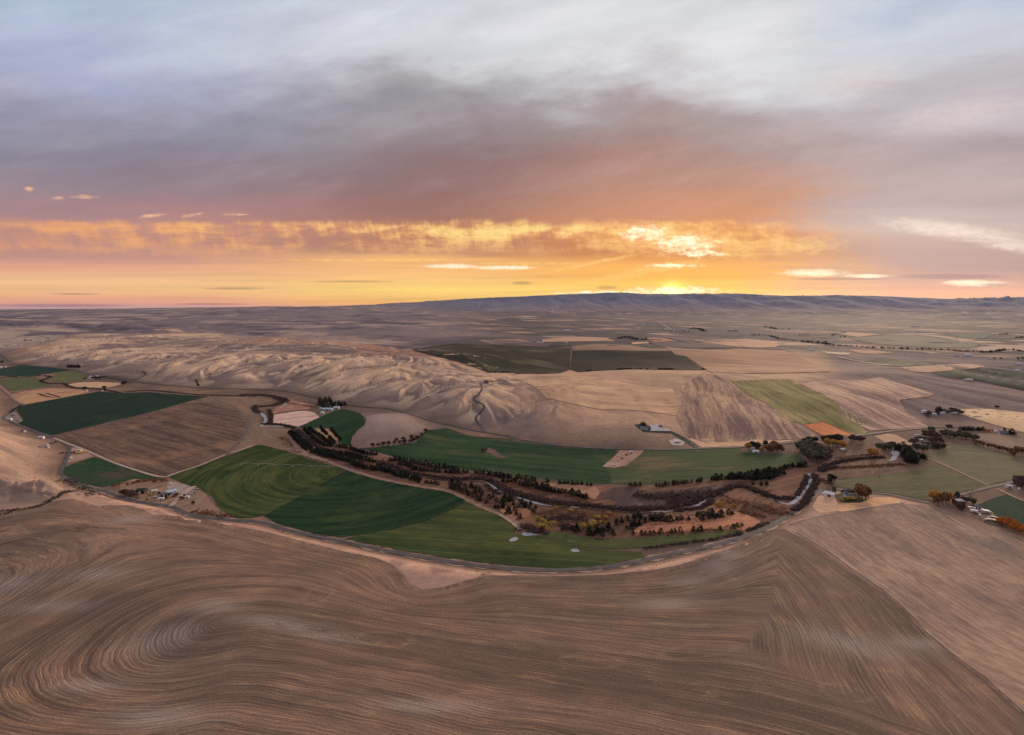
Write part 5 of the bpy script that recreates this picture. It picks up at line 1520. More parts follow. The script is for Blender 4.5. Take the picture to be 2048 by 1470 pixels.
TREES = [
    # label, colour, height, width factor, base pixels, category
    ('big olive grey willow in the round clump beside the long field', 'olive', (13, 17), 1.15, P('L', 1120, 500, 1230, 560, 1330, 480, 1450, 500, 1270, 650, 1380, 690, 1480, 620, 1570, 590, 1620, 660, 1520, 700, 1430, 560, 1180, 440, 1280, 420)),
    ('pale grey willow in the round clump beside the long field', 'grey', (12, 16), 1.15, P('L', 1160, 520, 1300, 540, 1400, 470, 1500, 540, 1600, 540, 1340, 620, 1240, 470)),
    ('rusty tree on the right side of the willow clump', 'rust', (9, 11), 1.1, P('L', 1680, 560, 1300, 660)),
    ('golden cottonwood behind the willow clump', 'gold', (12, 15), 1.1, P('L', 1650, 400, 1730, 410, 1800, 420, 1870, 430, 1910, 440)),
    ('dark tree behind the golden cottonwoods', 'dark', (11, 14), 1.2, P('L', 1580, 340, 1660, 320, 1740, 300, 1820, 310, 1860, 330)),
    ('dark leafy tree beside the highway above the willow clump', 'dark', (9, 12), 1.2, P('L', 1200, 340, 1270, 335, 1340, 345, 1400, 335)),
    ('gold tree at the left end of the small farm grove', 'gold', (10, 12), 1.0, P('L', 140, 450, 180, 455)),
    ('round gold tree in front of the small farm grove', 'gold', (9, 10), 1.1, P('L', 400, 515)),
    ('dark tree in the small farm grove under the highway', 'dark', (10, 13), 1.0, P('L', 215, 440, 290, 460, 480, 420, 320, 470)),
    ('rusty brown tree in the small farm grove', 'rust', (10, 13), 1.15, P('L', 540, 500, 600, 510, 640, 420, 680, 490, 730, 480, 580, 460)),
    ('small grey tree at the right end of the farm grove', 'grey', (7, 8), 1.1, P('L', 800, 500, 770, 490)),
    ('plum coloured hedge tree beside the highway bend', 'plum', (8, 10), 1.2, P('M', 200, 390, 250, 400, 300, 405, 350, 405, 400, 405, 430, 400, 230, 370)),
    ('golden tree standing over the creek on the right', 'gold', (12, 14), 1.1, P('M', 590, 700, 650, 690)),
    ('dark brushy tree behind the tall conifers by the creek', 'olive', (9, 12), 1.2, P('M', 720, 560, 780, 570, 840, 570, 900, 560, 960, 560, 1400, 560, 1460, 575, 1530, 590, 1600, 590, 820, 530, 960, 520)),
    ('brown tree in the creek thicket left of the right hand pasture', 'plum', (9, 12), 1.2, P('M', 1600, 330, 1680, 320, 1740, 310, 1800, 360, 1850, 420, 1900, 440, 1700, 440, 1760, 500, 1840, 540, 1920, 540, 1780, 420)),
    ('dull olive tree in the brush line above the right hand pasture', 'olive', (9, 12), 1.25, P('P', 270, 640, 340, 640, 400, 640, 590, 650, 650, 660, 720, 680, 790, 690, 860, 690, 930, 700, 1000, 700, 1060, 710, 1120, 730, 1180, 740, 760, 650, 900, 650, 1020, 660, 640, 620, 380, 600)),
    ('rusty bush in the hedge along the right hand pasture', 'rust', (6, 8), 1.3, P('P', 1180, 790, 1250, 800, 1320, 830, 1390, 850, 1460, 860, 1530, 880, 1600, 900, 1670, 920, 1740, 930, 1810, 950, 1880, 950)),
    ('brown tree at the right edge above the pastures', 'rust', (9, 12), 1.2, P('P', 1930, 960, 2000, 970, 1860, 1010)),
    ('golden brown tree at the tip of the right hand pasture', 'gold', (11, 14), 1.0, P('H', 1375, 760, 1410, 770, 1490, 765)),
    ('rusty tree at the tip of the right hand pasture', 'rust', (11, 14), 1.0, P('H', 1440, 780, 1465, 770, 1400, 785)),
    ('dark red bush in front of the grey roofed house', 'plum', (6, 8), 1.3, P('J', 200, 830, 260, 850, 240, 800)),
    ('pale bare tree behind the grey roofed house', 'bare', (11, 12), 0.9, P('J', 430, 620)),
    ('olive tree beside the cluttered dirt yard', 'olive', (7, 9), 1.2, P('J', 300, 690, 360, 700, 480, 720)),
    ('orange hedge tree at the lower right edge', 'orange', (7, 10), 0.95, P('J', 1050, 1150, 1080, 1165, 1120, 1185, 1160, 1200, 1200, 1215, 1240, 1230, 1280, 1250, 1320, 1265, 1360, 1285, 1400, 1300, 1440, 1320, 1480, 1335, 1520, 1350, 1554, 1370, 1600, 1385, 1100, 1130, 1220, 1180, 1340, 1230, 1460, 1280)),
    ('brown tree beside the white shed at the right edge', 'plum', (9, 12), 1.2, P('J', 1390, 340, 1460, 370, 1520, 380, 1540, 300, 1420, 290)),
    ('large russet tree right of the small white walled house', 'rust', (13, 16), 1.15, P('K', 1240, 700, 1340, 720, 1430, 730, 1300, 660)),
    ('dark olive tree between the white barn and the house', 'olive', (9, 10), 0.9, P('K', 610, 640)),
    ('golden bush below the small white walled house', 'yellow', (4, 5), 1.3, P('K', 770, 800, 830, 815, 920, 790, 980, 785, 1040, 785, 1100, 780)),
    ('pinkish bare tree on the creek bank above the pivot quadrant', 'bare', (13, 14), 1.2, P('Q', 180, 200)),
    ('dark brown tree at the left end of the farmyard', 'plum', (6, 8), 1.3, P('I', 50, 620, 110, 620, 215, 610, 250, 650, 310, 660, 160, 630)),
    ('dark low bush among the farmyard sheds', 'dark', (2.5, 4), 1.4, P('I', 640, 560, 800, 600, 860, 690, 940, 700, 1160, 640, 1000, 640, 1250, 700, 1500, 810, 1320, 640)),
    ('rusty bush along the back of the farmyard', 'rust', (2.5, 4), 1.6, P('I', 150, 420, 260, 390, 380, 360, 520, 350, 700, 365, 860, 340, 940, 330)),
    ('golden bush in the farmyard by the road', 'yellow', (3, 4.5), 1.4, P('I', 340, 690, 600, 640, 680, 610, 560, 720)),
    ('dark tree beside the white farm under the highway', 'dark', (8, 11), 1.2, P('U', 1450, 465, 1510, 465, 1560, 460, 1340, 470)),
    ('rusty tree beside the white farm under the highway', 'rust', (8, 10), 1.2, P('U', 1590, 460, 1630, 450, 1660, 445)),
    ('dark brushy tree on the creek above the large green field', 'dark', (7, 9), 1.4, P('U', 1340, 620, 1320, 625, 1650, 640, 1640, 610, 1960, 540, 1940, 545, 30, 195)),
    ('yellow shrub in the brush clump beside the pond', 'yellow', (4.5, 6), 1.4, P('R', 540, 745, 600, 850, 660, 795, 740, 815, 690, 895, 780, 815, 570, 870, 640, 850, 620, 780)),
    ('yellow shrub in the middle of the creek bottom', 'yellow', (3.5, 5), 1.4, P('R', 1180, 845, 1230, 845, 1340, 795, 1370, 790, 1390, 815, 1340, 840, 1440, 725, 1400, 720, 1540, 720, 1570, 805, 1470, 785, 1590, 655, 820, 580, 1050, 620)),
    ('gold shrub along the top of the orange plantation', 'gold', (4, 5.5), 1.5, P('S', 1190, 580, 1220, 575, 1260, 570, 1400, 590, 1430, 585)),
    ('lone dark tree on the grey slope at the right', 'dark', (8, 9), 1.1, P('P', 1570, 165)),
    ('small twin dark tree beside the highway at the right', 'plum', (8, 10), 1.0, P('P', 690, 520, 730, 515)),
    ('dark leafy tree in the farm cluster below the grey slope', 'olive', (8, 11), 1.2, P('P', 700, 250, 760, 240, 820, 240, 880, 250, 930, 270, 300, 300, 340, 290, 740, 200, 800, 220)),
    ('pale sage shrub in the brown grass beside the pasture', 'bare', (4, 5), 1.4, P('M', 740, 1060)),
    ('dark brush tree in the hedge at the foot of the grey knob', 'plum', (6, 8), 1.3, P('F', 1000, 430, 1040, 425, 1080, 420, 1120, 415, 1160, 408, 1200, 405, 1240, 402, 1280, 398, 1310, 390, 1340, 372, 1370, 350, 1230, 380, 1290, 370, 1180, 390, 1400, 320)),
    ('dark shrub on the bare patch inside the long green field', 'plum', (4, 6), 1.5, P('F', 1830, 468, 1850, 460)),
    ('olive tree at the road corner by the creek mouth', 'dark', (7, 9), 1.0, P('H', 595, 625, 630, 610, 600, 600)),
    ('grey green tree at the left edge beyond the highway', 'dark', (9, 12), 1.3, P('A', 200, 410, 225, 408, 250, 410, 15, 585)),
]
for lab, colr, hr, wf, px in TREES:
    px = sorted(px)
    pts = unproj(px)
    labs = ordinal_labels(lab, len(pts))
    for (x, y, z), lb in zip(pts, labs):
        h = random.uniform(*hr) * 1.15
        tree(x, y, h, h * wf * random.uniform(0.9, 1.2), colr, lb, lab + ' (group)' if len(pts) > 1 else None, 'shrub' if ('bush' in lab or 'shrub' in lab) else 'tree')

# far trees: small, one mesh each, no parts
def small_tree(x, y, h, colour, label, group):
    z = float(height(x, y))
    o = add('tree', shared('far_tree', CROWNS[random.randrange(5)], TREECOL[colour]), (x, y, z - 0.18 * h), random.uniform(0, 6.3), (h * random.uniform(1.3, 1.8), h * 1.5, h * 1.15))
    tag(o, label, 'tree', group)


FAR_LINES = [
    (P('Y', -300, 335, -100, 350, 0, 368, 150, 378, 300, 388, 420, 400, 560, 405, 680, 408, 800, 415, 950, 418, 1100, 420, 1280, 425, 1400, 438, 1500, 440, 1650, 452, 1750, 440, 1870, 425, 2048, 440), 34, (8, 15), 'tree in the long line across the broad right valley', 'dark'),
    (P('X', 540, 205, 600, 200, 660, 215, 700, 232), 60, (14, 20), 'tree in the dark far grove below the ridge', 'dark'),
    (P('X', 1200, 270, 1300, 275, 1400, 282, 1500, 310, 1600, 325, 1800, 340, 2000, 350), 48, (8, 14), 'tree in the broken line left of the long valley tree line', 'dark'),
    (P('W', 1430, 272, 1520, 262, 1600, 258, 1700, 285, 1780, 290, 1850, 280), 34, (10, 16), 'tree in the far farm grove beyond the dark fields', 'plum'),
    (P('X', 940, 232, 1000, 232, 1060, 228), 40, (10, 15), 'tree around the tiny far farm', 'dark'),
    (P('Y', 120, 240, 160, 238), 40, (10, 14), 'tree at the edge of the far pinkish field', 'dark'),
    (P('Y', 110, 285, 190, 288), 40, (10, 14), 'tree below the far pinkish field', 'dark'),
    (P('X', 1720, 275, 1780, 272, 1830, 268), 40, (10, 15), 'tree before the long valley tree line', 'dark'),
    (P('X', 260, 228, 340, 232, 420, 236, 520, 238), 55, (10, 15), 'tree in the far village below the ridge', 'plum'),
    (P('Y', 1780, 262, 1860, 260, 1900, 258), 40, (10, 14), 'tree far out by the right edge', 'dark'),
    (P('Y', 1960, 300, 2040, 292), 40, (10, 14), 'tree in the far clump at the right edge', 'dark'),
    (P('Y', 1700, 520, 1820, 520), 25, (8, 12), 'tree beside the far white farm at right', 'plum'),
    (P('Y', 1970, 520, 2040, 518), 25, (8, 12), 'tree in the low clump at the right edge', 'dark'),
    (P('X', 1330, 185, 1400, 190, 1480, 208, 1600, 212), 60, (12, 18), 'tree in the far hedges of the broad valley', 'dark'),
    (P('Y', 0, 270, 60, 262), 40, (10, 14), 'tree left of the far pinkish field', 'dark'),
]
for px, sp, hr, lab, colr in FAR_LINES:
    pts = sorted(scatter_line(px, sp, sp * 0.25), key=lambda p: p[0] / p[1])
    for (x, y), lb in zip(pts, ordinal_labels(lab, len(pts))):
        small_tree(x, y, random.uniform(*hr), colr, lb, 'far: ' + lab)
print('trees', round(time.time() - _T0, 1))


# ---- brush that nobody could count
def brush(name, lines, mat, label, size=(1.2, 2.6), per=1.0, quads=12):
    """lines: (pixel line, width in metres, bushes per metre of length)"""
    V, Fc = [], []
    for px, wid, dens in lines:
        W = unproj(spline(px, 3.0))[:, :2]
        seg = np.linalg.norm(np.diff(W, axis=0), axis=1)
        s = np.concatenate([[0], np.cumsum(seg)])
        n = int(s[-1] * dens * per)
        q = RNG.uniform(0, s[-1], n)
        x = np.interp(q, s, W[:, 0]); y = np.interp(q, s, W[:, 1])
        dx = np.interp(q, s[:-1], np.diff(W[:, 0]) / (seg + 1e-9)); dy = np.interp(q, s[:-1], np.diff(W[:, 1]) / (seg + 1e-9))
        o = np.clip(RNG.normal(0, 0.42, n), -1, 1) * wid / 2
        x, y = x - dy * o, y + dx * o
        z = height(x, y)
        for i in range(n):
            h = random.uniform(*size)
            for k in range(quads):
                th, cz_ = random.uniform(0, 6.3), random.uniform(0.05, 1)
                sz = math.sqrt(1 - cz_ * cz_) * h * random.uniform(.5, .9)
                c = (x[i] + sz * math.cos(th), y[i] + sz * math.sin(th), z[i] + cz_ * h * random.uniform(.5, 1.05))
                e = h * random.uniform(0.18, 0.34)
                a = random.uniform(0, 6.3)
                t1 = (math.cos(a) * e, math.sin(a) * e, random.uniform(-.5, .5) * e)
                t2 = (-math.sin(a) * e * .8, math.cos(a) * e * .8, random.uniform(-.9, .9) * e)
                b = len(V)
                V += [(c[0] + t1[0], c[1] + t1[1], c[2] + t1[2]), (c[0] + t2[0], c[1] + t2[1], c[2] + t2[2]), (c[0] - t1[0], c[1] - t1[1], c[2] - t1[2]), (c[0] - t2[0], c[1] - t2[1], c[2] - t2[2])]
                Fc.append((b, b + 1, b + 2, b + 3))
    return mesh_obj(name, V, Fc, mat, kind='stuff', label=label)


WILLOW = leaf_mat('willow_thicket_twigs', (54, 40, 40), (88, 66, 62))
RUSTB = leaf_mat('rusty_brush', (104, 70, 54), (136, 92, 68))
SAGE = leaf_mat('dark_sage', (62, 54, 50), (86, 74, 66))
TANB = leaf_mat('tan_weeds', (120, 96, 84), (166, 134, 110))
brush('willow_thicket', [
    (P('F', 0, 38, 100, 36, 200, 42, 300, 62, 345, 85), 26, 1.6), (P('F', 260, 60, 330, 80, 300, 105, 240, 120, 150, 125), 30, 1.6), (P('F', 120, 118, 110, 150, 150, 175), 18, 1.4), (P('F', 215, 150, 235, 200, 225, 250), 12, 1.4),
    (P('F', 160, 258, 240, 258, 340, 268, 420, 290), 9, 2.0), (P('F', 430, 300, 480, 350, 540, 410, 600, 440, 700, 465, 850, 480, 950, 510), 10, 1.8),
    (P('F', 520, 380, 560, 410), 14, 2.0), (P('Q', 60, 160, 180, 190, 280, 225, 420, 280, 560, 330, 700, 360, 850, 380), 12, 2.2), (P('Q', 850, 385, 1000, 405, 1200, 420, 1500, 425, 1700, 430, 1850, 500, 1950, 560), 12, 2.6),
    (P('Q', 1700, 520, 1800, 600, 1900, 650), 7, 1.4), (P('R', 0, 280, 150, 320, 300, 370, 500, 420, 700, 460, 900, 490), 20, 4.0), (P('R', 900, 492, 1100, 505, 1400, 535, 1700, 565, 2048, 600), 14, 3.6),
    (P('S', 0, 605, 200, 600, 400, 595, 600, 575, 760, 540, 900, 500, 1000, 450, 1150, 395, 1300, 340, 1420, 290), 13, 3.2), (P('S', 1440, 290, 1600, 310, 1750, 360, 1900, 420, 2048, 470), 12, 3.4), (P('H', 0, 670, 100, 700, 220, 740, 330, 730), 10, 2.4),
    (P('S', 600, 640, 760, 615, 950, 590, 1060, 540, 1130, 480), 9, 1.4), (P('S', 60, 400, 300, 440, 600, 430, 900, 420, 1200, 380), 34, 2.0), (P('S', 500, 520, 700, 500, 800, 470), 20, 1.6),
    (P('H', 480, 560, 490, 620, 450, 690, 400, 780, 330, 830), 9, 2.6), (P('H', 430, 570, 400, 640, 350, 720), 6, 2.0), (P('H', 520, 520, 640, 470, 800, 445, 1000, 430), 9, 3.2), (P('H', 520, 535, 640, 500), 12, 2.2),
    (P('R', 560, 720, 700, 740, 850, 700, 1000, 720, 1300, 730), 22, 1.6), (P('R', 300, 820, 420, 860, 560, 920, 680, 910), 24, 1.8), (P('R', 900, 790, 1060, 860, 1180, 900), 18, 1.2)],
    WILLOW, 'dark purple brown willow thicket along the creek', (1.6, 3.6), 1.7)
brush('rusty_brush', [
    (P('R', 520, 640, 700, 650, 900, 610, 1200, 640, 1500, 680, 1800, 690), 36, 1.6), (P('R', 0, 200, 300, 240, 700, 330, 1100, 410, 1300, 440), 30, 1.0), (P('Q', 300, 190, 700, 260, 1200, 330, 1800, 400), 26, 0.9), (P('Q', 1200, 540, 1500, 640, 1800, 760, 2000, 830), 40, 0.8), (P('N', 600, 1040, 900, 1090, 1300, 1190, 1600, 1270), 26, 1.0), (P('S', 0, 830, 300, 760, 800, 750, 1200, 700), 34, .6), (P('S', 0, 950, 500, 930, 1000, 900, 1500, 850), 14, .5), (P('N', 200, 750, 350, 880, 470, 990), 16, .8), (P('N', 450, 700, 600, 830, 750, 900), 20, .8), (P('R', 850, 800, 1100, 800, 1300, 790, 1600, 760), 26, 1.1), (P('S', 1250, 480, 1500, 520, 1750, 560, 1950, 610, 2048, 640), 40, 1.6), (P('S', 1500, 620, 1700, 680, 1850, 720), 20, 1.4),
    (P('H', 60, 800, 200, 850, 300, 840), 16, 1.2), (P('H', 500, 590, 570, 610, 590, 630), 16, 1.8), (P('H', 660, 510, 800, 500, 1000, 490, 1150, 480), 16, 1.6), (P('H', 640, 440, 800, 420, 950, 400), 14, 0.7),
    (P('N', 0, 770, 100, 820, 200, 920), 20, 0.5), (P('F', 300, 95, 450, 110, 560, 130), 24, 0.6), (P('S', 1500, 230, 1700, 330, 1900, 380), 24, 0.9), (P('E', 900, 570, 1050, 540, 1200, 520, 1330, 510), 14, 0.8), (P('E', 1550, 770, 1700, 790, 1850, 820), 16, 0.8)],
    RUSTB, 'rusty orange brush and tall grass in the creek bottom', (0.8, 2.4), 3.0)
brush('creek_brush', [
    (P('U', -200, 455, 0, 445, 120, 425, 250, 432, 400, 425, 560, 412, 700, 408, 800, 420), 14, .9), (P('U', 800, 425, 730, 455, 640, 485, 700, 515, 800, 530, 1000, 530, 1080, 570, 1200, 598, 1400, 608, 1600, 625, 1750, 650, 1950, 695), 16, 1.1),
    (P('A', 1000, 815, 1200, 805, 1400, 822, 1600, 840, 1800, 846, 2048, 852), 14, 1.0), (P('U', 1700, 440, 1900, 480, 2048, 520), 18, .5), (P('U', 600, 690, 700, 725, 800, 750, 880, 750), 7, .5), (P('U', 730, 685, 850, 720, 960, 750), 5, .5),
    (P('U', 160, 1000, 240, 930, 340, 880), 6, .6), (P('A', 1570, 720, 1590, 770), 8, 1.0), (P('A', 1140, 655, 1165, 675, 1100, 712, 1050, 718), 7, .6), (P('E', 500, 520, 600, 560, 700, 620, 760, 650), 26, .7), (P('E', 0, 770, 150, 765, 300, 740, 420, 680, 520, 625, 640, 610), 6, .6),
    (P('E', 0, 810, 120, 775), 5, .5), (P('E', 490, 310, 520, 300), 10, .8), (P('M', 1300, 420, 1400, 370, 1560, 330), 14, 2.0), (P('P', 30, 760, 150, 700, 260, 680), 12, 1.4), (P('P', 280, 760, 480, 860, 340, 880), 20, 1.2), (P('G', 1880, 930, 2048, 860), 7, .7), (P('G', 1100, 1060, 1400, 1020, 1700, 980, 1850, 940), 4, .7),
    (P('K', 820, 560, 1000, 550, 1150, 565), 4, 2.5)],
    SAGE, 'dark brush along ditches and the upper creek', (1.2, 3.0), 1.6)
brush('fence_weeds', [(FENCE_PX[:13], 1.8, 2.2)], SAGE, 'dark weeds along the fence line between the near fields', (0.35, 0.9), quads=9)
brush('fence_grass', [(FENCE_PX[:13], 3.2, 2.2), ([(u, v - 3) for u, v in EDGE_PX[20:38]], 4, 1.0)], TANB, 'pale dry weeds along the near field edges', (0.25, 0.6), quads=9)
brush('bank_shrubs', [(P('G', 1150, 1200, 1300, 1160, 1500, 1120, 1620, 1080, 1760, 1030), 12, .5), (P('E', 1500, 845, 1800, 862, 2048, 885), 12, .25), ([(950, 1140), (965, 1150), (980, 1143)], 8, 1.2)], SAGE, 'small dark shrubs on the pale road bank', (0.4, 0.9), quads=9)
brush('field_weeds', [([(120, 1250), (500, 1260), (760, 1380), (1100, 1300), (1300, 1400), (1700, 1420)], 60, .10), ([(300, 1400), (700, 1330), (1000, 1440), (1500, 1330)], 70, .10), ([(700, 1378), (760, 1385)], 3, 1.2), ([(1380, 1200), (1700, 1300), (1950, 1440)], 60, .08)], SAGE, 'small dark weeds scattered over the near worked field', (0.15, 0.45), quads=7)
brush('far_hedges', [(FAR_LINES[0][0], 34, .16), (FAR_LINES[2][0], 40, .10), (FAR_LINES[1][0], 90, .2), (FAR_LINES[3][0], 50, .2), (FAR_LINES[13][0], 50, .08), (FAR_LINES[8][0], 60, .12)], SAGE, 'low scrub under the tree lines of the broad valley', (4.0, 8.5), quads=12)
mg = []
for (nm, poly, c1, c2, rd, spc, rw, c3, pa_, off, ymin, lab) in FIELDS:
    if nm in ('green_field', 'plowed_field', 'hay_field') and off < 0.6:
        pl = [p for p in poly + [poly[0]] if -60 < p[0] < 2100]
        if len(pl) > 2:
            mg.append((densify(pl, 14, False), 3.0, .30))
brush('field_margins', mg, TANB, 'dry weeds along the ragged field margins', (0.4, 1.1), quads=7)
brush('hill_sagebrush', [(P('A', 300, 520, 700, 560, 1200, 600, 1700, 640), 260, .10), (P('B', 100, 650, 600, 720, 1100, 800, 1500, 900), 220, .12), (P('A', 100, 480, 600, 420, 1100, 420, 1700, 500), 320, .05), (P('G', 100, 100, 600, 200, 1000, 240), 110, .12), (P('E', 40, 220, 200, 300, 330, 420, 200, 620), 90, .22)], SAGE, 'scattered sagebrush on the dry hills', (0.8, 2.0), quads=8)
print('brush', round(time.time() - _T0, 1))
# ------------------------------------------------------------------ buildings, vehicles and farm things
def plain(name, c, rough=0.6, spec=0.3, k=1.0):
    m, T = new_mat(name)
    geo = T.node('ShaderNodeNewGeometry')
    n = T.noise(geo.outputs['Position'], 0.6, 5, 0.6)
    col = T.scale(T.mix(0.0, alb(c, k), alb(c, k)), 0.9 + (n - 0.5) * 0.35)
    finish(T, col, rough, None, spec=spec)
    return m


PAINT = {k: plain(k + '_surface', c) for k, c in dict(
    white=(226, 224, 226), cream=(206, 196, 184), grey=(130, 124, 126), slate=(92, 92, 102), brown=(96, 76, 68), red=(140, 66, 52), blue=(170, 196, 206), pale=(186, 190, 200),
    dark=(44, 46, 50), green=(26, 34, 30), yellow=(214, 164, 70), rustred=(110, 52, 46), straw=(212, 176, 146), silver=(176, 180, 188), orange=(186, 92, 66)).items()}
GLASS = plain('window_glass', (40, 46, 56), 0.15, 0.5)
TYRE = plain('tyre_rubber', (34, 32, 32), 0.9, 0.1)
STEEL = plain('galvanised_steel', (170, 172, 172), 0.4, 0.5)


def box(V, Fc, x0, x1, y0, y1, z0, z1):
    b = len(V)
    V += [(x0, y0, z0), (x1, y0, z0), (x1, y1, z0), (x0, y1, z0), (x0, y0, z1), (x1, y0, z1), (x1, y1, z1), (x0, y1, z1)]
    Fc += [tuple(b + i for i in f) for f in ((0, 3, 2, 1), (4, 5, 6, 7), (0, 1, 5, 4), (1, 2, 6, 5), (2, 3, 7, 6), (3, 0, 4, 7))]


def part(name, build, mat, parent):
    V, Fc = [], []
    build(V, Fc)
    me = bpy.data.meshes.new(name)
    me.from_pydata(V, [], Fc)
    me.materials.append(mat)
    me.update()
    o = bpy.data.objects.new(name, me)
    COL.objects.link(o)
    o.parent = parent
    return o


def gable_walls(L, W, H, R):
    def b(V, Fc):
        box(V, Fc, -L / 2, L / 2, -W / 2, W / 2, -0.6, H)
        k = len(V)
        for x in (-L / 2, L / 2):
            V.extend([(x, -W / 2, H), (x, W / 2, H), (x, 0, H + R)])
        Fc.extend([(k, k + 2, k + 1), (k + 3, k + 4, k + 5)])
    return b


def gable_roof(L, W, H, R, o=0.45, t=0.18):
    def b(V, Fc):
        k = len(V)
        s = R / (W / 2)
        for x in (-L / 2 - o, L / 2 + o):
            V.extend([(x, -W / 2 - o, H - o * s + 0.02), (x, 0, H + R + 0.02), (x, W / 2 + o, H - o * s + 0.02), (x, W / 2 + o, H - o * s + t), (x, 0, H + R + t + 0.06), (x, -W / 2 - o, H - o * s + t)])
        n = 6
        for i in range(n):
            Fc.append((k + i, k + (i + 1) % n, k + n + (i + 1) % n, k + n + i))
        Fc.extend([(k + 1, k, k + 5, k + 4), (k + 2, k + 1, k + 4, k + 3), (k + 6, k + 7, k + 10, k + 11), (k + 7, k + 8, k + 9, k + 10)])
    return b


def building(px, L, W, H, R, rot, wall, roof, label, cat, windows=3, door=1, lean=False, chimney=False):
    x, y, z = unproj([px])[0]
    e = empty({'barn': 'barn', 'house': 'house', 'shed': 'shed'}[cat], (x, y, z + 0.3), math.radians(rot))
    tag(e, label, cat)
    part('wall', gable_walls(L, W, H, R), PAINT[wall], e)
    rf = part('roof', gable_roof(L, W, H, R), PAINT[roof], e)
    if chimney:
        part('chimney', lambda V, Fc: box(V, Fc, L * .2, L * .2 + .8, -.4, .4, H, H + R + 1.0), PAINT['brown'], rf)
    dw, dh = (1.1, 2.1) if cat == 'house' else (min(3.6, L * .3), min(3.2, H * .85))
    for s in (-1, 1):
        yo = s * (W / 2)
        for i in range(windows):
            wx = (i + 0.5) / windows * L - L / 2
            if door and s == -1 and abs(wx) < dw: continue
            wn = part('window', lambda V, Fc: box(V, Fc, wx - .7, wx + .7, yo - .06, yo + .06, 1.0, 2.2), PAINT['white' if wall != 'white' else 'grey'], e)
            part('pane', lambda V, Fc: box(V, Fc, wx - .58, wx + .58, yo - .09, yo + .09, 1.12, 2.08), GLASS, wn)
    if door:
        part('door', lambda V, Fc: box(V, Fc, -dw / 2, dw / 2, -W / 2 - .08, -W / 2 + .05, 0, dh), PAINT['dark' if wall in ('white', 'cream', 'pale') else 'white'], e)
    if lean:
        part('lean_to', lambda V, Fc: box(V, Fc, -L * .3, L * .45, W / 2 + .01, W / 2 + 3.5, -0.5, H * .75), PAINT[wall], e)
    return e


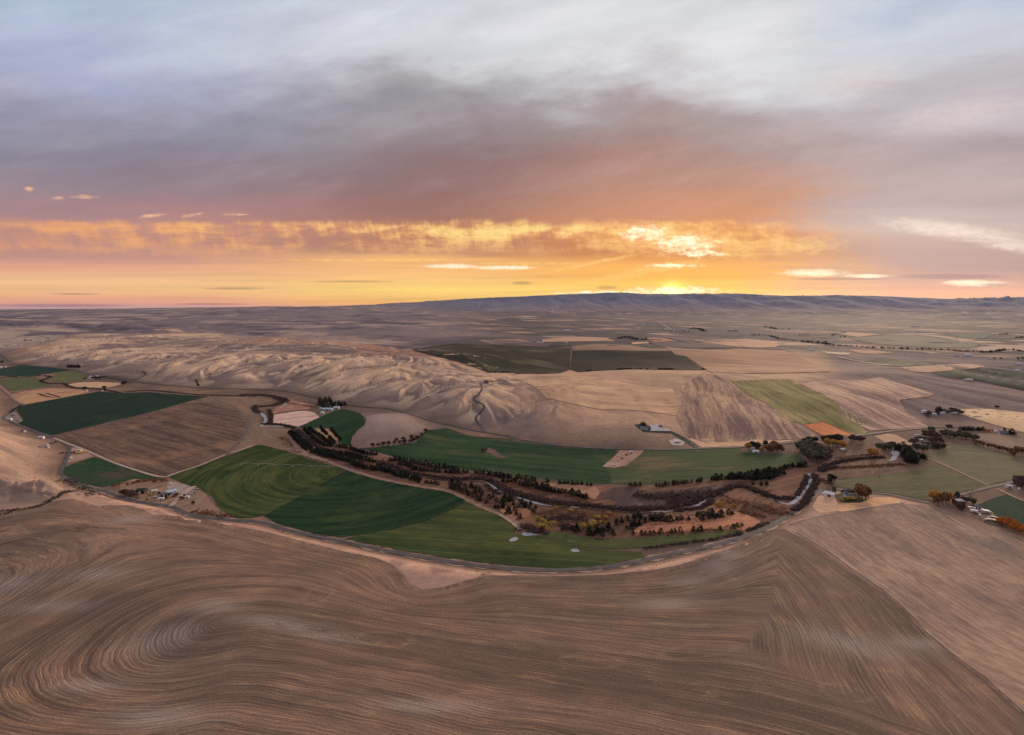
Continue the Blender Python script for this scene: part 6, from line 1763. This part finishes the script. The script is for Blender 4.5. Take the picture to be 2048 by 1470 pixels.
BUILDINGS = [
    # pixel of the base, length, width, wall height, roof rise, rotation, wall, roof, label, category, windows, door, lean-to, chimney
    (P('N', 780, 332)[0], 24, 9, 4, 1.8, -4, 'pale', 'blue', 'long pale blue roofed barn below the dark evergreens', 'barn', 5, 1, True, False),
    (P('N', 925, 308)[0], 13, 9, 4, 2, 4, 'white', 'pale', 'shorter white roofed barn right of the long pale barn', 'barn', 3, 1, False, False),
    (P('N', 690, 385)[0], 7, 6, 3, 1.5, 0, 'white', 'white', 'small white shed standing apart below the long pale barn', 'shed', 1, 1, False, False),
    (P('N', 662, 318)[0], 5, 5, 3, 1.4, 20, 'white', 'pale', 'tiny white shed left of the long pale barn', 'shed', 1, 1, False, False),
    (P('I', 1040, 585)[0], 12, 7, 3.2, 1.8, 48, 'white', 'blue', 'white house with pale blue roof in the farmyard', 'house', 3, 1, True, True),
    (P('I', 445, 570)[0], 11, 9, 4.5, 1.5, 3, 'green', 'green', 'dark green square barn at the left of the farmyard', 'barn', 2, 1, False, False),
    (P('I', 700, 560)[0], 7, 3.6, 2.8, .8, 38, 'white', 'white', 'narrow white shed between the green barn and the blue roofed house', 'shed', 2, 1, False, False),
    (P('I', 1380, 680)[0], 4, 3.5, 2.5, .7, 20, 'white', 'white', 'tiny white shed right of the gravel lane', 'shed', 1, 1, False, False),
    (P('I', 900, 640)[0], 7, 5, 3, 1.4, 30, 'dark', 'slate', 'low dark shed in front of the blue roofed house', 'shed', 1, 1, False, False),
    (P('U', 160, 1105)[0], 6, 5, 3, 1.4, 10, 'white', 'white', 'white shed on the grey gravel lot', 'shed', 1, 1, False, False),
    (P('V', 230, 585)[0], 9, 5, 3, 1.3, 10, 'white', 'white', 'white house at the tip of the large dark green field', 'house', 3, 1, False, False),
    (P('V', 370, 775)[0], 5, 4, 2.5, 1, -20, 'cream', 'pale', 'small cream shed on the slope left of the side road', 'shed', 1, 1, False, False),
    (P('E', 190, 135)[0], 7, 5, 2.8, 1.2, -15, 'cream', 'brown', 'small brown roofed house below the left hills', 'house', 2, 1, False, False),
    (P('U', 1430, 435)[0], 8, 7, 4, 2, 20, 'white', 'white', 'white house at the farm under the highway', 'house', 2, 1, False, True),
    (P('U', 1418, 460)[0], 7, 6, 3, 1.5, 0, 'pale', 'white', 'pale shed in front of the white house under the highway', 'shed', 1, 1, False, False),
    (P('U', 1530, 420)[0], 8, 6, 3.5, 1.6, -15, 'white', 'pale', 'white shed half hidden by the farm trees under the highway', 'shed', 2, 1, False, False),
    (P('U', 1368, 645)[0], 4, 3.5, 2.4, .8, 0, 'white', 'white', 'tiny white pump shed above the large dark green field', 'shed', 1, 1, False, False),
    (P('U', 1612, 648)[0], 3, 3, 2.2, .7, 0, 'white', 'white', 'tiny white box shed on the upper creek', 'shed', 0, 1, False, False),
    (P('U', 12, 276)[0], 8, 6, 3.5, 1.6, 0, 'white', 'white', 'white house at the left edge above the green field', 'house', 2, 1, False, False),
    (P('U', 85, 270)[0], 7, 5, 3, 1.4, 0, 'white', 'pale', 'second small white house near the left edge', 'house', 2, 1, False, False),
    (P('K', 505, 680)[0], 11, 7.5, 4.2, 2, -42, 'white', 'white', 'white metal barn beside the road at the creek mouth', 'barn', 2, 1, True, False),
    (P('K', 1030, 718)[0], 14, 8, 3, 1.8, 4, 'white', 'slate', 'small white walled house with a grey roof', 'house', 4, 1, False, True),
    (P('K', 915, 612)[0], 4, 3, 2.4, .9, 0, 'pale', 'slate', 'little shed behind the small white walled house', 'shed', 1, 1, False, False),
    (P('J', 180, 690)[0], 11.5, 8, 3.2, 1.8, 6, 'brown', 'cream', 'house with a grey tan roof beside the golden brown trees', 'house', 4, 1, False, True),
    (P('J', 540, 815)[0], 8, 5.5, 3.2, 1.4, 12, 'dark', 'slate', 'slate roofed shed at the top of the cluttered dirt yard', 'shed', 2, 1, False, False),
    (P('J', 1230, 372)[0], 7, 4.5, 3, 1.2, -4, 'white', 'white', 'white shed at the right edge beside the road', 'shed', 2, 1, False, False),
    (P('J', 1440, 420)[0], 2.5, 2.5, 2.2, .6, 0, 'white', 'white', 'tiny white hut at the right edge', 'shed', 0, 1, False, False),
    (P('L', 290, 515)[0], 9, 6, 3, 1.2, -6, 'white', 'white', 'white roofed shed in front of the small farm grove', 'shed', 2, 1, False, False),
    (P('L', 215, 460)[0], 5, 5, 3, 1.2, 0, 'white', 'white', 'small white house among the small farm grove', 'house', 1, 1, False, False),
    (P('L', 1900, 480)[0], 9, 6, 3, 1.4, 8, 'grey', 'pale', 'grey shed right of the golden cottonwoods', 'shed', 2, 1, False, False),
    (P('M', 1440, 302)[0], 10, 3.5, 2.8, .6, -3, 'white', 'white', 'long white mobile home below the highway', 'house', 3, 1, False, False),
    (P('M', 1510, 390)[0], 6, 4, 2.8, 1, 0, 'cream', 'white', 'small white roofed shed in the creek thicket', 'shed', 1, 1, False, False),
    (P('M', 1512, 522)[0], 5, 4, 2.8, 1, 15, 'white', 'pale', 'small pale shed beside the right hand pasture', 'shed', 1, 1, False, False),
    (P('M', 805, 447)[0], 5, 3, 2.4, .7, 0, 'white', 'white', 'tiny white shed on the tan field by the creek', 'shed', 1, 1, False, False),
    (P('P', 250, 225)[0], 9, 7, 4, 1.8, 0, 'white', 'white', 'white barn at the left of the farm cluster below the grey slope', 'barn', 2, 1, False, False),
    (P('P', 350, 268)[0], 10, 7, 3.4, 1.6, 6, 'pale', 'slate', 'slate roofed house in the farm cluster below the grey slope', 'house', 3, 1, False, True),
    (P('P', 430, 275)[0], 8, 6, 3.2, 1.5, -10, 'white', 'white', 'white roofed shed in front of the farm cluster', 'shed', 2, 1, False, False),
    (P('P', 590, 250)[0], 8, 6, 3.2, 1.5, 0, 'white', 'pale', 'white house right of the tall trees in the farm cluster', 'house', 2, 1, False, False),
    (P('P', 785, 252)[0], 7, 5, 3, 1.2, 0, 'cream', 'pale', 'cream house among the leafy farm cluster trees', 'house', 2, 1, False, False),
    (P('P', 852, 254)[0], 7, 4, 2.8, 1, 0, 'white', 'white', 'narrow white shed at the right of the farm cluster', 'shed', 2, 1, False, False),
    (P('P', 1430, 568)[0], 13, 7, 3.2, 1.6, 2, 'orange', 'red', 'long red roofed barn right of the dense windbreak', 'barn', 3, 1, False, False),
    (P('P', 1530, 582)[0], 5, 5, 3, 1.2, 0, 'white', 'white', 'white shed at the end of the red barn', 'shed', 1, 1, False, False),
    (P('P', 1680, 608)[0], 10, 6, 3, 1.4, -10, 'grey', 'slate', 'grey roofed house beside the evergreens at the right', 'house', 3, 1, False, False),
    (P('P', 2030, 912)[0], 8, 6, 3.4, 1.5, 10, 'white', 'white', 'white house at the right edge above the pasture', 'house', 2, 1, False, False),
    (P('O', 490, 285)[0], 14, 8, 3.2, 2, -14, 'white', 'slate', 'dark roofed house on the slope beside the pale lot', 'house', 4, 1, True, True),
    (P('O', 830, 250)[0], 6, 4.5, 2.6, 1, -20, 'brown', 'brown', 'brown shed behind the pale concrete lot', 'shed', 1, 1, False, False),
    (P('O', 235, 778)[0], 6, 3.4, 2.6, .7, 0, 'white', 'white', 'white shed on the dirt yard under the highway', 'shed', 1, 1, False, False),
    (P('B', 1790, 742)[0], 10, 7, 3.4, 1.8, 4, 'white', 'pale', 'white house on the knoll at the top of the driveway', 'house', 3, 1, False, True),
    (P('B', 1830, 745)[0], 7, 6, 3, 1.4, 0, 'brown', 'brown', 'brown garage beside the house on the knoll', 'shed', 1, 1, False, False),
    (P('Y', 1460, 745)[0], 22, 9, 4, 1.5, -4, 'white', 'white', 'long white barn on the dark field at the right edge', 'barn', 4, 1, False, False),
]
for b in BUILDINGS:
    building(*b)
print('buildings', round(time.time() - _T0, 1))

# far buildings, a few pixels each
FARB = [(P('W', 270, 335), 22, 'white', 'white farm building left of the tiny far farmhouse'), (P('W', 325, 335), 20, 'white', 'tiny far farmhouse on the pale tan field corner'), (P('W', 680, 336), 16, 'white', 'tiny white house above the small dark green field'),
        (P('Y', 905, 178), 60, 'white', 'large white barn far out in the broad valley'), (P('Y', 870, 176), 34, 'pale', 'pale barn left of the far large white barn'), (P('Y', 945, 238), 36, 'pale', 'pale far barn below the large white barn'), (P('Y', 990, 238), 36, 'white', 'white far shed right of the pale far barn'),
        (P('Y', 1615, 300), 34, 'white', 'white farm building beside the far green field'), (P('Y', 1450, 360), 18, 'white', 'small white building at the tip of the long tan strip'), (P('Y', 1340, 484), 20, 'pale', 'pale shed before the long tree line at right'),
        (P('Y', 1450, 484), 36, 'white', 'long white barn before the long tree line at right'), (P('Y', 1690, 522), 20, 'pale', 'pale farm building beside the low trees at right'), (P('Y', 1985, 578), 24, 'pale', 'pale building near the right edge'), (P('Y', 1980, 642), 16, 'white', 'small white building at the right edge'),
        (P('Y', 15, 335), 22, 'white', 'white house in the long valley tree line'), (P('Y', 45, 338), 18, 'pale', 'pale house beside the white one in the long tree line'), (P('X', 1370, 300), 26, 'white', 'white house in the broken tree line'), (P('X', 1835, 388), 18, 'white', 'small white shed right of the round ended field'),
        (P('X', 1850, 434), 26, 'white', 'white shed at the end of the pale sliver field'), (P('X', 285, 214), 40, 'white', 'white house in the far village'), (P('X', 455, 208), 44, 'cream', 'cream house in the far village'), (P('X', 955, 220), 40, 'pale', 'pale house at the tiny far farm'),
        (P('X', 360, 232), 30, 'white', 'lowest white house in the far village'), (P('X', 40, 160), 50, 'cream', 'cream barn left of the far village'), (P('X', 115, 160), 44, 'cream', 'second cream barn left of the far village'), (P('X', 990, 222), 30, 'white', 'white shed at the tiny far farm'),
        (P('C', 1010, 310), 44, 'white', 'bright white barn on the far plain below the sun'), (P('C', 440, 330), 60, 'cream', 'wide cream shed on the far fields left of the sun'), (P('C', 320, 175), 120, 'white', 'far white building under the ridge'), (P('D', 330, 262), 150, 'white', 'far white warehouse below the ridge at right'),
        (P('D', 340, 525), 14, 'white', 'small white building under the long tree line at left'), (P('B', 850, 570), 8, 'white', 'tiny white hut in the draw of the northern hills'), (P('A', 335, 415), 14, 'cream', 'tiny pale tank house on the left ridge')]
for px, L, wl, lab in FARB:
    x, y, z = unproj(px, 1200 if px[0][1] < 760 else 0)[0]
    W, H, R = L * .5, max(3.5, L * .17), max(1.5, L * .1)
    V, Fc = [], []
    gable_walls(L, W, H, R)(V, Fc)
    n0 = len(Fc)
    gable_roof(L, W, H, R)(V, Fc)
    o = mesh_obj('house' if L < 30 else 'barn', V, Fc, [PAINT[wl], PAINT['white' if wl == 'white' else 'pale']], label=lab, cat='house' if L < 30 else 'barn', group='far farm buildings')
    for i, p in enumerate(o.data.polygons):
        p.material_index = 1 if i >= n0 else 0
    o.location = (x, y, z + 0.3)
    o.rotation_euler = (0, 0, random.uniform(-.3, .3))


def wheel(parent, x, y, r, w=0.25):
    def b(V, Fc):
        n = 12
        k = len(V)
        for yy in (y - w / 2, y + w / 2):
            for q in range(n):
                V.append((x + r * math.cos(q / n * 6.283), yy, r + r * math.sin(q / n * 6.283)))
        Fc.extend([(k + q, k + (q + 1) % n, k + n + (q + 1) % n, k + n + q) for q in range(n)])
        Fc.append(tuple(range(k, k + n))); Fc.append(tuple(range(k + 2 * n - 1, k + n - 1, -1)))
    part('wheel', b, TYRE, parent)


def prism(pts, y0, y1):
    def b(V, Fc):
        n = len(pts); k = len(V)
        for yy in (y0, y1):
            V.extend([(x, yy, z) for x, z in pts])
        Fc.extend([(k + i, k + (i + 1) % n, k + n + (i + 1) % n, k + n + i) for i in range(n)])
        Fc.append(tuple(range(k, k + n))[::-1]); Fc.append(tuple(range(k + n, k + 2 * n)))
    return b


def vehicle(px, kind, col, rot, label):
    x, y, z = unproj([px])[0]
    nm = {'car': 'parked_car', 'pickup': 'pickup_truck', 'trailer': 'trailer', 'wagon': 'farm_wagon', 'tractor': 'tractor', 'tank': 'tank'}[kind]
    e = empty(nm, (x, y, z + 0.42), math.radians(rot))
    tag(e, label, {'car': 'car', 'pickup': 'truck', 'trailer': 'trailer', 'wagon': 'wagon', 'tractor': 'tractor', 'tank': 'tank'}[kind])
    if kind in ('car', 'pickup'):
        part('body', prism([(-2.4, .4), (2.3, .4), (2.4, .8), (2.2, 1.0), (1.0, 1.05), (-2.3, 1.1), (-2.45, .9)], -.92, .92), PAINT[col], e)
        cb = part('cabin', prism([(-1.9 if kind == 'car' else -.6, 1.06), (1.0, 1.04), (.45, 1.6), (-1.3 if kind == 'car' else -.5, 1.62)], -.8, .8), PAINT[col], e)
        part('window', prism([(-1.5 if kind == 'car' else -.4, 1.12), (.8, 1.12), (.38, 1.52), (-1.15 if kind == 'car' else -.4, 1.52)], -.83, .83), GLASS, cb)
        if kind == 'pickup':
            part('bed', lambda V, Fc: [box(V, Fc, -2.4, -.7, s * .9 - .05, s * .9 + .05, 1.05, 1.45) for s in (-1, 1)], PAINT[col], e)
        for sx in (-1.5, 1.5):
            for sy in (-.85, .85):
                wheel(e, sx, sy, .36)
    elif kind == 'trailer':
        part('body', prism([(-3.6, .7), (3.6, .7), (3.75, 1.0), (3.7, 2.9), (3.5, 3.1), (-3.5, 3.1), (-3.7, 2.9), (-3.75, 1.0)], -1.2, 1.2), PAINT[col], e)
        part('door', lambda V, Fc: box(V, Fc, -.5, .5, -1.26, -1.19, .9, 2.7), PAINT['grey'], e)
        part('hitch', lambda V, Fc: box(V, Fc, 3.7, 5.0, -.1, .1, .6, .75), STEEL, e)
        for sy in (-1.1, 1.1):
            wheel(e, -.5, sy, .42); wheel(e, .5, sy, .42)
    elif kind == 'wagon':
        part('bed', lambda V, Fc: box(V, Fc, -4.2, 4.2, -1.3, 1.3, .9, 1.15), PAINT['brown'], e)
        part('load', lambda V, Fc: [box(V, Fc, -4.0 + i * 2.0, -4.0 + i * 2.0 + 1.94, -1.2, 1.2, 1.16, 2.7) for i in range(4)], PAINT[col], e)
        part('drawbar', lambda V, Fc: box(V, Fc, 4.2, 6.0, -.1, .1, .7, .85), STEEL, e)
        for sx in (-2.8, 2.8):
            for sy in (-1.15, 1.15):
                wheel(e, sx, sy, .5)
    elif kind == 'tractor':
        part('hood', prism([(.2, .9), (2.2, .8), (2.3, 1.5), (.2, 1.7)], -.45, .45), PAINT[col], e)
        cb = part('cabin', prism([(-1.3, .9), (.2, .9), (.1, 2.6), (-1.2, 2.6)], -.8, .8), PAINT[col], e)
        part('window', prism([(-1.1, 1.6), (.05, 1.6), (0, 2.45), (-1.05, 2.45)], -.83, .83), GLASS, cb)
        for sy in (-.95, .95):
            wheel(e, -.8, sy, .9, .45); wheel(e, 1.6, sy * .8, .5, .3)
    else:
        def tk(V, Fc):
            n = 16; prof = [(0, .5), (1.2, .6), (1.3, .9), (1.3, 2.6), (1.1, 2.9), (.3, 3.1), (0, 3.1)]
            k = len(V)
            for r_, z_ in prof:
                for q in range(n):
                    V.append((r_ * math.cos(q / n * 6.283), r_ * math.sin(q / n * 6.283), z_))
            for a in range(len(prof) - 1):
                for q in range(n):
                    Fc.append((k + a * n + q, k + a * n + (q + 1) % n, k + (a + 1) * n + (q + 1) % n, k + (a + 1) * n + q))
        part('vessel', tk, PAINT[col], e)
        for a in range(4):
            part('leg', lambda V, Fc: box(V, Fc, math.cos(a * 1.571 + .785) - .08, math.cos(a * 1.571 + .785) + .08, math.sin(a * 1.571 + .785) - .08, math.sin(a * 1.571 + .785) + .08, -.4, .7), STEEL, e)
    return e


VEH = [
    ('I', 840, 722, 'trailer', 'white', 10, 'white trailer left of the gravel lane in the farmyard'), ('I', 715, 668, 'car', 'white', 0, 'white car near the golden farmyard bushes'), ('I', 1120, 640, 'tractor', 'green', 30, 'dark tractor right of the blue roofed house'),
    ('I', 1100, 660, 'pickup', 'brown', 20, 'brown pickup beside the dark tractor'), ('I', 1460, 600, 'pickup', 'white', 45, 'lowest vehicle in the row along the gravel lane'), ('I', 1490, 580, 'car', 'rustred', 45, 'dark red car in the row along the gravel lane'),
    ('I', 1522, 558, 'car', 'white', 45, 'white car in the row along the gravel lane'), ('I', 1548, 530, 'pickup', 'rustred', 45, 'dark red pickup in the row along the gravel lane'), ('I', 1570, 505, 'car', 'silver', 45, 'topmost silver car in the row along the gravel lane'), ('I', 1030, 405, 'tank', 'white', 0, 'tiny white tank on the gravel pad'),
    ('V', 985, 905, 'wagon', 'yellow', 28, 'left of three yellow loaded wagons'), ('V', 1030, 890, 'wagon', 'yellow', 28, 'middle one of three yellow loaded wagons'), ('V', 1070, 875, 'wagon', 'yellow', 28, 'right of three yellow loaded wagons'), ('V', 1005, 850, 'trailer', 'white', 10, 'white trailer behind the yellow wagons'),
    ('V', 865, 890, 'tractor', 'rustred', 20, 'left dark red tractor beside the yellow wagons'), ('V', 900, 880, 'tractor', 'rustred', -30, 'middle dark red tractor beside the yellow wagons'), ('V', 930, 890, 'tractor', 'rustred', 40, 'right dark red tractor beside the yellow wagons'),
    ('V', 845, 1010, 'tank', 'white', 0, 'white tank at the tip of the pale gravel yard'), ('V', 430, 690, 'pickup', 'dark', 0, 'dark pickup on the slope left of the side road'), ('V', 465, 692, 'car', 'dark', 10, 'dark car beside the dark pickup'), ('V', 525, 668, 'tractor', 'dark', 0, 'dark tractor near the side road junction'),
    ('V', 210, 765, 'pickup', 'grey', 30, 'grey pickup beside the cream shed'), ('V', 350, 740, 'trailer', 'cream', -20, 'cream trailer above the cream shed'),
    ('U', 185, 1035, 'car', 'dark', 20, 'upper left dark car on the grey gravel lot'), ('U', 210, 1045, 'car', 'dark', 60, 'upper right dark car on the grey gravel lot'), ('U', 272, 1120, 'car', 'brown', 0, 'brown car at the right of the grey gravel lot'),
    ('K', 350, 622, 'car', 'white', 20, 'lower white car left of the white barn'), ('K', 378, 598, 'pickup', 'white', 30, 'upper white pickup left of the white barn'),
    ('J', 460, 832, 'trailer', 'white', -35, 'white trailer at the top of the cluttered dirt yard'), ('J', 505, 898, 'trailer', 'white', -30, 'white trailer at the left of the cluttered dirt yard'), ('J', 735, 892, 'trailer', 'white', -32, 'long white trailer at the edge of the dark green field'),
    ('J', 785, 915, 'trailer', 'silver', -32, 'silver trailer right of the long white trailer'), ('J', 630, 985, 'tank', 'white', 0, 'white tank in the cluttered dirt yard'), ('J', 815, 1040, 'tank', 'silver', 0, 'silver tank in the cluttered dirt yard'), ('J', 890, 995, 'pickup', 'cream', 20, 'cream pickup right of the silver tank'),
    ('J', 745, 1080, 'tractor', 'blue', 40, 'pale blue tractor below the silver tank'), ('J', 700, 925, 'car', 'slate', -30, 'slate car below the long white trailer'), ('J', 950, 1040, 'wagon', 'brown', -35, 'brown wagon at the right of the cluttered yard'), ('J', 1020, 1120, 'wagon', 'brown', -35, 'brown wagon nearest the orange hedge'),
    ('J', 860, 1080, 'wagon', 'straw', -20, 'straw loaded wagon in the cluttered dirt yard'), ('J', 560, 940, 'pickup', 'rustred', -20, 'dark red pickup in the cluttered dirt yard'),
    ('O', 765, 460, 'tank', 'white', 0, 'lone white tank below the hillside house'), ('O', 1140, 570, 'trailer', 'white', 10, 'white trailer on the round gravel patch'), ('O', 1190, 575, 'wagon', 'straw', 15, 'pale loaded wagon on the round gravel patch'), ('O', 1065, 518, 'pickup', 'white', 30, 'white pickup behind the round gravel patch'), ('O', 1240, 555, 'car', 'white', 0, 'white car on the round gravel patch'),
    ('O', 45, 905, 'tractor', 'orange', 20, 'orange tractor on the dirt yard under the highway'), ('O', 130, 830, 'tractor', 'dark', 0, 'dark tractor above the orange tractor'), ('O', 530, 275, 'car', 'white', 30, 'white car beside the dark roofed hillside house'),
]
for tl, px_, py_, kind, col, rot, lab in VEH:
    vehicle(P(tl, px_, py_)[0], kind, col, rot, lab)

# straw stacks on the track above the left pivot quadrant: each stack six bales
STK = P('N', 350, 1062, 385, 1062, 410, 1082, 445, 1088, 500, 1108, 535, 1118, 560, 1132, 600, 1130, 640, 1140, 680, 1158, 745, 1168) + P('N', 125, 982, 290, 995)
STK.sort()
for i, p in enumerate(STK):
    x, y, z = unproj([p])[0]
    e = empty('bale_stack', (x, y, z + 0.5), math.radians(random.uniform(20, 34)))
    tag(e, ordinal_labels('pale straw bale stack beside the track above the pivot quadrant', len(STK))[i], 'bale stack', 'straw bale stacks by the track')
    for a in range(3):
        for c in range(2):
            part('bale', lambda V, Fc: box(V, Fc, -3.0 + a * 2.02, -3.0 + a * 2.02 + 1.96, -.7, .7, c * 1.12, c * 1.12 + 1.1), PAINT['straw'], e)
# white hive boxes on the dirt yard
HV = P('G', 855, 425, 862, 420, 868, 427, 876, 421, 884, 426, 892, 420)
for i, p in enumerate(HV):
    x, y, z = unproj([p])[0]
    e = empty('hive_box', (x, y, z + 0.5), random.uniform(0, 1))
    tag(e, ordinal_labels('white box on the tip of the pale dirt yard', len(HV))[i], 'box', 'white boxes on the dirt yard')
    part('box', lambda V, Fc: box(V, Fc, -.9, .9, -.7, .7, 0, 1.3), PAINT['white'], e)
    part('lid', lambda V, Fc: box(V, Fc, -1.0, 1.0, -.8, .8, 1.31, 1.45), PAINT['pale'], e)

# centre pivot sprinkler over the mid green quadrant
pv = unproj([P('F', 802, 600)[0], P('F', 5, 572)[0]])
e = empty('pivot_sprinkler', tuple(pv[0] + np.array([0, 0, .4])), math.atan2(pv[1, 1] - pv[0, 1], pv[1, 0] - pv[0, 0]))
tag(e, 'long silver centre pivot sprinkler across the mid green quadrant', 'sprinkler')
Lp = float(np.hypot(*(pv[1, :2] - pv[0, :2])))
ns = 6
part('pivot_point', lambda V, Fc: [box(V, Fc, -.2, .2, -.2, .2, 0, 4.2), box(V, Fc, -1.4, 1.4, -1.4, 1.4, -.3, .15)], STEEL, e)
for i in range(ns):
    x0, x1 = Lp * i / ns, Lp * (i + 1) / ns

    def span(V, Fc):
        m = 8
        for q in range(m):
            a, b = x0 + (x1 - x0) * q / m, x0 + (x1 - x0) * (q + 1) / m
            za, zb = [3.6 + 1.1 * math.sin(math.pi * t / m) for t in (q, q + 1)]
            k = len(V)
            for (xx, zz_) in ((a, za), (b, zb)):
                V.extend([(xx, -.12, zz_ - .12), (xx, .12, zz_ - .12), (xx, .12, zz_ + .12), (xx, -.12, zz_ + .12)])
            Fc.extend([(k + j, k + (j + 1) % 4, k + 4 + (j + 1) % 4, k + 4 + j) for j in range(4)])
    part('span', span, STEEL, e)
    tw = part('tower', lambda V, Fc: [box(V, Fc, x1 - .08, x1 + .08, s * 1.2 - .08, s * 1.2 + .08, .4, 3.5) for s in (-1, 1)] + [box(V, Fc, x1 - .1, x1 + .1, -1.9, 1.9, .55, .75)], STEEL, e)
    for s in (-1.8, 1.8):
        wheel(tw, x1, s, .6, .3)
print('things', round(time.time() - _T0, 1))
# ------------------------------------------------------------------ evening haze
hm_ = bpy.data.materials.new('evening_haze')
hm_.use_nodes = True
HT = NT(hm_.node_tree)
pvn = HT.node('ShaderNodeVolumePrincipled')
pvn.inputs['Color'].default_value = (0.66, 0.72, 0.95, 1)
pvn.inputs['Density'].default_value = 5.5e-6
pvn.inputs['Anisotropy'].default_value = 0.2
ho = HT.node('ShaderNodeOutputMaterial')
HT.link(pvn.outputs[0], ho.inputs['Volume'])
V, Fc = [], []
box(V, Fc, -56000, 56000, -36000, 35500, -60, 1250)
hz = mesh_obj('haze', V, Fc, hm_, kind='stuff', label='thin evening haze over the whole valley')
